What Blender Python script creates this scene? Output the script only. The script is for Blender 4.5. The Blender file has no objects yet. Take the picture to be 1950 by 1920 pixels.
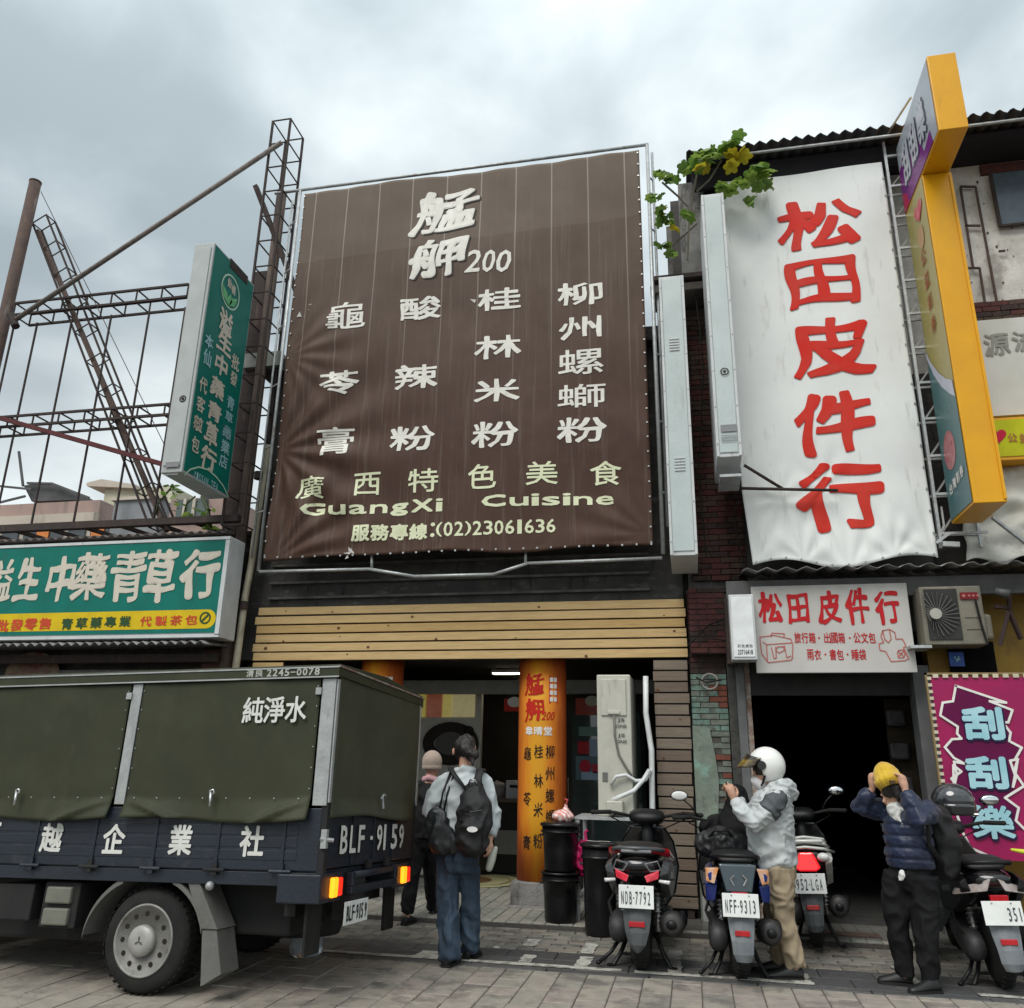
import bpy, bmesh, math, random
from mathutils import Vector, Matrix, noise
random.seed(7)
S = bpy.context.scene
COL = S.collection
R = math.radians
# ---------------------------------------------------------------- camera
F_PX, W_PX, H_PX = 1570.03, 1950.0, 1920.0
PITCH, ROLL, YAW = R(17.430), R(0.997), R(12.1)
EYE = Vector((0, 0, 1.55))
FW = Vector((-math.sin(YAW)*math.cos(PITCH), math.cos(YAW)*math.cos(PITCH), math.sin(PITCH)))
_r = FW.cross(Vector((0, 0, 1))).normalized(); _u = _r.cross(FW)
RT = _r*math.cos(ROLL) + _u*math.sin(ROLL)
UP = -_r*math.sin(ROLL) + _u*math.cos(ROLL)
cam = bpy.data.cameras.new('camera'); camo = bpy.data.objects.new('camera', cam); COL.objects.link(camo)
cam.sensor_fit = 'HORIZONTAL'; cam.sensor_width = 36; cam.lens = F_PX/W_PX*36
cam.clip_start = .1; cam.clip_end = 2000
mw = Matrix.Identity(4)
for i in range(3):
    mw[i][0] = RT[i]; mw[i][1] = UP[i]; mw[i][2] = -FW[i]; mw[i][3] = EYE[i]
camo.matrix_world = mw
S.camera = camo
# ---------------------------------------------------------------- light
SUN_EL, SUN_AZ = R(52), R(200)          # azimuth measured clockwise from +Y
world = bpy.data.worlds.new('World'); S.world = world; world.use_nodes = True
nt = world.node_tree; nt.nodes.clear()
N = nt.nodes.new; L = nt.links.new
out = N('ShaderNodeOutputWorld'); bg = N('ShaderNodeBackground'); bg.inputs['Strength'].default_value = .1
sky = N('ShaderNodeTexSky'); sky.sky_type = 'NISHITA'; sky.sun_disc = False
sky.sun_elevation = SUN_EL; sky.sun_rotation = SUN_AZ
tc = N('ShaderNodeTexCoord'); sep = N('ShaderNodeSeparateXYZ'); L(tc.outputs['Generated'], sep.inputs[0])
zc = N('ShaderNodeMath'); zc.operation = 'MAXIMUM'; zc.inputs[1].default_value = 0.0; L(sep.outputs['Z'], zc.inputs[0])
za = N('ShaderNodeMath'); za.operation = 'ADD'; za.inputs[1].default_value = .22; L(zc.outputs[0], za.inputs[0])
dx = N('ShaderNodeMath'); dx.operation = 'DIVIDE'; L(sep.outputs['X'], dx.inputs[0]); L(za.outputs[0], dx.inputs[1])
dy = N('ShaderNodeMath'); dy.operation = 'DIVIDE'; L(sep.outputs['Y'], dy.inputs[0]); L(za.outputs[0], dy.inputs[1])
cmb = N('ShaderNodeCombineXYZ'); L(dx.outputs[0], cmb.inputs[0]); L(dy.outputs[0], cmb.inputs[1])
def wnoise(scale, det, rough, off, dist=0.3):
    mp = N('ShaderNodeMapping'); mp.inputs['Location'].default_value = off; L(cmb.outputs[0], mp.inputs[0])
    n = N('ShaderNodeTexNoise'); n.inputs['Scale'].default_value = scale; n.inputs['Detail'].default_value = det
    n.inputs['Roughness'].default_value = rough; n.inputs['Distortion'].default_value = dist
    L(mp.outputs[0], n.inputs['Vector']); return n.outputs['Fac']
n1 = wnoise(.92, 5, .46, (5.1, 8.2, 0), .5); n2 = wnoise(2.9, 6, .5, (7.7, 2.2, 1), .3)
mx = N('ShaderNodeMix'); mx.data_type = 'FLOAT'; mx.inputs[0].default_value = .36; L(n1, mx.inputs[2]); L(n2, mx.inputs[3])
cr = N('ShaderNodeValToRGB'); L(mx.outputs[0], cr.inputs[0])
e = cr.color_ramp; e.interpolation = 'B_SPLINE'
e.elements[0].position = .385; e.elements[0].color = (.195, .228, .243, 1)
e.elements[1].position = .60; e.elements[1].color = (.54, .572, .568, 1)
k = e.elements.new(.455); k.color = (.275, .315, .33, 1)
k = e.elements.new(.52); k.color = (.40, .437, .442, 1)
# towards the horizon the cloud layer is seen through more air and turns paler
hz = N('ShaderNodeMapRange'); hz.inputs[1].default_value = 0; hz.inputs[2].default_value = .45; hz.inputs[3].default_value = .85; hz.inputs[4].default_value = 0
L(sep.outputs['Z'], hz.inputs[0])
m2 = N('ShaderNodeMix'); m2.data_type = 'RGBA'; L(hz.outputs[0], m2.inputs[0]); m2.inputs[7].default_value = (6.2, 6.7, 6.75, 1)
vm = N('ShaderNodeVectorMath'); vm.operation = 'SCALE'; vm.inputs['Scale'].default_value = 10; L(cr.outputs[0], vm.inputs[0]); L(vm.outputs[0], m2.inputs[6])
m3 = N('ShaderNodeMix'); m3.data_type = 'RGBA'; m3.inputs[0].default_value = .93; L(sky.outputs[0], m3.inputs[6]); L(m2.outputs[2], m3.inputs[7])
# an overcast sky brightens evenly from the horizon to the zenith
zz_ = N('ShaderNodeMath'); zz_.operation = 'MULTIPLY'; L(zc.outputs[0], zz_.inputs[0]); L(zc.outputs[0], zz_.inputs[1])
zf = N('ShaderNodeMath'); zf.operation = 'MULTIPLY_ADD'; zf.inputs[1].default_value = 1.25; zf.inputs[2].default_value = .85; L(zz_.outputs[0], zf.inputs[0])
vz = N('ShaderNodeVectorMath'); vz.operation = 'SCALE'; L(m3.outputs[2], vz.inputs[0]); L(zf.outputs[0], vz.inputs['Scale'])
L(vz.outputs[0], bg.inputs['Color']); L(bg.outputs[0], out.inputs['Surface'])
sl = bpy.data.lights.new('sun', 'SUN'); sl.energy = 1.3; sl.angle = R(32); sl.color = (1, .965, .91)
so = bpy.data.objects.new('sun', sl); COL.objects.link(so)
sd = Vector((math.sin(SUN_AZ)*math.cos(SUN_EL), math.cos(SUN_AZ)*math.cos(SUN_EL), math.sin(SUN_EL)))
so.rotation_euler = sd.to_track_quat('Z', 'Y').to_euler()
S.view_settings.view_transform = 'Standard'; S.view_settings.look = 'None'
S.view_settings.exposure = .82; S.view_settings.gamma = 1; S.view_settings.use_curve_mapping = False
S.render.engine = 'CYCLES'; S.cycles.max_bounces = 6; S.cycles.use_denoising = True

# ---------------------------------------------------------------- a survey of the photograph: pixel -> place
def ray(x, y): return FW*F_PX + RT*(x-975) + UP*(960-y)
def at(x, y, Y): v = ray(x, y); return EYE + v*(Y/v.y)
def gz(x, y, z=0): v = ray(x, y); return EYE + v*((z-EYE.z)/v.z)
def atx(x, y, X): v = ray(x, y); return EYE + v*(X/v.x)

# ---------------------------------------------------------------- materials
MT = {}
def pm(name, col, col2=None, scale=6, rough=.6, metal=0, bump=.12, bscale=60, stretch=(1, 1, 1), dirt=None, spec=.5,
       coat=0, trans=0, alpha=1, sheen=0, emit=None, mixlo=.35, mixhi=.65, wave=None, ior=1.45, leafy_=False, wr=None, stain=None):
    if name in MT: return MT[name]
    m = bpy.data.materials.new(name); m.use_nodes = True; MT[name] = m
    t = m.node_tree; b = t.nodes['Principled BSDF']; n = t.nodes.new; l = t.links.new
    c = n('ShaderNodeTexCoord'); mp = n('ShaderNodeMapping'); mp.inputs['Scale'].default_value = stretch
    oi = n('ShaderNodeObjectInfo'); om_ = n('ShaderNodeMath'); om_.operation = 'MULTIPLY'; om_.inputs[1].default_value = 53.0; l(oi.outputs['Random'], om_.inputs[0])
    oa = n('ShaderNodeVectorMath'); oa.operation = 'ADD'; l(c.outputs['Object'], oa.inputs[0]); l(om_.outputs[0], oa.inputs[1]); src_ = oa.outputs[0]     # alike pieces do not share their stains
    l(src_, mp.inputs[0])
    col2 = col2 or tuple(v*.78 for v in col)
    nz = n('ShaderNodeTexNoise'); nz.inputs['Scale'].default_value = scale; nz.inputs['Detail'].default_value = 6; nz.inputs['Roughness'].default_value = .6
    l(mp.outputs[0], nz.inputs['Vector'])
    rp = n('ShaderNodeMapRange'); rp.inputs[1].default_value = mixlo; rp.inputs[2].default_value = mixhi; l(nz.outputs['Fac'], rp.inputs[0])
    x = n('ShaderNodeMix'); x.data_type = 'RGBA'; l(rp.outputs[0], x.inputs[0])
    x.inputs[6].default_value = (*col, 1); x.inputs[7].default_value = (*col2, 1)
    last = x.outputs[2]
    if wave:
        wv = n('ShaderNodeTexWave'); wv.wave_type = 'BANDS'; wv.bands_direction = wave[0]; wv.inputs['Scale'].default_value = wave[1]
        wv.inputs['Distortion'].default_value = 3; wv.inputs['Detail'].default_value = 3; l(mp.outputs[0], wv.inputs['Vector'])
        xx = n('ShaderNodeMix'); xx.data_type = 'RGBA'; wm = n('ShaderNodeMath'); wm.operation = 'MULTIPLY'; wm.inputs[1].default_value = wave[3]
        l(wv.outputs['Fac'], wm.inputs[0]); l(wm.outputs[0], xx.inputs[0]); l(last, xx.inputs[6]); xx.inputs[7].default_value = (*wave[2], 1); last = xx.outputs[2]
    if dirt:
        for (dcol, amt, dsc, dst, lo) in (dirt if isinstance(dirt, list) else [dirt]):
            mp2 = n('ShaderNodeMapping'); mp2.inputs['Scale'].default_value = dst; l(src_, mp2.inputs[0])
            d = n('ShaderNodeTexNoise'); d.inputs['Scale'].default_value = dsc; d.inputs['Detail'].default_value = 7; d.inputs['Roughness'].default_value = .65
            l(mp2.outputs[0], d.inputs['Vector'])
            r2 = n('ShaderNodeMapRange'); r2.inputs[1].default_value = lo; r2.inputs[2].default_value = lo+.1; r2.inputs[4].default_value = amt; l(d.outputs['Fac'], r2.inputs[0])
            y = n('ShaderNodeMix'); y.data_type = 'RGBA'; l(r2.outputs[0], y.inputs[0]); l(last, y.inputs[6]); y.inputs[7].default_value = (*dcol, 1); last = y.outputs[2]
    if stain:          # spills and trodden dirt that run across neighbouring pieces
        ge = n('ShaderNodeNewGeometry')
        for sc_, lo_, am_ in stain:
            sn = n('ShaderNodeTexNoise'); sn.inputs['Scale'].default_value = sc_; sn.inputs['Detail'].default_value = 5; sn.inputs['Roughness'].default_value = .6; sn.inputs['Distortion'].default_value = .6; l(ge.outputs['Position'], sn.inputs['Vector'])
            sr = n('ShaderNodeMapRange'); sr.inputs[1].default_value = lo_; sr.inputs[2].default_value = lo_+.13; sr.inputs[4].default_value = am_; l(sn.outputs['Fac'], sr.inputs[0])
            sx = n('ShaderNodeMix'); sx.data_type = 'RGBA'; l(sr.outputs[0], sx.inputs[0]); l(last, sx.inputs[6]); sx.inputs[7].default_value = (.055, .05, .044, 1); last = sx.outputs[2]
    l(last, b.inputs['Base Color'])
    b.inputs['Roughness'].default_value = rough; b.inputs['Metallic'].default_value = metal
    b.inputs['Specular IOR Level'].default_value = spec; b.inputs['Coat Weight'].default_value = coat; b.inputs['IOR'].default_value = ior
    b.inputs['Transmission Weight'].default_value = trans; b.inputs['Alpha'].default_value = alpha; b.inputs['Sheen Weight'].default_value = sheen
    if rough > .15:
        rr = n('ShaderNodeMapRange'); rr.inputs[3].default_value = max(.05, rough-.12); rr.inputs[4].default_value = min(1, rough+.12)
        l(nz.outputs['Fac'], rr.inputs[0]); l(rr.outputs[0], b.inputs['Roughness'])
    if bump:
        bn = n('ShaderNodeTexNoise'); bn.inputs['Scale'].default_value = bscale; bn.inputs['Detail'].default_value = 5; l(mp.outputs[0], bn.inputs['Vector'])
        bp = n('ShaderNodeBump'); bp.inputs['Strength'].default_value = bump; bp.inputs['Distance'].default_value = .02; l(bn.outputs['Fac'], bp.inputs['Height']); l(bp.outputs[0], b.inputs['Normal'])
    if wr:
        w1 = n('ShaderNodeTexNoise'); w1.noise_type = 'RIDGED_MULTIFRACTAL'; w1.inputs['Scale'].default_value = wr[0]; w1.inputs['Detail'].default_value = 3; w1.inputs['Distortion'].default_value = .8
        mw_ = n('ShaderNodeMapping'); mw_.inputs['Scale'].default_value = wr[2]; l(c.outputs['Object'], mw_.inputs[0]); l(mw_.outputs[0], w1.inputs['Vector'])
        b2 = n('ShaderNodeBump'); b2.inputs['Strength'].default_value = wr[1]; b2.inputs['Distance'].default_value = .025; l(w1.outputs['Fac'], b2.inputs['Height'])
        if bump: l(bp.outputs[0], b2.inputs['Normal'])
        l(b2.outputs[0], b.inputs['Normal'])
    if leafy_:
        tr = n('ShaderNodeBsdfTranslucent'); l(last, tr.inputs['Color']); ms = n('ShaderNodeMixShader'); ms.inputs[0].default_value = .45
        l(b.outputs[0], ms.inputs[1]); l(tr.outputs[0], ms.inputs[2]); l(ms.outputs[0], t.nodes['Material Output'].inputs['Surface'])
    if emit: b.inputs['Emission Color'].default_value = (*emit[0], 1); b.inputs['Emission Strength'].default_value = emit[1]
    return m
def flat(name, col, rough=.6, **k):
    k.setdefault('bump', 0); k.setdefault('spec', .25); return pm(name, col, tuple(v*.85 for v in col), rough=rough, **k)
black_plastic = pm('black_plastic', (.006, .006, .007), (.011, .011, .012), spec=.35, rough=.42, bump=.15, bscale=150)
gloss_black = pm('gloss_black', (.006, .006, .007), rough=.18, coat=.5, bump=0)
rubber = pm('rubber', (.011, .011, .011), (.024, .023, .021), spec=.3, rough=.85, bump=.3, bscale=120)
steel = pm('steel', (.42, .42, .42), (.3, .29, .28), rough=.4, metal=.9, bump=.05)
galv = pm('galvanised', (.5, .52, .52), (.36, .37, .37), scale=14, rough=.5, metal=.45, dirt=((.2, .12, .07), .6, 8, (1, 1, .4), .6))
rusty = pm('rusty_steel', (.06, .04, .034), (.1, .062, .048), scale=12, rough=.85, dirt=((.2, .17, .15), .5, 5, (1, 1, .3), .58), bump=.4)
rustdark = pm('dark_rusty_steel', (.028, .021, .02), (.052, .035, .03), scale=9, rough=.85, bump=.4, dirt=((.2, .13, .09), .5, 4, (3, 3, .4), .62))
redlens = pm('red_lens', (.55, .01, .015), (.35, .0, .01), rough=.12, coat=1, bump=0)
chrome = pm('mirror_glass', (.75, .78, .8), rough=.06, metal=1, bump=0)

# ---------------------------------------------------------------- mesh builder
class MB:
    def __init__(s): s.v = []; s.f = []; s.T = None
    def av(s, pts):
        b = len(s.v)
        for p in pts:
            p = Vector(p)
            s.v.append(s.T @ p if s.T else p)
        return b
    def box(s, x0, x1, y0, y1, z0, z1):
        b = s.av([(x, y, z) for z in (z0, z1) for y in (y0, y1) for x in (x0, x1)])
        for q in ((0, 2, 3, 1), (4, 5, 7, 6), (0, 1, 5, 4), (2, 6, 7, 3), (0, 4, 6, 2), (1, 3, 7, 5)): s.f.append([b+i for i in q])
        return s
    def bar(s, p, q, w, h=None, up=(0, 0, 1)):
        h = h or w; p = Vector(p); q = Vector(q); d = (q-p).normalized(); u = Vector(up)
        if abs(d.dot(u)) > .98: u = Vector((0, 1, 0))
        a = d.cross(u).normalized()*w/2; c = a.cross(d).normalized()*h/2
        b = s.av([o+sa*a+sc*c for o in (p, q) for sc in (-1, 1) for sa in (-1, 1)])
        for f in ((0, 2, 3, 1), (4, 5, 7, 6), (0, 1, 5, 4), (2, 6, 7, 3), (0, 4, 6, 2), (1, 3, 7, 5)): s.f.append([b+i for i in f])
        return s
    def quad(s, *p): b = s.av(p); s.f.append(list(range(b, b+len(p)))); return s
    def loft(s, rings, cap=True, closed=True):
        n = len(rings[0]); bs = [s.av(r) for r in rings]
        for i in range(len(rings)-1):
            for j in range(n if closed else n-1):
                k = (j+1) % n; s.f.append([bs[i]+j, bs[i]+k, bs[i+1]+k, bs[i+1]+j])
        if cap: s.f.append([bs[0]+j for j in reversed(range(n))]); s.f.append([bs[-1]+j for j in range(n)])
        return s
    def tube(s, pts, r, seg=8, flat=(1, 1), round_ends=False, up=None):
        pts = [Vector(p) for p in pts]; rr = list(r) if isinstance(r, (list, tuple)) else [r]*len(pts)
        if round_ends:
            d0 = (pts[0]-pts[1]).normalized(); d1 = (pts[-1]-pts[-2]).normalized()
            pts = [pts[0]+d0*rr[0]*.85, pts[0]+d0*rr[0]*.5]+pts+[pts[-1]+d1*rr[-1]*.5, pts[-1]+d1*rr[-1]*.85]; rr = [rr[0]*.35, rr[0]*.82]+rr+[rr[-1]*.82, rr[-1]*.35]
        rings = []; a = None
        for i, p in enumerate(pts):
            d = (pts[min(i+1, len(pts)-1)]-pts[max(i-1, 0)]).normalized()
            if a is None:
                u = Vector(up) if up else (Vector((0, 0, 1)) if abs(d.z) < .9 else Vector((0, 1, 0)))
                a = d.cross(u).normalized()
            a = (a-d*a.dot(d)).normalized(); c = d.cross(a)
            rings.append([p+(a*math.cos(t)*flat[0]+c*math.sin(t)*flat[1])*rr[i] for t in [2*math.pi*j/seg for j in range(seg)]])
        return s.loft(rings)
    def lathe(s, prof, c=(0, 0, 0), axis='Z', seg=20, sc=(1, 1, 1)):
        c = Vector(c); rings = []
        for (r, h) in prof:
            ring = []
            for j in range(seg):
                t = 2*math.pi*j/seg; x, y = math.cos(t)*max(r, 1e-4), math.sin(t)*max(r, 1e-4)
                p = {'Z': (x, y, h), 'Y': (x, h, -y), 'X': (h, x, y)}[axis]
                ring.append(c+Vector((p[0]*sc[0], p[1]*sc[1], p[2]*sc[2])))
            rings.append(ring)
        return s.loft(rings)
    def ball(s, c, r, seg=14, n=9):
        r = r if isinstance(r, (tuple, list)) else (r, r, r)
        return s.lathe([(math.sin(math.pi*i/n), -math.cos(math.pi*i/n)) for i in range(n+1)], c, 'Z', seg, r) if False else s._ball(c, r, seg, n)
    def _ball(s, c, r, seg, n):
        c = Vector(c); rings = []
        for i in range(n+1):
            a = math.pi*i/n; rr = max(math.sin(a), .02)
            rings.append([c+Vector((math.cos(t)*rr*r[0], math.sin(t)*rr*r[1], -math.cos(a)*r[2])) for t in [2*math.pi*j/seg for j in range(seg)]])
        return s.loft(rings)
    def prism(s, pts, y0, y1):      # (x,z) outline pushed from y0 to y1
        return s.loft([[(x, y0, z) for x, z in pts], [(x, y1, z) for x, z in pts]])
    def sheet(s, fn, nu, nv, th=0):
        b = s.av([fn(i/nu, j/nv) for j in range(nv+1) for i in range(nu+1)])
        for j in range(nv):
            for i in range(nu): k = b+j*(nu+1)+i; s.f.append([k, k+1, k+nu+2, k+nu+1])
        return s
    def build(s, name, m, parent=None, smooth=False, bevel=0, solid=0, bseg=2):
        me = bpy.data.meshes.new(name); me.from_pydata([tuple(v) for v in s.v], [], s.f)
        bm = bmesh.new(); bm.from_mesh(me); bmesh.ops.recalc_face_normals(bm, faces=bm.faces); bm.to_mesh(me); bm.free()
        for mm in (m if isinstance(m, list) else [m]): me.materials.append(mm)
        o = bpy.data.objects.new(name, me); COL.objects.link(o)
        if parent: o.parent = parent
        if smooth: me.polygons.foreach_set('use_smooth', [True]*len(me.polygons))
        if solid: q = o.modifiers.new('s', 'SOLIDIFY'); q.thickness = solid; q.offset = 0
        if bevel: q = o.modifiers.new('b', 'BEVEL'); q.width = bevel; q.segments = bseg; q.limit_method = 'ANGLE'; q.angle_limit = R(35)
        if smooth == 2: me.shade_auto_smooth if False else None
        return o
def tag(o, label, cat, group=None, kind=None):
    o['label'] = label; o['category'] = cat
    if group: o['group'] = group
    if kind: o['kind'] = kind
    return o
def thing(name, label, cat, loc=(0, 0, 0), group=None, rz=0):
    o = bpy.data.objects.new(name, None); COL.objects.link(o); o.location = loc; o.rotation_euler = (0, 0, rz); o.empty_display_size = .1
    return tag(o, label, cat, group)
def here(e):            # world coordinates under a parent that sits elsewhere
    b = MB(); b.T = Matrix.Translation(-Vector(e.location)); return b
def bx(name, m, parent, x0, x1, y0, y1, z0, z1, bevel=0):
    b = here(parent) if parent else MB(); return b.box(x0, x1, y0, y1, z0, z1).build(name, m, parent, bevel=bevel)
def struct(name, mb, m, parent=None, **k):
    o = mb.build(name, m, parent, **k); o['kind'] = 'structure'; return o
# smooth, continuous surface grown over rough volumes (bodies and clothes)
def grow(name, mb, m, parent, voxel=.012, it=4, fold=0, fs=(9, 9, 5), seed=0, fn=None):
    o = mb.build(name, m, None); q = o.modifiers.new('r', 'REMESH'); q.mode = 'VOXEL'; q.voxel_size = voxel; q.use_smooth_shade = True
    if it: w = o.modifiers.new('m', 'SMOOTH'); w.factor = .6; w.iterations = it
    dg = bpy.context.evaluated_depsgraph_get(); dg.update()
    me = bpy.data.meshes.new_from_object(o.evaluated_get(dg))
    bpy.data.objects.remove(o); me.name = name
    if fold or fn:
        ns = [v.normal.copy() for v in me.vertices]
        for v, n_ in zip(me.vertices, ns):
            p = v.co; d = 0
            if fold:
                w = noise.noise_vector(p*3+Vector((seed, 0, 0)))*.5
                a = noise.noise(Vector(((p.x+w.x*.3)*fs[0], (p.y+w.y*.3)*fs[1], (p.z+w.z*.25)*fs[2]))+Vector((seed*3.1, 7, 1)))
                d = (1-abs(a)*3.2)*fold; d = max(d, -fold*.8)
                d += noise.noise(p*22+Vector((seed, 3, 0)))*fold*.35
            if fn: d += fn(p)
            v.co = p+n_*d
    me.polygons.foreach_set('use_smooth', [True]*len(me.polygons)); me.materials.clear(); me.materials.append(m)
    o = bpy.data.objects.new(name, me); COL.objects.link(o); o.parent = parent
    return o

# ---------------------------------------------------------------- lettering (flat print as thin geometry)
GL = {}
def glyph(ch, fine=False):
    key = (ch, fine)
    if key in GL: return GL[key]
    c = bpy.data.curves.new('g', 'FONT'); c.body = ch; c.resolution_u = 2; c.fill_mode = 'FRONT'
    o = bpy.data.objects.new('g', c); COL.objects.link(o); dg = bpy.context.evaluated_depsgraph_get(); dg.update()
    me = bpy.data.meshes.new_from_object(o.evaluated_get(dg)); bpy.data.objects.remove(o); bpy.data.curves.remove(c)
    if len(ch) == 1 and me.vertices:
        bm = bmesh.new(); bm.from_mesh(me); bmesh.ops.remove_doubles(bm, verts=bm.verts, dist=.004)
        for _ in range(4 if fine else 2):
            ee = [e for e in bm.edges if e.calc_length() > (.07 if fine else .16)]
            if ee: bmesh.ops.subdivide_edges(bm, edges=ee, cuts=1)
            bmesh.ops.triangulate(bm, faces=bm.faces)
        bm.to_mesh(me); bm.free()
    v = [(p.co.x, p.co.y) for p in me.vertices]; f = [list(p.vertices) for p in me.polygons]; bpy.data.meshes.remove(me)
    if v:
        x0 = min(p[0] for p in v); x1 = max(p[0] for p in v); y0 = min(p[1] for p in v); y1 = max(p[1] for p in v)
        v = [((x-x0)/max(x1-x0, 1e-4)-.5, (y-y0)/max(y1-y0, 1e-4)-.5) for x, y in v]
    GL[key] = (v, f); return GL[key]
class Print:
    """letters laid on a plane: o origin, u right, v up"""
    def __init__(s, o, u, v, fn=None): s.o = Vector(o); s.u = Vector(u); s.v = Vector(v); s.V = []; s.F = []; s.fn = fn; s.G = []
    def put(s, ch, cx, cy, w, h, bold=.02, shear=0, rise=0, brush=0):
        """a character fitted to a box; the stroke is thickened by stamping it several times"""
        if ch == ' ': return s
        if ch in '一-—': h = h*.14
        V, F = glyph(ch, min(w, h) > .5); s.G.append((len(s.V), len(s.F), h)); sd = (hash_(ch)+len(s.V)) % 97
        n = 0 if bold < .008 else (4 if min(w, h) < .13 else (8 if min(w, h) < .5 else 16)); rb = bold*1.1; m = min(w, h)
        if ch in '1Il|' and w > h*.34: w = h*.32; m = w
        rb = min(rb, .12*min(w, h)/m)
        ww, hh = w-2*rb*m, h-2*rb*m
        st = [(0, 0)]+[(math.cos(2*math.pi*(k+.5)/n)*rb*m, math.sin(2*math.pi*(k+.5)/n)*rb*m) for k in range(n)] if n else [(0, 0)]
        if n == 16: st += [(a_*.55, b_*.55) for a_, b_ in st[1::2]]
        for k, (ox, oy) in enumerate(st):
            b = len(s.V)
            for x, y in V:
                if brush: x, y = x+brush*.03*math.sin(y*6+sd)+brush*.012*math.sin(x*9+sd*2), y+brush*.035*math.sin(x*6+sd*1.7)+brush*.012*math.sin(y*11+sd)
                tap = 1+(.5*math.sin(x*6+y*5+sd) if brush else 0)
                s.V.append((cx+(x+shear*y)*ww+ox*tap, cy+y*hh+rise*x*ww+oy*tap, k*.0002))
            s.F += [[b+i for i in f] for f in F]
        return s
    def line(s, txt, x0, x1, cy, h, fill=.82, **k):
        n = len(txt); st = (x1-x0)/n
        for i, ch in enumerate(txt):
            hh = h*.2 if ch in '·.,' else h
            s.put(ch, x0+st*(i+.5), cy, st*fill*(.22 if ch in '1·.,:-I' else 1), hh, **k)
        return s
    def latin(s, txt, x0, x1, cy, h, **k):        # proportional: set in one go
        return s.put(txt, (x0+x1)/2, cy, x1-x0, h, **k)
    def poly(s, pts, d=0): b = len(s.V); s.V += [(x, y, d) for x, y in pts]; s.F.append(list(range(b, b+len(pts)))); return s
    def stroke(s, pts, w, close=False):
        pts = [Vector(p) for p in pts]
        if close: pts.append(pts[0])
        for k_, (a, b_) in enumerate(zip(pts, pts[1:])):
            if (b_-a).length < 1e-5: continue
            d = (b_-a); d.normalize(); n = Vector((-d.y, d.x))*w/2; e = d*w*.3
            s.poly([tuple(a-e+n), tuple(a-e-n), tuple(b_+e-n), tuple(b_+e+n)], .0004*(k_ % 7)+.0002)
        return s
    def ring(s, cx, cy, r, w, seg=28, ry=None):
        ry = ry or r
        for i in range(seg):
            a, b_ = 2*math.pi*i/seg, 2*math.pi*(i+1)/seg
            s.poly([(cx+math.cos(a)*r, cy+math.sin(a)*ry), (cx+math.cos(b_)*r, cy+math.sin(b_)*ry), (cx+math.cos(b_)*(r-w), cy+math.sin(b_)*(ry-w)), (cx+math.cos(a)*(r-w), cy+math.sin(a)*(ry-w))])
        return s
    def disc(s, cx, cy, r, ry=None, seg=26):
        return s.poly([(cx+math.cos(2*math.pi*i/seg)*r, cy+math.sin(2*math.pi*i/seg)*(ry or r)) for i in range(seg)])
    def build(s, name, m, parent):
        b = MB(); off = Vector(parent.location) if (parent and not getattr(s, 'loc', False)) else Vector((0, 0, 0))
        nrm = s.u.cross(s.v).normalized()
        if len(s.G) > 1 and len(s.G[0:1]) and s.G[0][0] == 0 and s.G[0][2] > .085:      # one object per character
            g = s.G+[(len(s.V), len(s.F), 0)]; last = None
            for (b0, f0, h0), (b1, f1, _) in zip(g, g[1:]):
                q = Print(s.o, s.u, s.v, s.fn); q.V = s.V[b0:b1]; q.F = [[i-b0 for i in f] for f in s.F[f0:f1]]
                if getattr(s, 'loc', False): q.loc = True
                last = q.build('letter', m, parent)
            return last
        b.v = [(s.fn(x, y) if s.fn else s.o+s.u*x+s.v*y)-off+nrm*d_ for x, y, d_ in s.V]; b.f = s.F
        me = bpy.data.meshes.new(name); me.from_pydata([tuple(v) for v in b.v], [], b.f); me.materials.append(m)
        o = bpy.data.objects.new(name, me); COL.objects.link(o); o.parent = parent; return o
def hash_(t): return sum(ord(c)*(i+3) for i, c in enumerate(t))
def front(Y, fn=None): return Print((0, Y, 0), (1, 0, 0), (0, 0, 1), fn)   # a plane facing the street: x,z are world
# ================================================================ GROUND
paver_m = [pm('paver_pinkish', (.31, .262, .226), (.235, .208, .184), scale=9, rough=.8, bump=.35, bscale=70, stain=((1.1, .54, .4), (4.5, .57, .4)), dirt=((.07, .065, .06), .55, 3, (1, 1, 1), .52)),
           pm('paver_buff', (.31, .275, .228), (.232, .213, .182), scale=7, rough=.8, bump=.35, bscale=70, stain=((1.1, .54, .4), (4.5, .57, .4)), dirt=((.08, .075, .065), .5, 4, (1, 1, 1), .55)),
           pm('paver_tan', (.32, .275, .235), (.243, .214, .188), scale=11, rough=.8, bump=.35, bscale=70, stain=((1.1, .54, .4), (4.5, .57, .4)), dirt=((.09, .08, .07), .5, 3, (1, 1, 1), .5)),
           pm('paver_greyish', (.29, .265, .223), (.22, .204, .176), scale=8, rough=.8, bump=.35, bscale=70, stain=((1.1, .54, .4), (4.5, .57, .4)), dirt=((.07, .065, .06), .6, 3, (1, 1, 1), .5))]
joint_m = pm('joint_dirt', (.06, .055, .048), (.1, .09, .08), scale=30, rough=.95)
granite_m = [pm('granite_dark', (.075, .076, .078), (.05, .05, .052), scale=30, rough=.7, bump=.2, stain=((1.3, .5, .5),), dirt=((.16, .15, .13), .5, 2.5, (1, 1, 1), .55)),
             pm('granite_dark_worn', (.095, .095, .093), (.06, .06, .06), scale=24, rough=.7, bump=.2, stain=((1.3, .5, .5),), dirt=((.18, .17, .15), .5, 2, (1, 1, 1), .52))]
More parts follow.
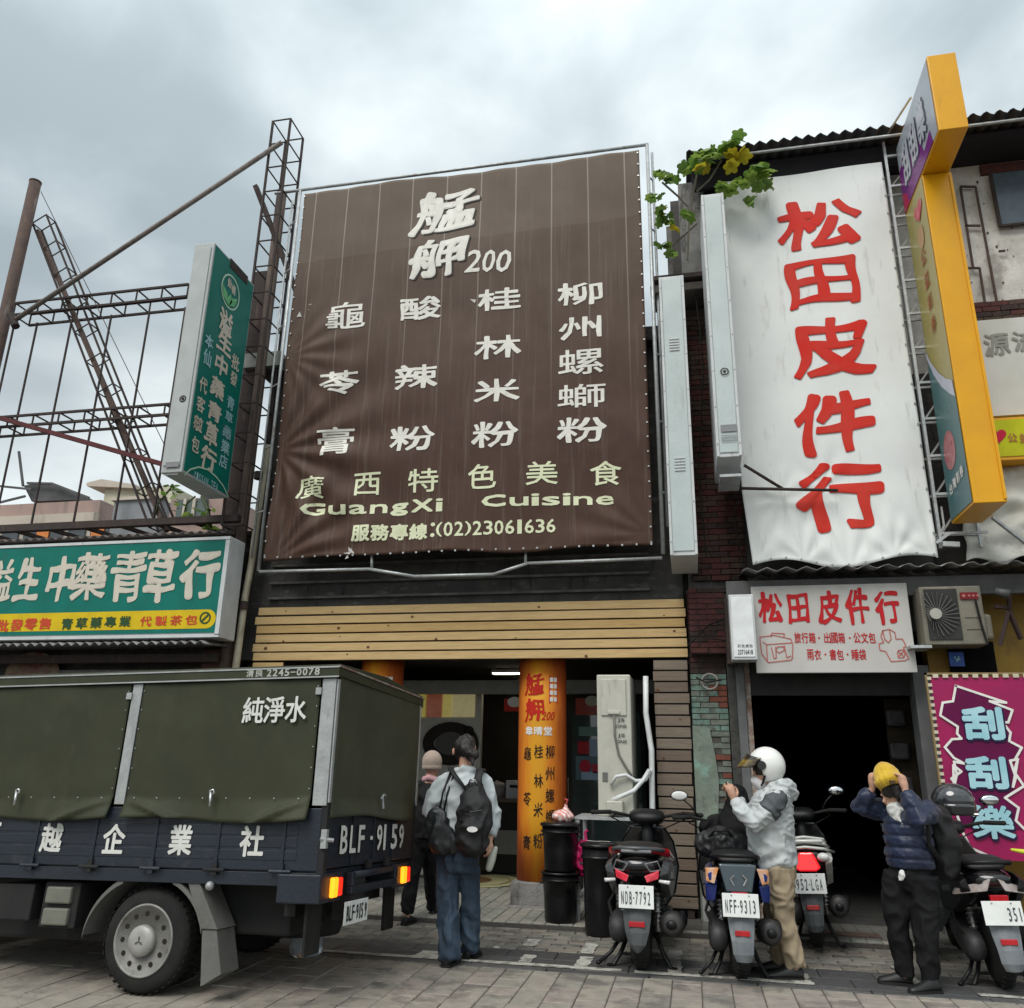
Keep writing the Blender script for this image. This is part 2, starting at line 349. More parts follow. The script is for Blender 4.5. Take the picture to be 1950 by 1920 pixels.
slab_m = [pm('slab_grey', (.25, .235, .2), (.18, .17, .148), scale=8, rough=.8, bump=.3, stain=((1.3, .54, .5), (5, .57, .45)), dirt=((.07, .068, .06), .6, 3, (1, 1, 1), .5)),
          pm('slab_brownish', (.26, .23, .19), (.19, .168, .14), scale=6, rough=.8, bump=.3, stain=((1.3, .54, .5), (5, .57, .45)), dirt=((.08, .07, .06), .6, 3, (1, 1, 1), .52)),
          pm('slab_dull', (.2, .19, .163), (.145, .138, .12), scale=9, rough=.8, bump=.3, stain=((1.3, .54, .5), (5, .57, .45)), dirt=((.06, .055, .05), .6, 3, (1, 1, 1), .5))]
tile_m = [pm('tile_greenish', (.27, .275, .24), (.2, .205, .18), scale=10, rough=.7, bump=.2, dirt=((.08, .08, .07), .5, 3, (1, 1, 1), .55)),
          pm('tile_beige', (.31, .295, .255), (.23, .22, .19), scale=10, rough=.7, bump=.2, dirt=((.09, .085, .07), .5, 3, (1, 1, 1), .55))]
def piece_mesh(sx, sy, h, ch=.006):
    b = MB(); x, y = sx/2, sy/2
    b.loft([[(-x, -y, -h), (x, -y, -h), (x, y, -h), (-x, y, -h)], [(-x, -y, -ch), (x, -y, -ch), (x, y, -ch), (-x, y, -ch)],
            [(-x+ch, -y+ch, 0), (x-ch, -y+ch, 0), (x-ch, y-ch, 0), (-x+ch, y-ch, 0)]])
    return b
_pc = {}
def piece(name, parent, mats, sx, sy, h, x, y, z, tilt=.004):
    m = random.choice(mats); k = (name, m.name, round(sx, 3), round(sy, 3))
    if k not in _pc:
        o = piece_mesh(sx, sy, h).build(name, m); _pc[k] = o.data
    else:
        o = bpy.data.objects.new(name, _pc[k]); COL.objects.link(o)
    o.parent = parent; o.location = (x, y, z+random.uniform(-.003, .0025)); o.rotation_euler = (random.uniform(-tilt, tilt), random.uniform(-tilt, tilt), random.uniform(-tilt, tilt)*.8)
    return o
road = struct('road', MB().box(-150, 150, -120, 7.16, -.4, -.012), joint_m)
W_, D_ = .2150, .432
far = MB()
for i in range(-38, 17):
    off = random.choice((0, .21, .11, .32))
    for j in range(-1, 8):
        y1 = 7.155-j*D_+off; y0 = y1-D_; y1 = min(y1, 7.155)
        if y1-y0 < .05: continue
        x = i*W_+.1; yc = (y0+y1)/2
        if yc > 6.0 and -4.7 < x < 2.6 and not (x > 1.7 and yc < 6.5):
            if x < -1.2 and y1-y0 > .3 and random.random() < .6:      # half stones
                ym_ = (y0+y1)/2; piece('paver', road, paver_m, W_-.006, ym_-y0-.006, .05, x, (y0+ym_)/2, 0); piece('paver', road, paver_m, W_-.006, y1-ym_-.006, .05, x, (y1+ym_)/2, 0)
            else: piece('paver', road, paver_m, W_-.006, (y1-y0)-.006, .05, x, yc, 0)
        else: far.v and None; far.box(x-W_/2+.004, x+W_/2-.004, y0+.003, y1-.003, -.05, random.uniform(-.003, .002))
o = far.build('paver_field', paver_m[1], road); o['kind'] = 'stuff'
o = MB(); 
ground = struct('ground', MB().box(-150, 150, 7.2, 160, -.4, -.03), joint_m)
kerb = struct('kerb', MB().box(-12, 6, 7.165, 7.27, -.2, -.015), joint_m)
for i in range(12): piece('kerb_stone', kerb, granite_m, .79, .1, .1, -5.6+i*.8, 7.215, .002, .001)
walk = struct('sidewalk', MB().box(-14, 8, 7.272, 9.7, -.2, -.014), joint_m)
fld = MB()
for r in range(2):
    for i in range(22):
        x = -5.4+i*.42+(.21 if r else 0)
        piece('granite_slab', walk, granite_m, .414, .287, .05, x, 7.425+r*.295, 0, .003)
for r in range(8):
    for i in range(34):
        x = -5.5+i*.27+(.135 if r % 2 else 0); y = 7.935+r*.118
        if -4.6 < x < 3.3: piece('slab', walk, slab_m, .263, .111, .05, x, y, 0, .006)
        else: fld.box(x-.13, x+.13, y-.055, y+.055, -.05, 0)
o = fld.build('slab_field', slab_m[0], walk); o['kind'] = 'stuff'
floor = struct('arcade_floor', MB().box(-14, 8, 8.842, 20, -.2, .036), joint_m)
for i in range(62):
    x = -5.2+i*.135
    piece('edge_tile', floor, tile_m, .129, .1, .06, x, 8.895, .05, .005)
    if x < -.5:
        for j in range(4): piece('tile', floor, tile_m, .129, .66, .05, x, 9.285+j*.67+(.0 if i % 2 else .0), .048, .002)
fld = MB()
for i in range(30):
    for j in range(5): fld.box(.02+i*.135+.003, .02+(i+1)*.135-.003, 8.955+j*.4, 8.955+j*.4+.393, 0, .047)
o = fld.build('tile_field', pm('tile_dark', (.13, .125, .11), (.09, .085, .075), scale=6, rough=.8), floor); o['kind'] = 'stuff'
# painted bay lines
paint = pm('worn_white_paint', (.5, .49, .44), (.36, .35, .31), scale=14, rough=.8, bump=.3, dirt=((.14, .13, .115), .85, 9, (1, 1, 1), .5))
def line(pts, name='bay_line'):
    b = MB(); b.sheet(lambda u, v: (0, 0, 0), 1, 1); b = MB(); n = len(pts)
    b.loft([[(x, y, .0035) for x, y in pts], [(x, y, .0075) for x, y in pts]]); o = b.build(name, paint, walk); return o
def rag(x0, x1, y0, y1, sk=0, amp=.012):
    n = 7; L_ = [(x0+(x1-x0)*0+sk*(i/n)+random.uniform(-amp, amp), y0+(y1-y0)*i/n) for i in range(n+1)]
    R_ = [(x1+sk*(i/n)+random.uniform(-amp, amp), y0+(y1-y0)*i/n) for i in range(n, -1, -1)]
    return L_+R_
def hl(x0, x1): 
    n = max(6, int((x1-x0)/.15)); a = [(x0+(x1-x0)*i/n, 7.285+random.uniform(-.006, .006)) for i in range(n+1)]; c = [(x0+(x1-x0)*i/n, 7.355+random.uniform(-.01, .01)) for i in range(n, -1, -1)]
    line(a+c)
hl(-3.4, -.62); hl(-.52, .82); hl(1.95, 3.1)
line(rag(-2.35, -1.98, 7.36, 7.56, .02))
for (x, a, b_) in ((-1.42, 7.37, 7.66), (-1.5, 8.02, 8.3), (-.95, 7.36, 7.72), (-.97, 7.86, 8.28), (-.22, 7.36, 7.62), (-.23, 7.66, 8.2)):
    line(rag(x-.05, x+.06, a, b_))
line(rag(.66, .8, 7.36, 7.62)); line(rag(1.52, 1.62, 7.36, 8.1, 0))
mh = thing('drain_grate', 'rusty rectangular drain cover in the dark doorway floor', 'drain cover', (1.35, 9.15, .05))
b = here(mh); b.box(1.1, 1.65, 9.06, 9.26, .05, .058); b.build('grate_plate', rusty, mh)
mt = thing('floor_sticker', 'round pale yellow floor sticker with brown crescent inside the noodle shop entrance', 'floor sticker', (-2.75, 11.6, .05))
P = Print((0, 0, .056), (1, 0, 0), (0, 1, 0)); P.disc(-2.72, 11.6, .42, .62).build('disc', flat('sticker_yellow', (.52, .5, .28)), mt)
P = Print((0, 0, .060), (1, 0, 0), (0, 1, 0)); P.disc(-2.9, 11.6, .22, .3).build('print', flat('sticker_brown', (.2, .11, .05)), mt)
P = Print((0, 0, .063), (1, 0, 0), (0, 1, 0)); P.ring(-2.72, 11.6, .3, .03, ry=.46).build('ring', flat('sticker_tan', (.35, .3, .18)), mt)

# ================================================================ MIDDLE SHOP
wall_dark = pm('sooty_wall', (.038, .036, .034), (.07, .066, .062), scale=2.5, rough=.95, bump=.5, bscale=18, dirt=[((.15, .145, .135), .6, 3, (1, 1, 2.5), .56), ((.012, .012, .012), .7, 5, (3, 1, .4), .58)])
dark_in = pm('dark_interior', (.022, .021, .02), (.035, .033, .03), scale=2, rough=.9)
concrete = pm('stained_concrete', (.26, .25, .24), (.15, .145, .14), scale=4, rough=.9, bump=.4, bscale=40, dirt=((.05, .05, .045), .7, 5, (2, 2, .5), .52))
shop = thing('noodle_shop_building', 'dark old two-storey shop building behind the big brown banner, timber fascia over its open front', 'building', (-2.8, 9.8, 0))
bx('front_wall', wall_dark, shop, -5.62, -.02, 9.76, 9.95, 2.75, 6.75)
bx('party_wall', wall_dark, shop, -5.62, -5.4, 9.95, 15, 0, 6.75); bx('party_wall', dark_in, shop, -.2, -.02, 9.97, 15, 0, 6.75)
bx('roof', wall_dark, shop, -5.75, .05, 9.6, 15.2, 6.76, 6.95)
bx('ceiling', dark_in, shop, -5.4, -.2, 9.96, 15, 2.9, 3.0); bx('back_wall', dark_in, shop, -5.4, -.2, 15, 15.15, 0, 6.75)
pipe = pm('eave_metal', (.3, .31, .28), (.22, .22, .2), rough=.6, dirt=((.1, .07, .05), .6, 5, (1, 1, .5), .55))
b = here(shop); b.box(-5.95, -5.4, 9.5, 9.68, 6.8, 7.02); b.build('gutter_end', pipe, shop)
b = here(shop); b.box(-5.35, -.1, 11.35, 11.5, 2.46, 2.64); b.build('ceiling_beam', pm('pale_beam', (.3, .32, .29), (.24, .25, .23), rough=.7), shop)
b = here(shop)
for z in (3.52, 3.72, 3.95): b.box(-5.3, -.4, 9.70, 9.76, z, z+.03)
b.build('ledge_strip', pm('grey_ledge', (.14, .135, .125), (.07, .07, .065), rough=.9), shop)
# timber
def wood(name, c, c2, ks): return pm(name, c, c2, scale=3.2, rough=.65, bump=.25, bscale=30, stretch=(1.2, 8, 14), wave=('Z', 1.4, tuple(v*.72 for v in c), .55), dirt=[((c[0]*.45, c[1]*.4, c[2]*.35), .5, 4, ks, .6), ((c[0]*.5, c[1]*.45, c[2]*.4), .45, 2.2, (1, 3, 22), .56)])
wood_y = [wood('pine_light', (.58, .395, .17), (.47, .305, .12), (.5, 1, 5)), wood('pine_amber', (.53, .35, .14), (.43, .27, .1), (.6, 1, 5)), wood('pine_pale', (.6, .42, .195), (.5, .335, .145), (.7, 1, 5))]
wood_b = [wood('weathered_brown', (.2, .15, .11), (.15, .11, .082), (1, 1, 5)), wood('weathered_grey', (.22, .175, .13), (.16, .125, .095), (1, 1, 5)), wood('weathered_dark', (.17, .122, .09), (.12, .088, .065), (1, 1, 5))]
knot = flat('wood_knot', (.12, .06, .03))
def plank(parent, x0, x1, z0, z1, Y, mats, kn=0):
    b = MB(); cx, cz = (x0+x1)/2, (z0+z1)/2; b.box(x0-cx, x1-cx, 0, .028, z0-cz, z1-cz)
    o = b.build('plank', random.choice(mats), parent, bevel=.003); o.location = Vector((cx, Y, cz))-parent.location; o.rotation_euler = (random.uniform(-.02, .02), random.uniform(-.0015, .0015), 0)
    for k in range(kn):
        P = Print((0, 0, 0), (1, 0, 0), (0, 0, 1)); P.loc = True; P.o = Vector((0, -.0025, 0)); kx = random.uniform(x0, x1)-cx; r = random.uniform(.01, .02)
        r *= random.uniform(.6, 1.1); P.disc(kx, random.uniform(-.04, .04), r*1.2, r, 10).build('knot', knot, o)
fas = thing('timber_fascia', 'long fascia of six pale yellow pine planks above the noodle shop front', 'timber cladding', (-2.7, 9.6, 2.7))
h = (3.40-2.715)/6
for i in range(6): plank(fas, -5.37+random.uniform(-.02, .02), -.005+random.uniform(-.01, .01), 2.715+i*h+.009, 2.715+(i+1)*h-.01, 9.6, wood_y, random.choice((2, 3, 5)))
bx('batten', black_plastic, fas, -5.3, -5.2, 9.635, 9.7, 2.72, 3.39); bx('batten', black_plastic, fas, -.25, -.1, 9.635, 9.7, 2.72, 3.39); bx('batten', black_plastic, fas, -2.8, -2.7, 9.635, 9.7, 2.72, 3.39)
colm = thing('timber_column', 'tall pier clad in stacked weathered brown boards right of the noodle shop', 'timber cladding', (-.2, 9.6, 0))
nb = 21; h = (2.70-.13)/nb
for i in range(nb): plank(colm, -.385+random.uniform(-.008, .008), -.008+random.uniform(-.008, .008), .13+i*h+.006, .13+(i+1)*h-.012, 9.6, wood_b, 1 if i % 3 == 0 else 0)
bx('backing', black_plastic, colm, -.37, -.03, 9.64, 9.9, .1, 2.7); bx('foot', rustdark, colm, -.12, -.05, 9.62, 9.7, 0, .13)
lw = thing('timber_return', 'short pine board ends below the left end of the yellow plank fascia', 'timber cladding', (-5.1, 9.6, 2.4))
for i in range(4): plank(lw, -5.36, -4.95, 2.6-i*.115, 2.7-i*.115, 9.61, wood_y, 0)
# painted pillars
def orange_mat():
    m = bpy.data.materials.new('painted_orange'); m.use_nodes = True; t = m.node_tree; n = t.nodes.new; l = t.links.new; b = t.nodes['Principled BSDF']
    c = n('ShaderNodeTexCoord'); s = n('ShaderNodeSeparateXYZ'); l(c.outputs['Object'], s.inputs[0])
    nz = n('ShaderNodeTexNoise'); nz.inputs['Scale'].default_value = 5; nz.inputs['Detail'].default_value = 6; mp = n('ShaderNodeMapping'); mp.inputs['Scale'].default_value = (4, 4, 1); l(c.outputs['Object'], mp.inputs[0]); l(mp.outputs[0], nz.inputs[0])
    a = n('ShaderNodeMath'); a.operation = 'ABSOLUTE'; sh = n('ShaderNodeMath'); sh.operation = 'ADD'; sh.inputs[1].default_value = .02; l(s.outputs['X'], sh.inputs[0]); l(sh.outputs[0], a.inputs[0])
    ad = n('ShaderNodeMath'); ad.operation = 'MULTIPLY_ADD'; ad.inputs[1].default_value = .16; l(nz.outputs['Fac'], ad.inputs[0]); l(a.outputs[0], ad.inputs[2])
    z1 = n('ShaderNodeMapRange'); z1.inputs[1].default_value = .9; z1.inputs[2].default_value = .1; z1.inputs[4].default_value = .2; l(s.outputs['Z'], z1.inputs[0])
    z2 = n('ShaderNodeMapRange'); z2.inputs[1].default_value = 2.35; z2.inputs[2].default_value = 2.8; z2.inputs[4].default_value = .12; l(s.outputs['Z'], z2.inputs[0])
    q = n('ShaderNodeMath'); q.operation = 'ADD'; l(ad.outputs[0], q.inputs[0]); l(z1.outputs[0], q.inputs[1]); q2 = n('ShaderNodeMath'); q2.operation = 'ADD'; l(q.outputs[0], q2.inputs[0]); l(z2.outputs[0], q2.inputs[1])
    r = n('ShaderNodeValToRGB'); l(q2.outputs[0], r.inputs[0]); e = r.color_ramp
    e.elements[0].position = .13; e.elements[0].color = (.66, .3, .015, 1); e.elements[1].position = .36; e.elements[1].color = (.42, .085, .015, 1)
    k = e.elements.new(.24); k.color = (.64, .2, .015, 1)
    l(r.outputs[0], b.inputs['Base Color']); b.inputs['Roughness'].default_value = .62; b.inputs['Specular IOR Level'].default_value = .3
    bp = n('ShaderNodeBump'); bp.inputs['Strength'].default_value = .15; l(nz.outputs['Fac'], bp.inputs['Height']); l(bp.outputs[0], b.inputs['Normal'])
    return m
om = orange_mat(); ink = flat('black_ink', (.02, .015, .012)); redink = flat('red_ink', (.5, .02, .01)); whiteink = flat('white_print', (.8, .78, .74))
def pillar(x, Yc, r, label):
    p = thing('painted_pillar', label, 'pillar', (x, Yc, 0)); b = MB()
    prof = [(.985, .28), (1, .3), (1, 2.88)]
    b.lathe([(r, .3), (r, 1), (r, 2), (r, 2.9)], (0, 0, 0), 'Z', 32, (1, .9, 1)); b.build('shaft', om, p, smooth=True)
    MB().box(-r-.02, r+.0, -r*.93, r, .04, .298).build('plinth', concrete, p, bevel=.015)
    MB().box(-r-.06, r+.03, -r*.93-.05, r, .03, .06).build('base_slab', concrete, p, bevel=.008)
    return p
def on_pillar(p, r):
    def fn(x, z):                  # wraps flat print round the shaft
        a = x/r; return Vector((p.location.x+math.sin(a)*(r+.003), p.location.y-math.cos(a)*(r+.003)*.9-.001, z))
    return Print((0, 0, 0), (1, 0, 0), (0, 0, 1), fn)
PX, PY, PR = -1.73, 10.02, .285
p1 = pillar(PX, PY, PR, 'orange round pillar lettered in red and black beside the black bins')
P = on_pillar(p1, PR); P.put('艋', -.06, 2.44, .24, .26, .025, 0, .1, 1).put('舺', -.06, 2.15, .24, .26, .025, 0, .1, 1).build('red_brush_lettering', redink, p1)
P = on_pillar(p1, PR); P.latin('200', .04, .19, 2.08, .1, bold=.01, shear=.15).build('number_lettering', redink, p1)
P = on_pillar(p1, PR)
for i, cc in enumerate('韋晴堂'): P.put(cc, -.12+i*.115, 1.91, .1, .1, .03)
P.build('white_lettering', whiteink, p1)
P = on_pillar(p1, PR)
for t, x, zs in (('龜苓膏', -.14, (1.66, 1.16, .7)), ('桂林米粉', -.0, (1.68, 1.36, 1.05, .72)), ('柳州螺螄粉', .135, (1.68, 1.44, 1.2, .98, .72))):
    for cc, z in zip(t, zs): P.put(cc, x, z, .105, .15, .012, 0, .08, .8)
P.build('black_lettering', ink, p1)
P = on_pillar(p1, PR)
for r_ in range(4):
    for c_ in range(2): P.poly([(.13+c_*.05, 2.52-r_*.075), (.17+c_*.05, 2.52-r_*.075), (.17+c_*.05, 2.47-r_*.075), (.13+c_*.05, 2.47-r_*.075)])
P.build('white_stamp', whiteink, p1)
P = on_pillar(p1, PR); P.fn = None; p2f = on_pillar(p1, PR-.0015)
p2f.poly([(.12, 2.54), (.235, 2.54), (.235, 2.22), (.12, 2.22)]).build('red_stamp', flat('stamp_red', (.55, .04, .03)), p1)
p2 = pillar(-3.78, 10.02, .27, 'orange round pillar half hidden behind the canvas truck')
P = on_pillar(p2, .27); P.put('艋', -.06, 2.44, .24, .26, .025, 0, .1, 1).put('舺', -.06, 2.15, .24, .26, .025, 0, .1, 1).build('red_brush_lettering', redink, p2)
P = on_pillar(p2, .27); P.poly([(.12, 2.54), (.22, 2.54), (.22, 2.22), (.12, 2.22)]).build('white_stamp', whiteink, p2)
# interior
wallp = pm('grey_panel', (.5, .5, .45), (.38, .38, .35), rough=.6)
iw = thing('shop_partition', 'grey partition wall inside the noodle shop carrying food posters and a round black emblem', 'partition wall', (-3.6, 11.9, 0))
bx('panel', wallp, iw, -5.0, -2.95, 11.9, 12.0, .05, 2.6)
I = 11.885
def px(p, Y): v = at(p[0], p[1], Y); return v.x, v.z
def rectpx(Pr, x0, y0, x1, y1, Y): a = px((x0, y0), Y); c = px((x1, y1), Y); Pr.poly([(a[0], c[1]), (c[0], c[1]), (c[0], a[1]), (a[0], a[1])])
for (x0, y0, x1, y1, col, nm) in ((795, 1312, 812, 1366, (.35, .3, .06), 'olive'), (812, 1312, 842, 1366, (.2, .06, .03), 'maroon'), (842, 1312, 860, 1366, (.42, .35, .1), 'mustard'), (860, 1312, 904, 1366, (.38, .33, .17), 'cream')):
    P = front(I); rectpx(P, x0, y0, x1, y1, I); P.build('menu_lightbox', pm('poster_'+nm, col, tuple(v*.4 for v in col), scale=9, rough=.3, bump=0, mixlo=.3, mixhi=.7, emit=(col, .25)), iw)
P = front(I-.005); a = px((858, 1416), I); P.ring(a[0], a[1], .42, .17, ry=.3).build('emblem', ink, iw)
P = front(I-.008); P.disc(a[0], a[1], .23, .16).build('emblem_core', flat('emblem_grey', (.1, .1, .1)), iw)
P = front(I-.005); a = px((893, 1392), I); P.ring(a[0], a[1], .07, .02).build('small_emblem', ink, iw)
P = front(I-.008); P.line('200', a[0]-.04, a[0]+.04, a[1], .04).build('lettering', ink, iw)
ct = thing('shop_counter', 'dark wooden counter in the back of the noodle shop', 'counter', (-2.4, 12.6, 0))
bx('cabinet', dark_in, ct, -2.9, -1.3, 12.5, 13.1, .05, 1.0); bx('counter_top', pm('counter_top', (.12, .09, .07)), ct, -2.95, -1.25, 12.45, 13.15, 1.0, 1.05)
def boxy(name, label, cat, x0, x1, Y0, Y1, z0, z1, m, **k):
    t = thing(name, label, cat, ((x0+x1)/2, Y0, z0), **k); bx('body', m, t, x0, x1, Y0, Y1, z0, z1, .008); return t
t = boxy('printer', 'white receipt printer on the dark counter', 'printer', -2.72, -2.47, 12.6, 12.85, 1.05, 1.3, flat('printer_white', (.5, .52, .58)))
bx('paper_slot', ink, t, -2.66, -2.52, 12.585, 12.6, 1.2, 1.24)
t = boxy('cardboard_box', 'small beige cardboard box on the counter, right of the printer', 'box', -2.4, -2.15, 12.55, 12.8, 1.05, 1.18, flat('card', (.35, .28, .18))); bx('tape', whiteink, t, -2.3, -2.26, 12.545, 12.55, 1.05, 1.18)
t = boxy('menu_sign', 'red hanging menu sign with a white oval inside the noodle shop', 'sign', *(lambda a, c: (a.x, c.x, 11.5, 11.54, c.z, a.z))(at(960, 1331, 11.5), at(1000, 1355, 11.5)), flat('menu_red', (.5, .03, .02)))
P = front(11.49); a = px((980, 1333), 11.5); P.disc(a[0], a[1]-.03, .1, .07).build('oval', whiteink, t)
for k_, (nm_, lb_, x_, w_, h_, c_) in enumerate((('soup_pot', 'dull steel soup pot at the left of the noodle shop counter', -2.86, .12, .2, (.3, .3, .3)), ('sauce_jar', 'small red-lidded sauce jar near the counter middle', -2.05, .05, .13, (.3, .05, .02)), ('tea_urn', 'pale tea urn at the right end of the counter', -1.95+.25, .1, .3, (.4, .38, .3)))):
    q_ = thing(nm_, lb_, nm_.replace('_', ' '), (x_, 12.62, 1.052)); MB().lathe([(.001, 0), (w_, 0), (w_, h_), (w_*.9, h_+.01), (w_*.3, h_+.03), (.001, h_+.05)], seg=20).build('body', flat('item_'+nm_, c_), q_, smooth=True); MB().lathe([(w_*1.03, h_*.8), (w_*1.06, h_*.82), (w_*1.03, h_*.86)], seg=20).build('band', steel, q_)
for k_, (x0_, x1_, z0_, z1_, c_) in enumerate(((-2.85, -2.5, .3, .62, (.3, .3, .28)), (-2.4, -2.1, .35, .6, (.35, .1, .05)), (-2.0, -1.6, .3, .7, (.12, .16, .14)))):
    bx('counter_panel', flat('counter_panel_%d' % (k_+1), c_), ct, x0_, x1_, 12.485, 12.498, z0_, z1_)
for k_, (x_, y_, lb_) in enumerate(((-2.6, 12.4, 'lit ceiling lamp over the noodle shop counter'), (-2.5, 13.9, 'lit ceiling lamp deep at the back of the noodle shop'))):
    q_ = thing('ceiling_lamp', lb_, 'lamp', (x_, y_, 2.895), 'ceiling lamps in the noodle shop'); MB().box(-.32, .32, -.09, .09, -.05, 0).build('housing', whiteink, q_, bevel=.006); MB().box(-.3, .3, -.07, .07, -.062, -.052).build('diffuser', pm('lamp_glow', (.9, .85, .7), rough=.5, bump=0, emit=((1, .86, .62), 7)), q_)
fr = thing('drinks_fridge', 'glass-fronted fridge with red and blue stickers behind the orange pillar', 'fridge', (-1.15, 11.3, 0))
bx('cabinet', dark_in, fr, -1.6, -.6, 11.3, 11.9, .05, 2.3)
bx('glass_door', pm('fridge_glass', (.05, .08, .08), rough=.08, bump=0, coat=1), fr, -1.55, -.65, 11.27, 11.297, .3, 2.2)
def sticker(x0, y0, x1, y1, col, nm, par, Y, oval=False):
    P = front(Y); a = px((x0, y0), Y); c = px((x1, y1), Y)
    if oval: P.disc((a[0]+c[0])/2, (a[1]+c[1])/2, (c[0]-a[0])/2, (a[1]-c[1])/2)
    else: P.poly([(a[0], c[1]), (c[0], c[1]), (c[0], a[1]), (a[0], a[1])])
    return P.build('sticker', flat('sticker_'+nm, col, rough=.3), par)
sticker(1096, 1330, 1140, 1362, (.35, .06, .04), 'rust', fr, 11.26); sticker(1114, 1325, 1140, 1345, (.4, .42, .3), 'sage', fr, 11.255, True)
sticker(1102, 1384, 1140, 1402, (.15, .28, .25), 'teal', fr, 11.26); sticker(1100, 1412, 1122, 1436, (.42, .02, .03), 'crimson', fr, 11.26)
sticker(1122, 1408, 1140, 1440, (.3, .42, .55), 'sky', fr, 11.26); sticker(1096, 1440, 1140, 1486, (.12, .2, .24), 'slate', fr, 11.26); sticker(1103, 1447, 1126, 1472, (.5, .02, .05), 'cherry', fr, 11.255, True)
sticker(1107, 1470, 1140, 1486, (.35, .5, .65), 'ice', fr, 11.25); sticker(1128, 1455, 1142, 1473, (.5, .02, .05), 'cherry', fr, 11.25)
# cable and drainpipes of the shop front
wpipe = pm('white_pvc', (.7, .72, .72), (.55, .56, .55), rough=.4, dirt=((.25, .23, .2), .5, 5, (1, 1, .4), .6))
dp = thing('white_drainpipe', 'bent white plastic drainpipe against the boarded pier', 'pipe', (-.47, 9.45, 0))
b = here(dp); b.tube([(-.47, 9.5, 2.5), (-.48, 9.48, 2.1), (-.43, 9.46, 1.7), (-.44, 9.46, 1.2), (-.45, 9.46, .06)], .03, 10); b.build('pipe', wpipe, dp, smooth=True)
# AC unit on a steel rack
beige = pm('beige_enamel', (.5, .49, .42), (.44, .43, .37), rough=.45, dirt=((.2, .18, .14), .4, 5, (2, 2, .4), .6))
ac = thing('air_conditioner', 'tall beige air conditioner unit seen end-on, standing on a steel rack', 'air conditioner', (-.83, 9.3, 1.03))
bx('casing', beige, ac, -1.0, -.63, 9.3, 10.2, 1.03, 2.50, .012)
bx('service_panel', beige, ac, -.955, -.68, 9.283, 9.298, 2.06, 2.45, .006)
bx('handle', beige, ac, -.88, -.75, 9.262, 9.282, 2.075, 2.11, .004)
bx('vent', flat('vent_grey', (.15, .15, .14)), ac, -.95, -.895, 9.29, 9.299, 1.38, 1.47)
bx('junction_box', beige, ac, -.9, -.73, 9.13, 9.297, 1.06, 1.19, .012)
b = here(ac); b.tube([(-.86, 9.27, 1.34), (-.8, 9.24, 1.43), (-.7, 9.25, 1.45), (-.6, 9.3, 1.39), (-.5, 9.36, 1.4), (-.44, 9.42, 1.5)], .019, 8); b.build('hose', wpipe, ac, smooth=True)
b = here(ac); b.tube([(-.86, 9.22, 1.19), (-.76, 9.2, 1.23), (-.62, 9.24, 1.29), (-.52, 9.32, 1.4), (-.46, 9.4, 1.5)], .023, 8); b.build('hose', wpipe, ac, smooth=True)
b = here(ac); b.tube([(-.815, 9.275, 2.06), (-.81, 9.28, 1.85), (-.77, 9.28, 1.65), (-.68, 9.28, 1.5), (-.64, 9.28, 1.44)], .012, 6); b.build('cable', flat('cable_grey', (.18, .17, .15)), ac, smooth=True)
P = front(9.29)
for i, zz in enumerate((1.99, 1.83)): P.latin('JS', -.78, -.70, zz+.02, .045, bold=.03).latin('ONE', -.8, -.68, zz-.04, .035, bold=.03)
P.build('lettering', flat('grey_print', (.1, .1, .09)), ac)
rk = thing('steel_rack', 'slotted grey steel rack holding the beige air conditioner', 'shelf rack', (-.9, 9.3, 0))
for X_ in (-1.2, -.5):
    for Y_ in (9.13, 9.75): bx('post', galv, rk, X_-.02, X_+.02, Y_-.02, Y_+.02, .04, 1.0)
for Z_ in (.24, 1.0): bx('shelf', galv, rk, -1.23, -.47, 9.1, 9.78, Z_-.001, Z_+.02) if Z_ < .5 else bx('shelf', galv, rk, -1.23, -.47, 9.1, 9.78, 1.002, 1.028)
for Z_ in (.62,): bx('rail', galv, rk, -1.18, -.52, 9.105, 9.13, Z_, Z_+.04)
# bins
binm = pm('bin_black', (.006, .006, .007), (.01, .01, .011), spec=.4, rough=.3, bump=.1, bscale=30, dirt=((.05, .05, .05), .5, 6, (1, 1, 1), .68))
def trash(x, y, z, r, h, label, group, lid):
    t = thing('rubbish_bin', label, 'bin', (x, y, z), group)
    b = MB(); b.lathe([(r*.82, 0), (r*.86, .02), (r*.9, h*.5), (r*.97, h*.86), (r*1.07, h*.87), (r*1.07, h*.9), (r, h*.9), (r, h)], seg=28); b.build('body', binm, t, smooth=True, bevel=0)
    b = MB(); b.lathe([(r*1.0, h), (r*1.1, h+.002), (r*1.1, h+.025), (r*.9, h+.04), (.01, h+.045)] if lid else [(r*1.0, h), (r*1.08, h+.002), (r*1.08, h+.02), (r*.96, h+.021), (r*.95, h-.02), (.01, h-.03)], seg=28); b.build('lid' if lid else 'rim', binm, t, smooth=True)
    for s_ in (-1, 1): MB().bar((s_*r*.98, -.05, h*.8), (s_*r*.98, .05, h*.8), .05, .02).build('handle', binm, t, bevel=.005)
    return t
trash(-1.36, 9.0, .05, .185, .44, 'lower of two stacked black bins in front of the orange pillar', 'black bins by the pillar', False)
trash(-1.36, 9.0, .51, .19, .43, 'upper black bin stacked on another, red and white bag on top', 'black bins by the pillar', True)
b2 = trash(-.93, 8.72, .0, .175, .78, 'single black bin with a lid, left of the black and red scooter', 'black bins by the pillar', True)
P = Print((0, 0, .83), (1, 0, 0), (0, 1, 0)); P.loc = True
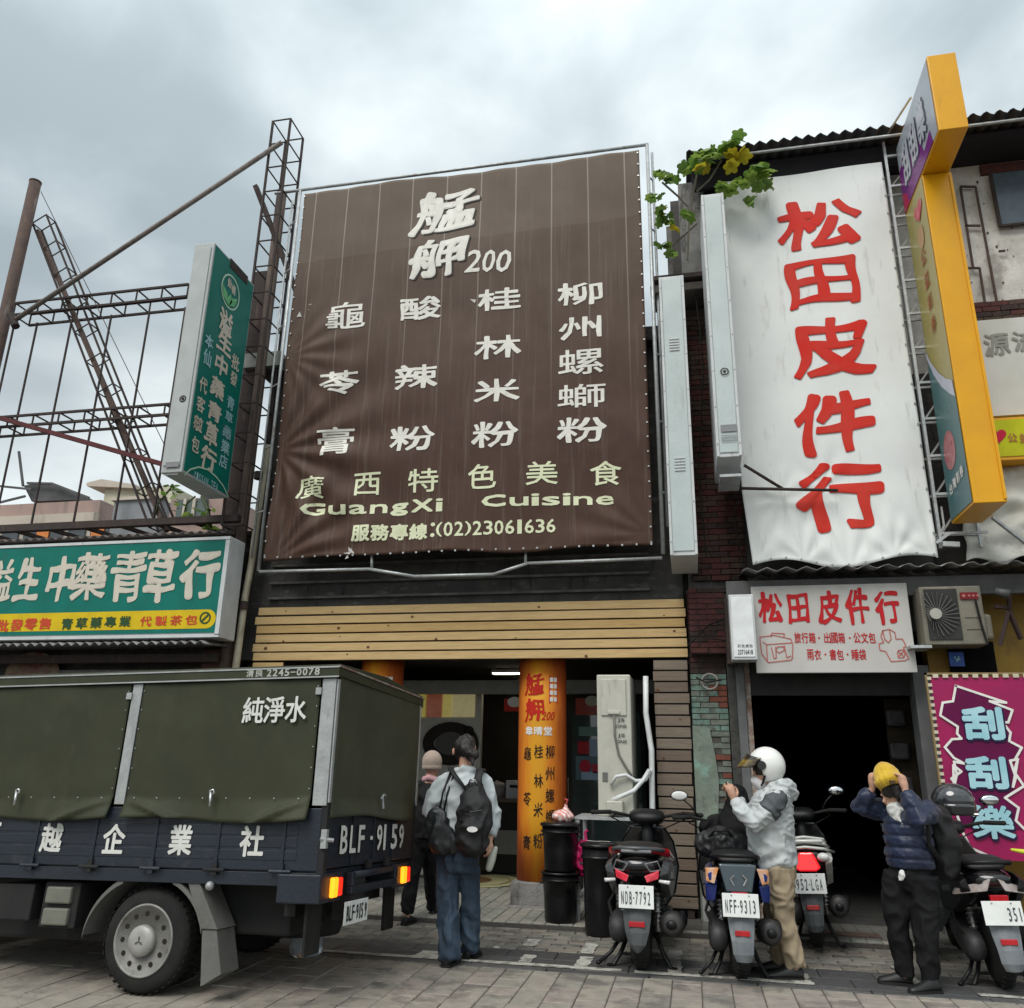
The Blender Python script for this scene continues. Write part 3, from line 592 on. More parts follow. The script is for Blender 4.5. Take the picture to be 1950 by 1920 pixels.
P.latin('No.1', -.1, .1, 0, .08, bold=.03) if False else P.stroke([(-.12, .02), (-.04, -.03), (.02, .01), (.1, -.02)], .03); P.build('scrap_of_tape', whiteink, b2)
stripe = pm('striped_bag', (.78, .7, .66), (.74, .42, .38), scale=5, rough=.3, mixlo=.5, mixhi=.52, wave=('DIAGONAL', 9, (.62, .12, .1), .8))
bag = thing('striped_bag', 'red and white striped plastic bag tied shut on the stacked bins', 'plastic bag', (-1.33, 8.98, .985))
b = MB(); b.ball((0, 0, .05), (.11, .1, .06)); b.ball((.03, 0, .1), (.035, .035, .04)); b.tube([(.02, 0, .1), (.03, .01, .17)], [.02, .01], 8)
grow('bag', b, stripe, bag, .009, 2, .008, (20, 20, 14), 3)
b = MB(); b.tube([(.03, 0, .16), (.05, -.02, .21), (.02, -.02, .22)], .009, 6); b.build('knot', flat('red_film', (.6, .1, .1)), bag)
pk = thing('pink_bag', 'crumpled magenta plastic bag hanging on the steel rack', 'plastic bag', (-1.08, 9.06, .48))
b = MB(); b.ball((0, 0, .14), (.15, .1, .17)); b.ball((-.06, 0, .22), (.08, .08, .1)); grow('bag', b, flat('pink_film', (.5, .02, .12), rough=.3), pk, .014, 2, .02, (16, 16, 12), 5)
b = MB(); b.tube([(-.02, 0, .3), (-.04, .03, .4), (-.01, .03, .42)], .015, 6); b.build('knot', flat('pink_film', (.5, .02, .12), rough=.3), pk)
wb = thing('white_crate', 'white ribbed plastic box on the lower rack shelf behind the scooter', 'box', (-.75, 9.2, .262))
bx('body', flat('crate_white', (.62, .62, .58)), wb, -1.0, -.56, 9.2, 9.6, .262, .72, .02)
for k in range(4): bx('rib', flat('crate_white', (.62, .62, .58)), wb, -.8, -.52, 9.17, 9.199, .38+k*.085, .41+k*.085)
bx('lid', flat('crate_white', (.62, .62, .58)), wb, -1.02, -.54, 9.19, 9.62, .722, .76, .01)

# ================================================================ BIG BROWN BANNER
bf = thing('banner_frame', 'galvanised pipe frame around the big brown cloth banner', 'banner frame', (-2.7, 9.27, 4))
def pip(parent, p, q, r, m=galv, name='pipe', seg=8):
    b = here(parent); b.tube([p, q], r, seg); return b.build(name, m, parent, smooth=True)
FY = 9.28
for z in (9.51, ): pip(bf, (-5.65, FY, z), (-.2, FY, z), .022, rusty if False else galv)
pip(bf, (-.22, FY, 3.85), (-.22, FY, 9.51), .024); pip(bf, (-.16, FY+.1, 4.2), (-.16, FY+.1, 9.45), .018)
pip(bf, (-5.24, FY, 3.8), (-5.24, FY, 9.50), .022)
pip(bf, (-5.42, FY+.12, 4.0), (-5.42, FY+.12, 9.45), .015)
for z in (4.6, 5.5, 6.4, 7.3, 8.2, 9.0): pip(bf, (-.22, FY, z), (-.16, FY+.1, z), .012); pip(bf, (-5.42, FY+.12, z), (-5.24, FY, z), .012)
low = [at(494, 1089, FY), at(703, 1084, FY), at(790, 1098, FY), at(940, 1094, FY), at(1005, 1073, FY), at(1261, 1063, FY)]
for a, c in zip(low, low[1:]): pip(bf, a, c, .02)
for x_, y0, y1 in ((708, 1052, 1086), (1001, 1045, 1074)): pip(bf, at(x_, y0, FY), at(x_, y1, FY), .018)
cloth = pm('brown_tarpaulin', (.072, .038, .026), (.058, .03, .021), scale=3, rough=.6, spec=.25, bump=.06, bscale=200, dirt=[((.15, .12, .1), .35, 3, (9, 1, .25), .55), ((.34, .3, .27), .5, 11, (1, 1, 1), .72)])
# paler towards its top, and the frame battens print through as pale streaks
t = cloth.node_tree; bs = t.nodes['Principled BSDF']; lk = bs.inputs['Base Color'].links[0]; src = lk.from_socket
tcn = t.nodes.new('ShaderNodeTexCoord'); sp = t.nodes.new('ShaderNodeSeparateXYZ'); t.links.new(tcn.outputs['Object'], sp.inputs[0])
def mathn(op, a, b_=None, c_=None):
    n_ = t.nodes.new('ShaderNodeMath'); n_.operation = op
    for i_, v_ in enumerate((a, b_, c_)):
        if v_ is None: continue
        if isinstance(v_, (int, float)): n_.inputs[i_].default_value = v_
        else: t.links.new(v_, n_.inputs[i_])
    return n_.outputs[0]
zz = sp.outputs['Z']
pale_top = t.nodes.new('ShaderNodeMapRange'); pale_top.inputs[1].default_value = 1.6; pale_top.inputs[2].default_value = 5.2; pale_top.inputs[4].default_value = .55; t.links.new(zz, pale_top.inputs[0])
patch = mathn('MULTIPLY', mathn('GREATER_THAN', zz, mathn('MULTIPLY_ADD', sp.outputs['X'], .035, 4.38)), .22)
st = mathn('ABSOLUTE', mathn('SUBTRACT', mathn('FRACT', mathn('MULTIPLY', sp.outputs['X'], 1/.49)), .5))
stripe_ = mathn('MULTIPLY', mathn('LESS_THAN', st, .018), mathn('MULTIPLY', pale_top.outputs[0], .75))
f_ = mathn('ADD', mathn('ADD', pale_top.outputs[0], patch), 0)
xm = t.nodes.new('ShaderNodeMix'); xm.data_type = 'RGBA'; t.links.new(f_, xm.inputs[0]); t.links.new(src, xm.inputs[6]); xm.inputs[7].default_value = (.145, .112, .085, 1)
xn = t.nodes.new('ShaderNodeMix'); xn.data_type = 'RGBA'; t.links.new(stripe_, xn.inputs[0]); t.links.new(xm.outputs[2], xn.inputs[6]); xn.inputs[7].default_value = (.5, .45, .38, 1)
t.links.new(xn.outputs[2], bs.inputs['Base Color'])
ban = thing('brown_banner', 'huge brown cloth banner with white noodle dish lettering on a pipe frame', 'banner', (-2.73, 9.2, 3.9))
BX0, BX1, BZ0, BZ1, BY = -5.135, -.325, 3.92, 9.365, 9.2
def bsurf(x, z, off=0):
    u = (x-BX0)/(BX1-BX0); v = (z-BZ0)/(BZ1-BZ0)
    # pull folds fan out of the lower left fixing and the left edge
    y = 0
    for (cx, cz, rad, amp, k, ph) in ((0, .27, .5, .05, 13, .3), (0, .52, .28, .03, 15, 1), (.02, .0, .42, .045, 16, .5), (1, .02, .25, .03, 15, 2), (.42, -.02, .14, .02, 12, 0), (.68, -.02, .12, .015, 12, 0)):
        dx_, dz_ = u-cx, (v-cz)*1.1; d = math.hypot(dx_, dz_)
        if d < rad: y += amp*math.sin(math.atan2(dz_, dx_+1e-4)*k+ph)*(1-d/rad)**1.3*min(1, d*6)
    y += .006*math.sin(u*60)*(v**2)+.012*math.sin(u*7+v*3)+noise.noise(Vector((u*5, v*6, 2)))*.03
    return Vector((x, BY+y-off, z))
def bfn(u, v):
    z = BZ0+(BZ1-BZ0)*v; x = BX0+(BX1-BX0)*u
    xe = 0
    if v < .3: xe = -.0
    sag = .03*math.sin(u*math.pi*3)**2*(1-v)**6-.02*(1-v)**8*math.cos(u*9)
    q = bsurf(x, z); q.z += sag; q.x += .02*math.sin(v*9)*(1-u)**6
    return q
b = here(ban); b.T = Matrix.Translation(-ban.location); b.sheet(bfn, 150, 150); b.build('cloth', cloth, ban, smooth=True, solid=.003)
cream = pm('banner_white', (.72, .7, .64), (.62, .6, .54), scale=9, rough=.5, bump=0, dirt=((.35, .3, .26), .4, 12, (1, 1, 1), .62))
yel = pm('banner_cream', (.7, .72, .5), (.62, .64, .42), scale=9, rough=.5, bump=0)
def bprint(): return Print((0, 0, 0), (1, 0, 0), (0, 0, 1), lambda x, z: bsurf(x, z, .007))
def gp(P_, ch, x0, y0, x1, y1, Y, **k):
    ym, xm_ = (y0+y1)/2, (x0+x1)/2
    a, c = at(x0, ym, Y), at(x1, ym, Y); tt, bb = at(xm_, y0, Y), at(xm_, y1, Y)
    P_.put(ch, (a.x+c.x)/2, (tt.z+bb.z)/2, c.x-a.x, tt.z-bb.z, **k)
D = 1/.99179
def gd(P_, ch, x0, y0, x1, y1, Y, **k): gp(P_, ch, x0*D, y0*D, x1*D, y1*D, Y, **k)
P = bprint()
shd = Print((0, 0, 0), (1, 0, 0), (0, 0, 1), lambda x, z: bsurf(x+.025, z-.02, .0045))
for Q in (shd, P):
    gd(Q, '艋', 783, 360, 902, 440, BY, bold=.035, brush=.9, rise=.1, shear=.1); gd(Q, '舺', 778, 452, 880, 524, BY, bold=.035, brush=.9, rise=.1, shear=.1)
shd.build('shadow_print', flat('print_shadow', (.04, .035, .03)), ban)
P.build('brush_lettering', cream, ban)
P = bprint()
for ch, x0, x1 in (('2', 882, 910), ('0', 912, 936), ('0', 938, 966)): gd(P, ch, x0, 474, x1, 515, BY, bold=.03, shear=.3)
P.build('number_lettering', cream, ban)
P = bprint(); kw = dict(bold=.026, brush=.3)
for ch, x0, y0, x1, y1 in (('龜', 618, 572, 692, 622), ('苓', 600, 700, 678, 745), ('膏', 598, 808, 668, 860), ('酸', 756, 562, 834, 604), ('辣', 746, 690, 828, 736), ('粉', 736, 805, 822, 852),
                           ('桂', 902, 545, 984, 586), ('林', 897, 634, 985, 678), ('米', 896, 716, 982, 760), ('粉', 892, 797, 980, 846), ('柳', 1052, 533, 1138, 576), ('州', 1056, 598, 1136, 640), ('螺', 1054, 659, 1140, 707), ('螄', 1053, 725, 1144, 770), ('粉', 1053, 788, 1146, 836)):
    gd(P, ch, x0, y0, x1, y1, BY, **(dict(bold=.012) if ch in '龜膏螺螄' else kw))
P.build('dish_lettering', cream, ban)
P = bprint()
for ch, x0, y0, x1, y1 in (('廣', 560, 900, 612, 942), ('西', 667, 893, 718, 935), ('特', 771, 886, 828, 930), ('色', 884, 877, 938, 924), ('美', 994, 873, 1054, 917), ('食', 1114, 870, 1174, 916)): gd(P, ch, x0, y0, x1, y1, BY, bold=.012)
P.build('cuisine_lettering', yel, ban)
P = bprint()
def lat(P_, txt, x0, x1, ya0, ya1, yb0, yb1, bold, widths, desc=''):
    tot = sum(widths); x = x0
    for ch, w in zip(txt, widths):
        xe = x+(x1-x0)*w/tot; f = ((x+xe)/2-x0)/(x1-x0); top = ya0+(yb0-ya0)*f; bot = ya1+(yb1-ya1)*f; hh = bot-top
        if ch in 'unaesnmcrovwxz': top += hh*.24
        if ch in desc: top += hh*.24; bot += hh*.24
        if ch != ' ': gd(P_, ch, x+(xe-x)*.07, top, xe-(xe-x)*.07, bot, BY, bold=bold)
        x = xe
lat(P, 'GuangXi', 566, 838, 950, 974, 941, 966, .055, (1.15, .9, .9, .9, .9, 1.1, .38), 'g')
lat(P, 'Cuisine', 906, 1162, 936, 959, 929, 953, .055, (1.15, .9, .4, .85, .4, .9, .85))
P.build('latin_lettering', yel, ban)
P = bprint()
for i, ch in enumerate('服務專線'): gd(P, ch, 663+i*36.5, 991-i*.8, 698+i*36.5, 1022-i*.8, BY, bold=.04)
P.build('hotline_lettering', yel, ban)
P = bprint(); lat(P, ':(02)23061636', 812, 1051, 987, 1015, 980, 1006, .035, (.5, .7, 1, 1, .7, 1, 1, 1, 1, .8, 1, 1, 1))
P.build('phone_lettering', yel, ban)
P = bprint()
for (a, z_) in ((-5.0, 7.4), (-4.9, 7.43), (-4.94, 7.36), (-4.86, 7.5), (-4.05, 3.98), (-4.0, 4.02), (-4.02, 3.94), (-3.98, 3.99), (-2.55, 7.33)):
    P.poly([(a+random.uniform(-.06, .06), z_+random.uniform(-.05, .05)) for _ in range(3)])
P.build('peeled_patch', flat('peel_grey', (.55, .53, .5)), ban)['kind'] = 'stuff'
b = here(ban)
for i in range(30):
    q = bsurf(BX0+.02+(BX1-BX0-.04)*i/29, BZ0+.03, .008); b.tube([q, q-Vector((0, .006, 0))], .014, 6)
    for (xx) in (BX0+.02, BX1-.02): q = bsurf(xx, BZ0+.05+(BZ1-BZ0-.1)*i/29, .008); b.tube([q, q-Vector((0, .006, 0))], .012, 6)
o = b.build('eyelets', steel, ban); o['kind'] = 'stuff'
# ================================================================ LEFT: HERB SHOP
def Zm(s, ox, oy): return lambda x, y: (ox+x/s, oy+y/s)
def side(X, sgn):        # a plane facing +X (sgn 1) or -X (sgn -1); x' = sgn*Y
    return Print((X, 0, 0), (0, sgn, 0), (0, 0, 1))
def gs(P_, ch, x0, y0, x1, y1, X, sgn, zm, **k):
    (x0, y0), (x1, y1) = zm(x0, y0), zm(x1, y1); ym, xm_ = (y0+y1)/2, (x0+x1)/2
    a, c, t_, b_ = atx(x0, ym, X), atx(x1, ym, X), atx(xm_, y0, X), atx(xm_, y1, X)
    P_.put(ch, sgn*(a.y+c.y)/2, (t_.z+b_.z)/2, abs(c.y-a.y), t_.z-b_.z, **k)
def gf(P_, ch, x0, y0, x1, y1, Y, zm, **k):
    (x0, y0), (x1, y1) = zm(x0, y0), zm(x1, y1); gp(P_, ch, x0, y0, x1, y1, Y, **k)
z1 = Zm(2.975, 0, 200); z2 = Zm(3.662, 0, 800)
green = pm('sign_green', (.003, .165, .13), (.003, .135, .105), scale=3, rough=.45, spec=.25, bump=0, dirt=((.03, .1, .08), .5, 4, (1, 1, .5), .6))
alu = pm('white_metal_case', (.58, .6, .6), (.48, .5, .5), scale=4, rough=.45, bump=.04, dirt=[((.25, .23, .2), .5, 6, (2, 2, .3), .6)])
case = pm('grey_metal_case', (.42, .44, .43), (.36, .38, .37), scale=4, rough=.45, bump=.04, dirt=((.2, .18, .16), .5, 6, (2, 2, .3), .62))
creamp = pm('cream_print', (.62, .56, .46), (.55, .5, .42), scale=12, rough=.5, bump=0)
lbp = flat('pale_blue_print', (.35, .58, .62)); yellowp = flat('sign_yellow', (.68, .48, .01), rough=.4); redp = flat('sign_red', (.6, .07, .03)); dgreen = flat('dark_green_print', (.03, .08, .03))
gb = thing('herb_shop_signboard', 'long horizontal green lightbox sign with cream brush lettering over a yellow strip', 'signboard', (-7.5, 9.0, 2.93))
bx('case', alu, gb, -10.4, -5.5, 9.0, 9.35, 2.93, 4.19, .012)
bx('face', green, gb, -10.3, -5.56, 8.985, 8.999, 2.99, 4.14)
for z_ in (2.945, 4.16): bx('trim', alu, gb, -10.4, -5.5, 8.975, 8.998, z_-.012, z_+.025)
bx('trim', alu, gb, -5.555, -5.5, 8.975, 8.998, 2.96, 4.14)
P = front(8.98)
for ch, x0, y0, x1, y1 in (('溢', -90, 975, 92, 1262), ('生', 115, 960, 285, 1258), ('中', 330, 950, 520, 1275), ('藥', 512, 925, 752, 1258), ('青', 775, 908, 1015, 1266), ('草', 1010, 900, 1228, 1266), ('行', 1265, 900, 1530, 1245)): gf(P, ch, x0, y0, x1, y1, 8.98, z2, bold=(.026 if ch in '藥溢青' else .042), brush=.7, rise=.06)
P.build('brush_lettering', creamp, gb)
a, c = at(*z2(1480, 1320), 8.98), at(*z2(1495, 1452), 8.98); zc_ = (a.z+c.z)/2; hh = (a.z-c.z)/2
P = front(8.982); P.poly([(-10.2, zc_-hh), (c.x-hh, zc_-hh)]+[(c.x-hh+math.cos(t_)*hh, zc_+math.sin(t_)*hh) for t_ in [R(-90+i*12) for i in range(1, 15)]]+[(c.x-hh, zc_+hh), (-10.2, zc_+hh)]).build('yellow_strip', yellowp, gb)
P = front(8.978)
for i, ch in enumerate('批發零售'): gf(P, ch, -25+i*98, 1392-i*4, 62+i*98, 1475-i*5, 8.978, z2, bold=.03, brush=.3)
for i, ch in enumerate('代製茶包'): gf(P, ch, 975+i*106, 1368-i*3, 1058+i*106, 1440-i*4, 8.978, z2, bold=.03, brush=.3)
P.build('red_lettering', redp, gb)
P = front(8.978)
for i, ch in enumerate('青草藥專業'): gf(P, ch, 428+i*101, 1382-i*4, 508+i*101, 1462-i*5, 8.978, z2, bold=.03, brush=.3)
P.build('green_lettering', dgreen, gb)
P = front(8.978); q = at(*z2(1430, 1380), 8.978); P.ring(q.x, q.z, .075, .02); P.stroke([(q.x-.04, q.z-.04), (q.x+.04, q.z+.04)], .025).build('slashed_circle', dgreen, gb)
# blade sign
SX = -5.745
bs_ = thing('herb_shop_blade_sign', 'tall green vertical lightbox sign projecting above the herb shop, grey metal edge', 'sign', (-5.88, 8.7, 4.75))
bx('case', case, bs_, -6.03, SX-.002, 8.17, 9.2, 4.76, 7.92, .012); bx('face', green, bs_, SX-.001, SX+.006, 8.2, 9.17, 4.8, 7.89)
bx('edge_panel', case, bs_, -6.0, -5.78, 8.155, 8.169, 4.85, 7.85, .004)
bx('top_dark_strip', rustdark, bs_, -5.78, SX+.012, 8.55, 9.0, 7.8, 7.93)
P = side(SX+.012, 1)
for ch, x0, y0, x1, y1 in (('溢', 1240, 1160, 1322, 1305), ('生', 1228, 1290, 1318, 1412), ('中', 1215, 1412, 1292, 1540), ('藥', 1190, 1545, 1274, 1665), ('青', 1172, 1682, 1258, 1795)): gs(P, ch, x0, y0, x1, y1, SX+.012, 1, z1, bold=.035, brush=.5)
for ch, x0, y0, x1, y1 in (('草', 1425, 12, 1522, 190), ('行', 1395, 184, 1512, 358)): gs(P, ch, x0, y0, x1, y1, SX+.012, 1, z2, bold=.035, brush=.5)
for ch, x0, y0, x1, y1 in (('代', 1128, 1540, 1176, 1635), ('客', 1112, 1650, 1162, 1742), ('煎', 1096, 1760, 1150, 1850), ('批', 1310, 1415, 1358, 1505), ('發', 1303, 1510, 1345, 1592)): gs(P, ch, x0, y0, x1, y1, SX+.012, 1, z1, bold=.02)
for ch, x0, y0, x1, y1 in (('茶', 1345, -15, 1412, 82), ('包', 1335, 112, 1392, 230)): gs(P, ch, x0, y0, x1, y1, SX+.012, 1, z2, bold=.02)
P.build('cream_lettering', creamp, bs_)
P = side(SX+.012, 1)
for ch, x0, y0, x1, y1 in (('本', 1160, 1298, 1210, 1380), ('仙', 1150, 1382, 1198, 1480), ('青', 1285, 1650, 1328, 1730), ('草', 1274, 1738, 1320, 1800), ('藥', 1260, 1818, 1312, 1890)): gs(P, ch, x0, y0, x1, y1, SX+.012, 1, z1, bold=.02)
for ch, x0, y0, x1, y1 in (('專', 1550, 38, 1614, 132), ('業', 1540, 140, 1602, 238), ('店', 1528, 240, 1588, 336)): gs(P, ch, x0, y0, x1, y1, SX+.012, 1, z2, bold=.02)
P.build('blue_lettering', lbp, bs_)
c0 = atx(*z1(1302, 1062), SX); ry = atx(*z1(1302, 958), SX).z-c0.z; rx = abs(atx(*z1(1358, 1062), SX).y-c0.y)
P = side(SX+.012, 1); P.ring(c0.y, c0.z, rx, .025, ry=ry).build('logo_ring', flat('pale_green_print', (.45, .65, .5)), bs_)
P = side(SX+.011, 1)
for (ax, az, bx_, bz) in ((-.02, -.3, -.17, .02), (.0, -.3, .16, -.0), (0, -.32, .01, -.02)):
    ax, az, bx_, bz = ax*rx/.2, az*ry/.36, bx_*rx/.2, bz*ry/.36; mx_, mz = (ax+bx_)/2, (az+bz)/2; dx_, dz_ = bx_-ax, bz-az; l_ = math.hypot(dx_, dz_); nx, nz_ = -dz_/l_*.06, dx_/l_*.06
    P.poly([(c0.y+ax, c0.z+az), (c0.y+mx_+nx, c0.z+mz+nz_), (c0.y+bx_, c0.z+bz), (c0.y+mx_-nx, c0.z+mz-nz_)])
P.build('logo_leaf', flat('leaf_green_print', (.15, .45, .2)), bs_)
P = side(SX+.013, 1); P.put('仙', c0.y-.05, c0.z+ry*.45, .1, .14, .04).put('桃', c0.y+.06, c0.z+ry*.3, .1, .14, .04).build('logo_lettering', creamp, bs_)
P = side(SX+.012, 1); arc = [atx(*z2(x_, y_), SX) for x_, y_ in ((1282, 382), (1320, 345), (1380, 328), (1440, 345), (1500, 395), (1550, 460), (1585, 535))]
P.stroke([(q.y, q.z) for q in arc], .02).build('arc', flat('pale_green_print', (.45, .65, .5)), bs_)
P = side(SX+.012, 1); tx = 'YISSAN TEA'
for i, ch in enumerate(tx): gs(P, ch, 1352+i*17, 355+i*9.5, 1366+i*17, 412+i*9.5, SX+.012, 1, z2, bold=.03)
P.build('arc_lettering', lbp, bs_)
P = front(8.15); q = at(*z1(1035, 1664), 8.15); P.ring(q.x, q.z, .045, .014).disc(q.x, q.z, .02).build('edge_emblem', ink, bs_)
P = front(8.15); a, c = at(*z2(1155, 295), 8.15), at(*z2(1245, 325), 8.15); P.poly([(a.x, c.z), (c.x, c.z), (c.x, a.z), (a.x, a.z)]); P.poly([(a.x, c.z-.1), (c.x, c.z-.1), (c.x, c.z-.085), (a.x, c.z-.085)]).build('maker_label', flat('grey_print2', (.25, .25, .26)), bs_)
# steel lattice
def lat_(parent, p, q, side_w, depth, n, r=.018, m=rustdark, diag=True):
    """box lattice between p and q: side_w measured along w, depth along +Y"""
    p, q = Vector(p), Vector(q); d = (q-p).normalized(); w = d.cross(Vector((0, 1, 0))).normalized()*side_w; y = Vector((0, depth, 0))
    cs = [Vector((0, 0, 0)), w, y, w+y]
    for o_ in cs: b = here(parent); b.bar(p+o_, q+o_, r*1.8); b.build('chord', m, parent)
    for i in range(n+1):
        c_ = p+(q-p)*i/n
        for a_, b_ in ((0, 1), (2, 3), (0, 2), (1, 3)): b = here(parent); b.bar(c_+cs[a_], c_+cs[b_], r); b.build('strut', m, parent)
def lattice(label, p, q, sw, dp, n, **k):
    t_ = thing('steel_lattice', label, 'steel lattice', p); lat_(t_, p, q, sw, dp, n, **k); return t_
TY = 9.3
tw0 = Vector((-5.98, 9.2, 4.4)); lattice('tall upright rusty lattice tower rising beside the brown banner', (-5.78, 9.2, 4.4), (-5.78, 9.2, 10.77), -.29, .42, 15, r=.016)
a = at(25, 600, TY); c = at(357, 557, TY)
lattice('upper horizontal rusty lattice girder behind the green blade sign', a, (c.x, TY, a.z), .2, .32, 7)
a2 = at(0, 808, TY); lattice('lower horizontal rusty lattice girder crossing the open steel frame', (a2.x-.3, TY, a2.z-.05), (-6.1, TY, a2.z-.05), .16, .32, 9)
a3 = at(72, 440, TY+.15); c3 = at(318, 1012, TY+.15)
t_ = lattice('sloping lattice ladder leaning from the rusty pole down to the roof', at(62, 425, TY+.1), at(285, 1005, TY+.1), .26, .2, 10, r=.014)
b = here(t_); b.bar(a3, c3, .06); b.build('spine', rusty, t_)
fr_ = thing('steel_roof_frame', 'open rusty steel frame of thin rods on the herb shop roof', 'steel frame', (-8, TY, 4.6))
zb = at(200, 1000, TY).z; zt = a.z-.18
b = here(fr_); b.box(-11, -5.6, TY-.05, TY+.05, zb-.04, zb+.05); b.build('bottom_beam', rustdark, fr_)
b = here(fr_); b.box(-11, -5.6, TY+.5, TY+.58, zb-.1, zb-.02); b.build('bottom_beam', rustdark, fr_)
for xx in (66, 131, 205, 277, 345):
    X_ = at(xx, 640, TY).x; b = here(fr_); b.bar((X_, TY, zb), (X_, TY, zt), .022); b.build('rod', rustdark, fr_)
for xx in (-9.75,): b = here(fr_); b.bar((xx, TY, zb), (xx, TY, zt), .022); b.build('rod', rustdark, fr_)
b = here(fr_); b.bar(at(-40, 785, TY-.1), at(330, 890, TY-.1), .06); b.build('cross_brace', pm('oxide_red_steel', (.1, .02, .022), rough=.8), fr_)
for k_ in range(7):
    x_ = -9.6+k_*.55; b = here(fr_); b.bar((x_, TY, zb), (x_+.28, TY+.54, zb-.06), .05); b.build('stay', rustdark, fr_)
pl = thing('rusty_pole', 'thick rusty steel pole at the far left, open sky behind it', 'pole', (-9.95, 9.3, 0)); p_ = MB(); p_.tube([(0, 0, 2.6), (0, 0, 10.35)], .088, 20); p_.build('shaft', rusty, pl, smooth=True)
MB().lathe([(.088, 10.35), (.094, 10.352), (.094, 10.37), (.001, 10.38)], seg=20).build('cap', rusty, pl)
br = thing('brace_pipe', 'long grey pipe brace slanting from the pole up to the lattice tower', 'pipe', at(25, 612, 9.15)); b = here(br); b.tube([at(25, 612, 9.15), at(537, 271, 9.15)], .036, 12); b.build('pipe', pm('weathered_pipe', (.16, .13, .11), (.24, .21, .19), scale=10, rough=.7), br, smooth=True)
b = here(br); b.tube([at(20, 600, 9.15), at(30, 622, 9.15)], .06, 8); b.build('clamp', rustdark, br)
wi = thing('guy_wire', 'thin steel guy wire running down from the pole top', 'wire', at(78, 365, 9.25)); b = here(wi); b.tube([at(78, 365, 9.25), at(312, 845, 9.25)], .006, 5); b.build('wire', rustdark, wi)
ps = thing('rusty_column', 'tall rusty round column just left of the brown banner', 'column', (-5.67, 9.5, 0)); b = here(ps); b.tube([(-5.67, 9.5, 0), (-5.67, 9.5, 9.7)], .075, 16); b.build('shaft', pm('column_rust', (.12, .085, .065), (.05, .035, .03), scale=4, rough=.85, bump=.4, stretch=(3, 3, .6)), ps, smooth=True)
b = here(ps); b.bar(at(487, 355, 9.45), at(566, 560, 9.45), .07); b.build('diagonal_stay', rustdark, ps)
hb = thing('steel_stanchion', 'dark rusty steel stanchion full height behind the lattice tower', 'column', (-5.92, 9.62, 0)); bx('flange', rustdark, hb, -6.0, -5.8, 9.56, 9.58, 0, 8.4); bx('web', rustdark, hb, -5.91, -5.89, 9.58, 9.74, 0, 8.4); bx('flange', rustdark, hb, -6.0, -5.8, 9.74, 9.76, 0, 8.4)
gp_ = thing('cream_drainpipe', 'old cream drainpipe left of the yellow timber fascia', 'pipe', (-5.5, 9.45, 0)); b = here(gp_)
cp = pm('cream_pvc', (.5, .46, .34), (.38, .34, .25), rough=.6, dirt=((.2, .16, .1), .6, 5, (2, 2, .4), .55)); b.tube([(-5.44, 9.5, 5.6), (-5.47, 9.5, 4.0), (-5.5, 9.48, 3.5), (-5.5, 9.45, 2.4), (-5.5, 9.45, .05)], .045, 10); b.build('pipe', cp, gp_, smooth=True)
for z_ in (3.35, 5.1): b = here(gp_); b.tube([(-5.49, 9.46, z_), (-5.49, 9.46, z_+.1)], .06, 10); b.build('collar', rustdark, gp_)
# herb shop building
hs = thing('herb_shop_building', 'single-storey herb shop with rusty corrugated roof behind its green signboard', 'building', (-8, 9.8, 0))
bx('side_wall', wall_dark, hs, -5.95, -5.72, 9.8, 16, 0, 4.2); bx('front_wall', wall_dark, hs, -13, -5.95, 9.7, 9.9, 2.3, 4.3); bx('back_wall', dark_in, hs, -13, -5.95, 13, 13.2, 0, 4.2)
bx('ceiling', dark_in, hs, -13, -5.95, 9.9, 13, 2.6, 2.7)
def corr(x0, x1, y0, z0, y1, z1, m, parent, name, pitch=.13, amp=.022):
    b = here(parent); n = int((x1-x0)/pitch*4)
    b.sheet(lambda u, v: (x0+(x1-x0)*u, y0+(y1-y0)*v, z0+(z1-z0)*v+math.sin(u*(x1-x0)/pitch*2*math.pi)*amp), n, 4)
    return b.build(name, m, parent, smooth=True, solid=.006)
corrm = pm('corrugated_rust', (.12, .1, .09), (.06, .05, .045), scale=4, rough=.8, dirt=((.2, .19, .18), .5, 4, (1, 1, 1), .55))
corr(-13, -5.7, 9.2, 4.32, 12, 4.75, corrm, hs, 'corrugated_roof'); corr(-13, -5.62, 8.9, 2.86, 9.8, 2.93, pm('corrugated_grey', (.22, .22, .22), (.12, .115, .11), scale=5, rough=.7), hs, 'awning')
bx('awning_beam', rustdark, hs, -13, -5.7, 9.3, 9.38, 2.68, 2.78); bx('wall_pier', pm('old_red_brick_plain', (.12, .05, .04), (.07, .04, .035), scale=12, rough=.9), hs, -6.0, -5.72, 9.5, 9.79, 0, 2.85)
sh = thing('shop_poster_board', 'faded pale board with a reddish round picture under the green signboard', 'poster board', (-9.2, 9.6, 2.1)); bx('board', pm('grey_board', (.16, .155, .14), (.1, .1, .09), rough=.5), sh, -8.9, -6.4, 9.6, 9.65, 1.4, 2.62)
P = front(9.59); q = at(60, 1285, 9.59); P.disc(q.x, q.z, .42, .3).build('picture', pm('poster_red', (.16, .03, .02), (.2, .17, .1), scale=9, rough=.5), sh)
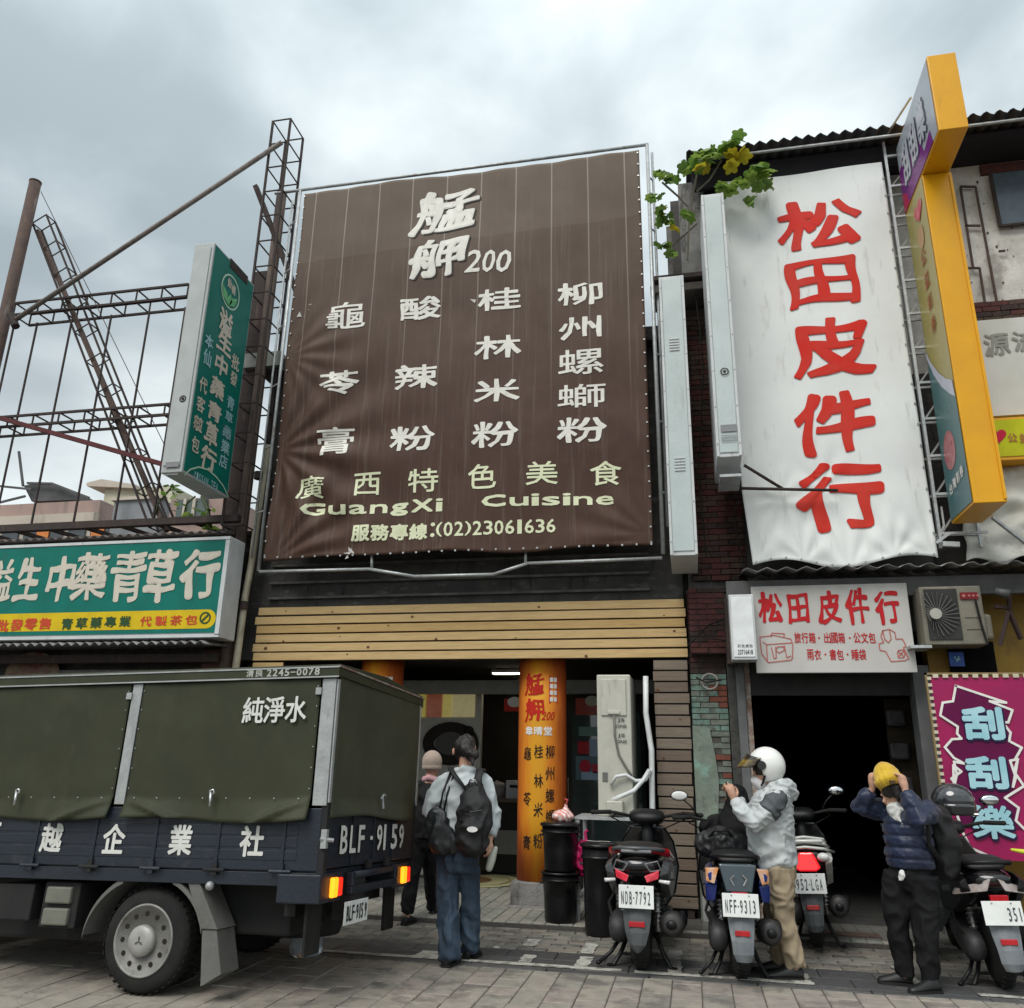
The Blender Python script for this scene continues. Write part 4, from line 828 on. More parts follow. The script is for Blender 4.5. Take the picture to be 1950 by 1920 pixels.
# plants in the steel frame
leafm = [pm('leaf_green', (.16, .27, .05), (.1, .19, .035), scale=5, rough=.5, bump=.1, leafy_=True), pm('leaf_light', (.27, .38, .07), (.18, .28, .05), scale=5, rough=.5, bump=.1, leafy_=True), pm('leaf_dark', (.1, .17, .035), (.06, .11, .025), scale=5, rough=.5, bump=.1, leafy_=True)]
leafy = pm('leaf_yellow', (.55, .42, .02), (.35, .32, .03), scale=4, rough=.5, bump=.1, leafy_=True)
def leaf_mesh(kind):
    b = MB(); pts = []
    if kind == 'lobed':
        for i in range(21):
            t_ = math.pi*(i/20*1.84-.92); r_ = .62+.38*abs(math.cos(t_*2.6)); pts.append((math.sin(t_)*r_*.75, .45+math.cos(t_)*r_*.62))
    else: pts = [(0, 0), (.22, .2), (.28, .45), (.15, .8), (0, 1), (-.15, .8), (-.28, .45), (-.22, .2)]
    c_ = b.av([(0, .42, .06)]); k = b.av([(x, y, -.16*abs(x)-.12*y*y) for x, y in pts])
    for i in range(len(pts)): b.f.append([c_, k+i, k+(i+1) % len(pts)])
    return b
_lm = {}
def leaf(parent, p, s, mat, kind, tip=None):
    key = (kind, mat.name)
    if key not in _lm: o = leaf_mesh(kind).build('leaf', mat, None, smooth=True); _lm[key] = o.data
    else: o = bpy.data.objects.new('leaf', _lm[key]); COL.objects.link(o)
    o.parent = parent; o.location = Vector(p)-parent.location; o.scale = (s, s, s)
    o.rotation_euler = (random.uniform(-.9, .5), random.uniform(-.7, .7), random.uniform(0, 6.28)); return o
pt = thing('roof_weed', 'leafy weed hanging in the steel frame under the green blade sign', 'plant', (-6.4, 9.4, 4.5))
b = here(pt); b.tube([at(290, 1000, 9.4), at(300, 960, 9.4), at(325, 930, 9.4)], .015, 5); b.tube([at(400, 1005, 9.4), at(395, 970, 9.4), at(385, 945, 9.4)], .03, 5); b.tube([at(345, 1000, 9.4), at(355, 960, 9.4), at(372, 945, 9.4)], .012, 5); b.build('stem', pm('stem_green', (.05, .07, .02)), pt)
for (cx, cy, sx, sy, n_) in ((325, 932, 14, 14, 14), (398, 985, 10, 26, 22), (350, 965, 30, 16, 12)):
    for _ in range(n_): leaf(pt, at(cx+random.gauss(0, sx*.6), cy+random.gauss(0, sy*.6), 9.4+random.uniform(-.1, .1)), random.uniform(.07, .15), random.choice(leafm), 'simple')
# far buildings
def facade(name, label, m, x0, y0, x1, y1, Y, dep, extra=None):
    a_, c_ = at(x0, y1, Y), at(x1, y0, Y); t_ = thing(name, label, 'building', ((a_.x+c_.x)/2, Y, 0)); b = here(t_); b.box(a_.x, c_.x, Y, Y+dep, 0, c_.z); b.build('wall', m, t_); return t_, a_.x, c_.x, c_.z
pinkm = pm('pink_render', (.36, .25, .215), (.29, .21, .185), scale=.8, rough=.9, dirt=((.17, .14, .13), .6, 1.2, (1, 1, .25), .52))
t_, xa, xb, zt_ = facade('pink_apartment_block', 'distant pinkish apartment block with cream band and railings behind the steel frame', pinkm, -260, 952, 192, 1075, 28, 8)
creamw = pm('cream_render', (.5, .44, .37), (.42, .37, .31), scale=.7, rough=.9, dirt=((.3, .25, .2), .5, 1, (1, 1, .3), .55))
zc1, zc2 = at(100, 982, 27.9).z, at(100, 998, 27.9).z
bx('cream_band', creamw, t_, xa, xb+.05, 27.7, 27.99, zc2, zc1)
bx('storey_wall', creamw, t_, xa, xb, 27.93, 27.99, 3, zc2-.1)
winm = pm('far_window', (.07, .08, .09), rough=.2, bump=0); orm = flat('orange_shutter', (.65, .22, .06))
for i in range(16):
    xx = xa+.5+i*1.05
    bx('window', winm, t_, xx, xx+.8, 27.86, 27.92, zc2-1.35, zc2-.3)
for px_ in (82, 186): X_ = at(px_, 1010, 27.8).x; bx('shutter', orm, t_, X_-.28, X_+.28, 27.8, 27.85, zc2-1.5, zc2-.12)
roofd = pm('dark_roof_sheet', (.05, .05, .052), (.1, .1, .1), scale=1, rough=.7)
b = here(t_); q = [at(x_, y_, 28.5) for x_, y_ in ((45, 925), (62, 921), (110, 924), (150, 940), (150, 952), (60, 955))]; b.prism([(p.x, p.z) for p in q], 28.5, 32); b.build('roof_shed', roofd, t_)
b = here(t_)
for (x_, y_, x2, y2) in ((0, 926, 60, 932), (0, 957, 48, 945), (52, 920, 100, 921), (100, 921, 170, 948), (36, 860, 44, 926)): b.bar(at(x_, y_, 28.3), at(x2, y2, 28.3), .08)
b.build('roof_rails', roofd, t_)
t2, xa, xb, zt_ = facade('cream_building', 'distant cream building with a stepped parapet', pm('pale_cream_render', (.5, .48, .36), (.42, .4, .3), scale=.6, rough=.9, dirt=((.3, .3, .22), .5, 1, (1, 1, .3), .5)), 176, 925, 330, 1075, 34, 8)
b = here(t2); q = [at(x_, y_, 33.9) for x_, y_ in ((170, 922), (198, 915), (262, 925), (262, 932), (170, 928))]; b.prism([(p.x, p.z) for p in q], 33.7, 36); b.build('parapet', creamw, t2)
t3, xa, xb, zt_ = facade('grey_gable_wall', 'distant blue-grey gable wall in front of the cream building', pm('bluegrey_render', (.25, .26, .27), (.2, .21, .225), scale=.8, rough=.9, dirt=((.14, .14, .14), .6, 1, (1, 1, .2), .5)), 198, 950, 308, 1075, 26, 4)
bx('coping', creamw, t3, xa-.1, xb+.1, 25.9, 26.2, zt_, zt_+.12)
t4, xa, xb, zt_ = facade('pink_rear_building', 'distant pink building with a big greenish window under the blade sign', pinkm, 308, 945, 440, 1075, 24, 4)
a_, c_ = at(335, 988, 23.9), at(395, 950, 23.9); b = here(t4); b.box(a_.x, c_.x, 23.85, 23.98, a_.z, c_.z); b.build('window', pm('green_glass', (.1, .13, .12), rough=.2, bump=0), t4)
for k_ in (.3, .62): X_ = a_.x+(c_.x-a_.x)*k_; b = here(t4); b.box(X_-.05, X_+.05, 23.78, 23.84, a_.z, c_.z); b.build('mullion', creamw, t4)
# ================================================================ RIGHT: LEATHER SHOP AND NEIGHBOUR
z4 = Zm(2.803, 1260, 1060); zR = Zm(2.164, 1200, 220); z5 = Zm(2.887, 1280, 1400); zU = Zm(3.284, 1640, 60); zV = Zm(3.806, 1640, 600); zW = Zm(4.759, 1780, 560)
whitewall = pm('peeling_white_wall', (.66, .64, .6), (.5, .48, .44), scale=3, rough=.9, bump=.4, bscale=20, dirt=[((.25, .23, .2), .75, 2.6, (1, 1, .6), .54), ((.4, .38, .34), .6, 9, (1, 1, 1), .55), ((.22, .1, .05), .7, 4, (5, 1, .6), .68)])
brickm = [pm('brick_soot', (.06, .035, .03), (.035, .025, .022), scale=14, rough=.95, bump=.4), pm('brick_darkred', (.11, .035, .03), (.07, .028, .025), scale=14, rough=.95, bump=.4), pm('brick_brown', (.1, .06, .045), (.06, .04, .03), scale=14, rough=.95, bump=.4)]
turq = [pm('brick_turquoise', (.16, .25, .205), (.11, .165, .14), scale=14, rough=.85, bump=.4, dirt=((.1, .09, .075), .8, 9, (1, 1, 1), .52)), pm('brick_green_grey', (.17, .2, .165), (.12, .13, .11), scale=14, rough=.85, bump=.4, dirt=((.1, .09, .07), .6, 9, (1, 1, 1), .55)), pm('brick_bare_red', (.2, .06, .035), (.13, .05, .035), scale=14, rough=.95, bump=.4)]
ls = thing('leather_shop_building', 'old two-storey brick building with corrugated eave carrying the white leather shop banner', 'building', (2.5, 9.8, 0))
bx('upper_wall', pm('old_grey_plaster', (.07, .066, .062), (.12, .115, .11), scale=3, rough=.95, bump=.4, dirt=((.25, .24, .22), .5, 3, (1, 1, .6), .6)), ls, .05, 2.75, 9.8, 9.98, 2.6, 8.96)
bx('plaster_wall', whitewall, ls, 2.75, 8.0, 9.8, 9.98, 6.1, 8.96); bx('lower_wall', wall_dark, ls, 2.75, 8, 9.8, 9.98, 2.6, 6.1)
bx('corner_pier', concrete, ls, .16, .5, 9.5, 9.8, 7.5, 9.0, .01)
bx('ledge', pm('ledge_dark', (.09, .075, .065), rough=.9), ls, -.25, .55, 9.3, 9.8, 7.25, 7.36, .01); bx('ledge', rustdark, ls, -.2, .55, 9.25, 9.8, 7.40, 7.46)
bx('side_wall', concrete, ls, -.02, .14, 9.99, 16, 0, 8.7); bx('back_wall', dark_in, ls, .1, 8, 16, 16.2, 0, 8.9)
rd = pm('eave_sheet_dark', (.075, .072, .078), (.05, .048, .055), scale=3, rough=.7, dirt=((.16, .15, .15), .5, 3, (1, 1, 1), .55))
corr(.28, 8.2, 8.98, 9.06, 16, 10.6, rd, ls, 'corrugated_roof', .145, .03)
bx('eave_board', pm('black_timber', (.022, .02, .024), rough=.9), ls, .35, 2.95, 9.3, 9.36, 8.72, 9.03); bx('eave_board', pm('black_timber', (.022, .02, .024), rough=.9), ls, 2.96, 8.2, 9.3, 9.36, 8.95, 9.05); bx('soffit', pm('black_timber', (.022, .02, .024), rough=.9), ls, .35, 8.2, 9.37, 9.98, 8.97, 9.0)
b = here(ls); b.tube([(.35, 9.05, 8.97), (8.2, 9.05, 8.97)], .02, 6); b.build('gutter_pipe', galv, ls, smooth=True)
# upper window with its concrete reveal
a_, c_ = at(1905, 430, 9.75), at(2010, 318, 9.75); b = here(ls); b.box(a_.x, c_.x, 9.74, 9.79, a_.z, c_.z); wn = b.build('window', pm('dull_glass', (.1, .13, .16), rough=.15, bump=0), ls)
b = here(ls); b.box(a_.x-.03, a_.x+.01, 9.72, 9.739, a_.z, c_.z); b.box(a_.x-.03, c_.x, 9.72, 9.739, a_.z-.03, a_.z-.001); b.build('frame', rustdark, wn)
bx('lintel', brickm[1], ls, a_.x-.1, c_.x, 9.76, 9.795, c_.z+.02, c_.z+.16)
# rusty angle-iron frame left on the plaster
rf = thing('rusty_wall_bracket', 'thin rusty angle-iron frame fixed to the peeling white wall', 'bracket', (3.4, 9.74, 7))
for p_, q_ in (((620, 970), (715, 972)), ((620, 970), (700, 1480)), ((715, 972), (850, 1700)), ((650, 1215), (745, 1215)), ((665, 1480), (740, 1480)), ((740, 1480), (775, 1700)), ((860, 1375), (900, 1372))):
    b = here(rf); b.bar(at(*zU(*p_), 9.75), at(*zU(*q_), 9.75), .022); b.build('bar', rusty, rf)
P = front(9.792)
for _ in range(34):
    x_, y_ = random.uniform(600, 1010), random.uniform(880, 1700); q = at(*zU(x_, y_), 9.79); r_ = random.uniform(.005, .02); P.poly([(q.x+math.cos(t)*r_*random.uniform(.5, 1.2), q.z+math.sin(t)*r_*random.uniform(.6, 1.8)) for t in (0, 1.1, 2.2, 3.3, 4.4, 5.4)])
P.build('chipped_spots', rusty, ls)['kind'] = 'stuff'
def bricks(parent, x0, x1, z0, z1, Y, pick, L_=.2, H_=.062, g=.009, dep=.05, skip=None, jit=.006):
    r = 0; z = z0
    while z < z1-.03:
        x = x0-(L_/2 if r % 2 else 0)
        while x < x1-.02:
            xa, xb = max(x, x0), min(x+L_-g, x1)
            if xb-xa > .03 and not (skip and skip((xa+xb)/2, z)):
                k = ('brick', round(xb-xa, 2)); m = pick((xa+xb)/2, z+H_/2); key = k+(m.name, dep)
                if key not in _pc: w = (xb-xa)/2; o = MB().box(-w, w, 0, dep, -H_/2+g/2, H_/2-g/2).build('brick', m, None, bevel=.004, bseg=1); _pc[key] = o.data
                else: o = bpy.data.objects.new('brick', _pc[key]); COL.objects.link(o)
                o.parent = parent; o.location = Vector(((xa+xb)/2, Y+random.uniform(-jit, jit), z+H_/2))-parent.location; o.rotation_euler = (random.uniform(-.02, .02), 0, random.uniform(-.02, .02))
            x += L_
        z += H_; r += 1
# turquoise pier
tp = thing('turquoise_brick_pier', 'narrow brick pier with peeling turquoise paint between boarded pier and dark doorway', 'brick pier', (.22, 9.65, 0))
bx('core', pm('mortar', (.08, .075, .065), rough=.95), tp, .02, .41, 9.675, 9.97, 0, 3.5)
def pick(x, z):
    if z > 2.55: return random.choice(brickm[:2])
    if x > .28 and 2.2 < z < 2.42: return turq[2]
    if random.random() < .1: return turq[2]
    return turq[0] if random.random() < .55 else turq[1]
plasterline = lambda z: .02+(.0 if z > 1.9 else .24+.03*math.sin(z*9))
bricks(tp, .02, .41, .0, 3.45, 9.66, pick, skip=lambda x, z: (x < plasterline(z) and z < 1.85))
plm = pm('turquoise_plaster', (.2, .24, .19), (.15, .18, .145), scale=5, rough=.9, bump=.5, bscale=18, dirt=[((.22, .38, .31), .7, 4, (1, 1, 1), .55), ((.07, .06, .05), .6, 6, (1, 1, .5), .62)])
b = here(tp); b.loft([[(.015, 9.64, 0), (.24, 9.64, 0), (.26, 9.64, .5), (.23, 9.64, .9), (.27, 9.64, 1.4), (.24, 9.64, 1.7), (.2, 9.64, 1.95), (.015, 9.64, 1.98)], [(x, 9.67, z) for x, z in ((.015, 0), (.24, 0), (.26, .5), (.23, .9), (.27, 1.4), (.24, 1.7), (.2, 1.95), (.015, 1.98))]]); b.build('plaster_skin', plm, tp)
bx('concrete_guard', pm('pale_guard', (.36, .36, .35), (.28, .28, .27), scale=6, rough=.8), tp, .03, .4, 9.45, 9.62, .02, 1.0, .02)
rg = thing('cable_coil', 'grey cable coil hung on the brick pier', 'cable', (.23, 9.6, 2.45)); b = MB(); pts = [(math.cos(t)*.085, -.01*math.sin(t*3), math.sin(t)*.085) for t in [2*math.pi*i/24 for i in range(25)]]; b.tube(pts, .012, 6); b.build('coil', flat('cable_pale', (.3, .28, .25)), rg, smooth=True)
dr = thing('red_brick_pier', 'sooty dark red brick pier beside the leather shop lightbox', 'brick pier', (.22, 9.55, 2.7))
bricks(dr, .04, .46, 2.75, 3.5, 9.5, lambda x, z: brickm[1] if random.random() < .7 else brickm[0], dep=.15)
bx('core', joint_m, dr, .05, .45, 9.52, 9.65, 2.75, 3.5)
uw = thing('upper_brick_wall', 'sooty brick wall strip between the two tall white lightboxes', 'brick wall', (.3, 9.72, 3.6))
bricks(uw, .1, .72, 3.62, 7.2, 9.74, lambda x, z: random.choice(brickm), L_=.22, H_=.07)
bb = thing('brick_band', 'band of old dark bricks above the white signboard at the right edge', 'brick band', (3.9, 9.7, 6.1))
a_, c_ = at(1840, 612, 9.7), at(1990, 578, 9.7); bricks(bb, a_.x-.2, c_.x+.2, at(1900, 612, 9.7).z, at(1900, 576, 9.7).z, 9.7, lambda x, z: random.choice(brickm), L_=.2, H_=.07, dep=.1)
# cables down the dark wall
for i, pts in enumerate((((1320, 520), (1340, 700), (1330, 900), (1345, 1060)), ((1395, 960), (1402, 1010), (1418, 1085)), ((1250, 510), (1260, 580), (1268, 640)), ((1325, 1190), (1350, 1215), (1392, 1222)), ((1310, 1230), (1350, 1190), (1400, 1170)), ((1325, 1290), (1345, 1300), (1375, 1295)))):
    t_ = thing('loose_cable', ['black cable down the sooty wall between the two tall lightboxes', 'thin cable hanging left of the white banner foot', 'short cable under the corner ledge', 'cable looping across the red brick pier', 'second cable slanting up across the red brick pier', 'short grey conduit over the turquoise pier'][i], 'cable', at(*pts[0], 9.45)); b = here(t_); b.tube([at(x_, y_, 9.42) for x_, y_ in pts], .009, 5); b.build('cable', rubber, t_)
# tall white lightboxes seen edge on
def blade(name, label, x0, x1, Y0, Y1, z0, z1, vents, emblem=None):
    t_ = thing(name, label, 'sign', ((x0+x1)/2, Y0, z0), 'tall white lightboxes seen edge on'); bx('case', alu, t_, x0, x1, Y0+.015, Y1, z0, z1, .008)
    bx('edge_panel', pm('pale_panel', (.5, .56, .55), (.42, .48, .47), scale=2, rough=.4, dirt=((.3, .3, .27), .4, 5, (2, 2, .3), .6)), t_, x0+.035, x1-.035, Y0+.003, Y0+.0145, z0+.05, z1-.05)
    for s in (x0+.014, x1-.014): bx('corner_trim', alu, t_, s-.013, s+.013, Y0, Y0+.0148, z0+.01, z1-.01)
    for vz in vents:
        for k in range(5): bx('louvre', alu, t_, (x0+x1)/2-.055, (x0+x1)/2+.055, Y0-.008, Y0+.002, vz+k*.035, vz+.018+k*.035)
    b = here(t_)
    for i in range(8):
        for s in (x0+.014, x1-.014): zz_ = z0+.15+(z1-z0-.3)*i/7; b.tube([(s, Y0-.006, zz_), (s, Y0, zz_)], .008, 6)
    o = b.build('screws', steel, t_); o['kind'] = 'stuff'; return t_
blade('white_lightbox', 'tall white lightbox sign edge-on with two louvre vents, beside the brown banner', -.13, .155, 8.6, 9.5, 3.66, 7.03, (6.05, 4.6))
w2 = blade('white_lightbox', 'tall white lightbox sign edge-on, higher of the two, left edge of the white banner', .4, .655, 8.4, 9.28, 4.66, 7.95, ())
P = front(8.39); q = at(*zR(389, 1055), 8.39); P.ring(q.x, q.z, .045, .012).disc(q.x, q.z, .015).build('emblem', ink, w2)
P = front(8.39); a_, c_ = at(*zR(372, 1276), 8.39), at(*zR(440, 1300), 8.39); P.poly([(a_.x, c_.z), (c_.x, c_.z), (c_.x, a_.z), (a_.x, a_.z)])
for k in range(3): P.poly([(a_.x, c_.z-.05-k*.03), (c_.x, c_.z-.05-k*.03), (c_.x, c_.z-.04-k*.03), (a_.x, c_.z-.04-k*.03)])
P.build('maker_label', flat('grey_print2', (.25, .25, .26)), w2)
st_ = thing('black_strut', 'thin black steel strut reaching from the lightbox foot across the white banner', 'strut', at(1417, 888, 9.2))
for p_, q_ in (((1405, 930), (1595, 934)), ((1417, 886), (1492, 932))): b = here(st_); b.tube([at(*p_, 9.0), at(*q_, 9.12)], .018, 8); b.build('bar', rustdark, st_, smooth=True)
b = here(st_); b.box(.42, .64, 8.5, 9.0, 4.47, 4.5); b.build('bracket', galv, st_)
# white banner
WX0, WX1, WZ0, WZ1, WY = .69, 2.63, 3.7, 8.72, 9.22
wcl = pm('white_tarpaulin', (.74, .755, .735), (.69, .705, .69), scale=2, rough=.5, bump=.05, bscale=150, dirt=[((.42, .4, .36), .5, 3, (3, 1, .5), .58), ((.3, .27, .22), .4, 2, (1, 1, 1), .68)])
def wsurf(x, z, off=0):
    u = (x-WX0)/(WX1-WX0); v = (z-WZ0)/(WZ1-WZ0); y = .02*math.sin(u*5)+noise.noise(Vector((u*3, v*5, 9)))*.03
    for (cx, cz, rad, amp, k, ph) in ((.55, -.01, .2, .018, 9, 0), (.02, .0, .14, .015, 9, 1), (.98, 0, .16, .018, 11, 2), (.2, .14, .1, .02, 9, 0), (.3, 0, .12, .03, 9, 1), (.78, 0, .12, .03, 9, 2), (.45, .17, .12, .02, 8, 0)):
        dx_, dz_ = (u-cx)*.6, v-cz; d = math.hypot(dx_, dz_)
        if d < rad: y += amp*math.sin(math.atan2(dz_, dx_+1e-4)*k+ph)*(1-d/rad)*min(1, d*10)
    if v < .2: y += noise.noise(Vector((u*5, v*16, 1)))*.022*(1-v/.2)-.02*(1-v/.2)
    return Vector((x, WY+y-off, z))
wb_ = thing('white_banner', 'tall white cloth banner with five big red brush characters above the leather shop', 'banner', (1.65, 9.2, 3.7))
def wfn(u, v):
    x = WX0+(WX1-WX0)*u; z = WZ0+(WZ1-WZ0)*v; q = wsurf(x, z); q.x += (.06 if u < .5 else 0)*(1-u*2)*(max(0, .16-v)/.16); q.z += .05*math.sin(u*9)*(1-v)**14+(u*-.0)-.03*(1-v)**20; return q
b = here(wb_); b.sheet(wfn, 90, 160); b.build('cloth', wcl, wb_, smooth=True, solid=.003)
redb = pm('faded_red_print', (.6, .02, .01), (.56, .045, .03), scale=3, spec=.2, rough=.6, bump=0)
P = Print((0, 0, 0), (1, 0, 0), (0, 0, 1), lambda x, z: wsurf(x, z, .010)); P2 = Print((0, 0, 0), (1, 0, 0), (0, 0, 1), lambda x, z: wsurf(x, z, .028))
for ch, x0, y0, x1, y1 in (('松', 1467, 376, 1626, 472), ('田', 1486, 490, 1622, 577), ('皮', 1490, 598, 1652, 714), ('件', 1495, 738, 1655, 858), ('行', 1508, 872, 1670, 1002)):
    gd(P, ch, x0, y0, x1, y1, WY, bold=.031, brush=.9, rise=.05)
P.build('brush_lettering', redb, wb_)
b = here(wb_)
for i in range(12): q = wfn(.02+.96*i/11, .004)-Vector((0, .01, 0)); b.tube([q, q-Vector((0, .006, 0))], .013, 6)
for i in range(20): q = wfn(.992, i/20)-Vector((0, .01, 0)); b.tube([q, q-Vector((0, .006, 0))], .013, 6)
o = b.build('eyelets', steel, wb_); o['kind'] = 'stuff'
# lattice carrying the yellow sign
gl = thing('galvanised_lattice', 'bright galvanised ladder lattice between the white banner and the yellow sign', 'steel lattice', (2.7, 9.3, 4))
for x_, y_ in ((2.68, 9.2), (2.74, 9.45)): b = here(gl); b.bar((x_, y_, 3.85), (x_, y_, 9.0), .03); b.build('chord', galv, gl)
for x_ in (3.15,): b = here(gl); b.bar((x_, 9.45, 3.85), (x_, 9.45, 9.0), .03); b.build('chord', galv, gl)
for i in range(12):
    z_ = 3.95+i*.44
    for y_ in (9.2, 9.45): b = here(gl); b.bar((2.68, y_, z_+(.05 if y_ > 9.3 else 0)), (3.15, y_, z_+(.05 if y_ > 9.3 else 0)), .026); b.build('rung', galv, gl)
    if i < 11: b = here(gl); b.bar((2.7, 9.2, z_), (3.0, 9.3, z_+.4), .016); b.build('diagonal', galv, gl)
b = here(gl); b.tube([at(*zV(580, 1390), 9.3), at(*zV(600, 1530), 9.3), at(*zV(545, 1630), 9.3)], .012, 6); b.build('cable', wpipe, gl)
b = here(gl); b.bar(at(*zV(590, 1660), 9.1), at(*zV(710, 1665), 9.1), .05); b.bar(at(*zV(545, 1650), 9.1), at(*zV(640, 1580), 9.1), .03); b.build('foot_bracket', galv, gl)
# yellow lightbox sign
YX = 2.813
yb = thing('yellow_lightbox_sign', 'tall orange-yellow lightbox sign with a deeper box on top, printed khaki and teal', 'sign', (2.96, 8.6, 4))
orange = pm('orange_yellow_case', (.74, .36, .004), (.66, .31, .004), scale=2, rough=.35, bump=.02, dirt=((.45, .22, .02), .5, 5, (2, 2, .3), .62))
bx('lower_case', orange, yb, YX, YX+.30, 8.45, 9.2, 4.05, 7.90, .008); bx('upper_case', orange, yb, YX, YX+.285, 7.76, 9.2, 7.905, 8.88, .008)
bx('fascia_lip', orange, yb, YX+.27, YX+.296, 8.435, 8.449, 4.08, 7.86)
t = pm('khaki_print', (.42, .36, .12), (.38, .33, .13), scale=1.2, rough=.3, bump=0)
def sd_(col, nm, pts, off, name='print'): P_ = side(YX-off, -1); P_.poly([(-y_, z_) for y_, z_ in pts]); return P_.build(name, flat(nm, col, rough=.3), yb)
def yz(x_, y_, zm): q = atx(*zm(x_, y_), YX); return (q.y, q.z)
P = side(YX-.004, -1); P.poly([(-9.18, 4.08), (-8.47, 4.08), (-8.47, 7.89), (-9.18, 7.89)]).build('khaki_face', t, yb)
cv = [yz(*p, zV) for p in ((452, 240), (480, 320), (530, 430), (590, 520), (650, 570), (690, 590))]; cv2 = [yz(*p, zV) for p in ((665, 470), (620, 460), (570, 420), (510, 340), (470, 270), (452, 240))]
zlow = [(8.47, 4.08), (9.18, 4.08)]
P = side(YX-.008, -1); P.poly([(-y_, z_) for y_, z_ in [(9.18, 6.35)]+[(min(9.18, max(8.47, y_)), z_) for y_, z_ in cv]+[(8.47, cv[-1][1]-.0)]+zlow]).build('teal_face', pm('teal_print', (.09, .2, .19), (.08, .16, .19), scale=1, rough=.3, bump=0), yb)
P = side(YX-.012, -1); P.poly([(-min(9.18, max(8.47, y_)), z_) for y_, z_ in cv+cv2]).build('white_swoosh', flat('lilac_white', (.58, .6, .7), rough=.3), yb)
q = yz(648, 980, zV); P = side(YX-.012, -1); P.disc(-q[0], q[1], .19, .21).build('medallion', pm('medallion_red', (.45, .12, .13), (.5, .25, .26), scale=12, rough=.3, bump=0), yb)
P = side(YX-.016, -1)
for i, ch in enumerate('台灣彩券'): P.put(ch, -9.0+i*.13, 4.38+i*.02, .11, .12, .03)
P.build('white_lettering', whiteink, yb)
P = side(YX-.012, -1)
for i, ch in enumerate('公益彩券'): P.put(ch, -8.78, 7.05-i*.28, .16, .2, .02)
P.build('red_lettering', flat('brown_red_print', (.42, .14, .06)), yb)
def heart(P_, cx, cz, w, h): P_.poly([(cx+w*.5*(16*math.sin(t_)**3)/16, cz+h*.5*(13*math.cos(t_)-5*math.cos(2*t_)-2*math.cos(3*t_)-math.cos(4*t_))/15) for t_ in [2*math.pi*i/28 for i in range(28)]]); return P_
P = side(YX-.012, -1); heart(P, -8.72, 7.62, .3, .26).build('heart_logo', pm('heart_red', (.6, .02, .05), (.6, .3, .3), scale=8, rough=.3, bump=0, mixlo=.5, mixhi=.7), yb)
P = side(YX-.012, -1); P.disc(-8.75, 7.3, .1, .14).build('badge', flat('faded_orange', (.55, .33, .15), rough=.3), yb)
P = side(YX-.004, -1); P.poly([(-9.18, 7.93), (-7.79, 7.93), (-7.79, 8.86), (-9.18, 8.86)]).build('upper_face', pm('grey_white_print', (.42, .45, .5), (.36, .39, .44), scale=2, rough=.3, bump=0), yb)
P = side(YX-.008, -1); P.poly([(-9.18, 7.93), (-9.18, 8.5), (-9.0, 8.55), (-8.9, 8.3), (-8.7, 8.4), (-8.6, 8.15), (-8.35, 8.28), (-8.25, 8.05), (-8.0, 8.12), (-7.95, 7.93)]).build('purple_burst', flat('purple_print', (.2, .03, .22), rough=.3), yb)
P = side(YX-.009, -1); P.poly([(-9.18, 7.93), (-9.18, 8.2), (-9.02, 8.1), (-8.95, 7.93)]).build('red_burst', flat('crimson_print', (.5, .03, .1), rough=.3), yb)
P = side(YX-.012, -1)
for i, ch in enumerate('刮刮樂'): P.put(ch, -8.88+i*.34, 8.42, .27, .5, .05)
P.build('grey_lettering', flat('silver_print', (.55, .57, .62), rough=.3), yb)
P = side(YX-.010, -1)
for i, ch in enumerate('刮刮樂'): P.put(ch, -8.86+i*.34, 8.40, .29, .52, .09)
P.build('letter_shadow', flat('slate_print', (.06, .06, .1), rough=.3), yb)
b = here(yb); b.bar(at(1690, 255, 9.1), at(1735, 185, 8.6), .02); b.build('guy_bar', galv, yb); b = here(yb); b.bar(at(1889, 985, 9.0), at(1960, 1040, 9.3), .03); b.build('guy_bar', galv, yb)
# signs at the right edge
sg = thing('white_signboard', 'white signboard with grey brush characters cut off at the right edge, above the lottery strip', 'signboard', (3.9, 9.45, 5))
a_, c_ = at(1850, 795, 9.45), at(1850, 612, 9.45); bx('board', pm('dirty_white_board', (.62, .62, .58), (.55, .55, .5), scale=3, rough=.5, dirt=((.4, .38, .32), .5, 4, (2, 1, 1), .6)), sg, a_.x-.08, 5.2, 9.45, 9.55, a_.z, c_.z)
P = front(9.44); gf(P, '源', 440, 352, 682, 560, 9.44, zW, bold=.02, brush=.6); gf(P, '流', 705, 330, 930, 520, 9.44, zW, bold=.02, brush=.6); P.build('brush_lettering', flat('grey_brush_print', (.3, .3, .27)), sg)
ly = thing('lottery_strip_sign', 'lime yellow lottery sign strip with a red heart, orange edge, at the right border', 'sign', (3.9, 9.3, 4.6))
a_, c_ = at(1885, 878, 9.25), at(1885, 797, 9.25); bx('case', orange, ly, 3.12, 5.2, 9.25, 9.5, a_.z, c_.z, .006); bx('face', flat('lime_face', (.5, .52, .01), rough=.35), ly, 3.16, 5.15, 9.24, 9.2495, a_.z+.04, c_.z-.03)
P = front(9.23); q = at(*zW(575, 1290), 9.23); heart(P, q.x, q.z+.01, .17, .17).build('heart_logo', flat('heart_flat', (.55, .01, .05), rough=.3), ly)
P = front(9.23); gf(P, '公', 662, 1262, 750, 1342, 9.23, zW, bold=.02); gf(P, '益', 768, 1260, 860, 1342, 9.23, zW, bold=.02); gf(P, '彩', 880, 1256, 970, 1342, 9.23, zW, bold=.02); P.build('red_lettering', flat('brown_red_print', (.42, .14, .06)), ly)
tc_ = thing('torn_white_cloth', 'torn grimy white cloth hanging beneath the lottery strip sign', 'banner', (3.8, 9.45, 3.7)); a_, c_ = at(1860, 1068, 9.45), at(1860, 888, 9.45)
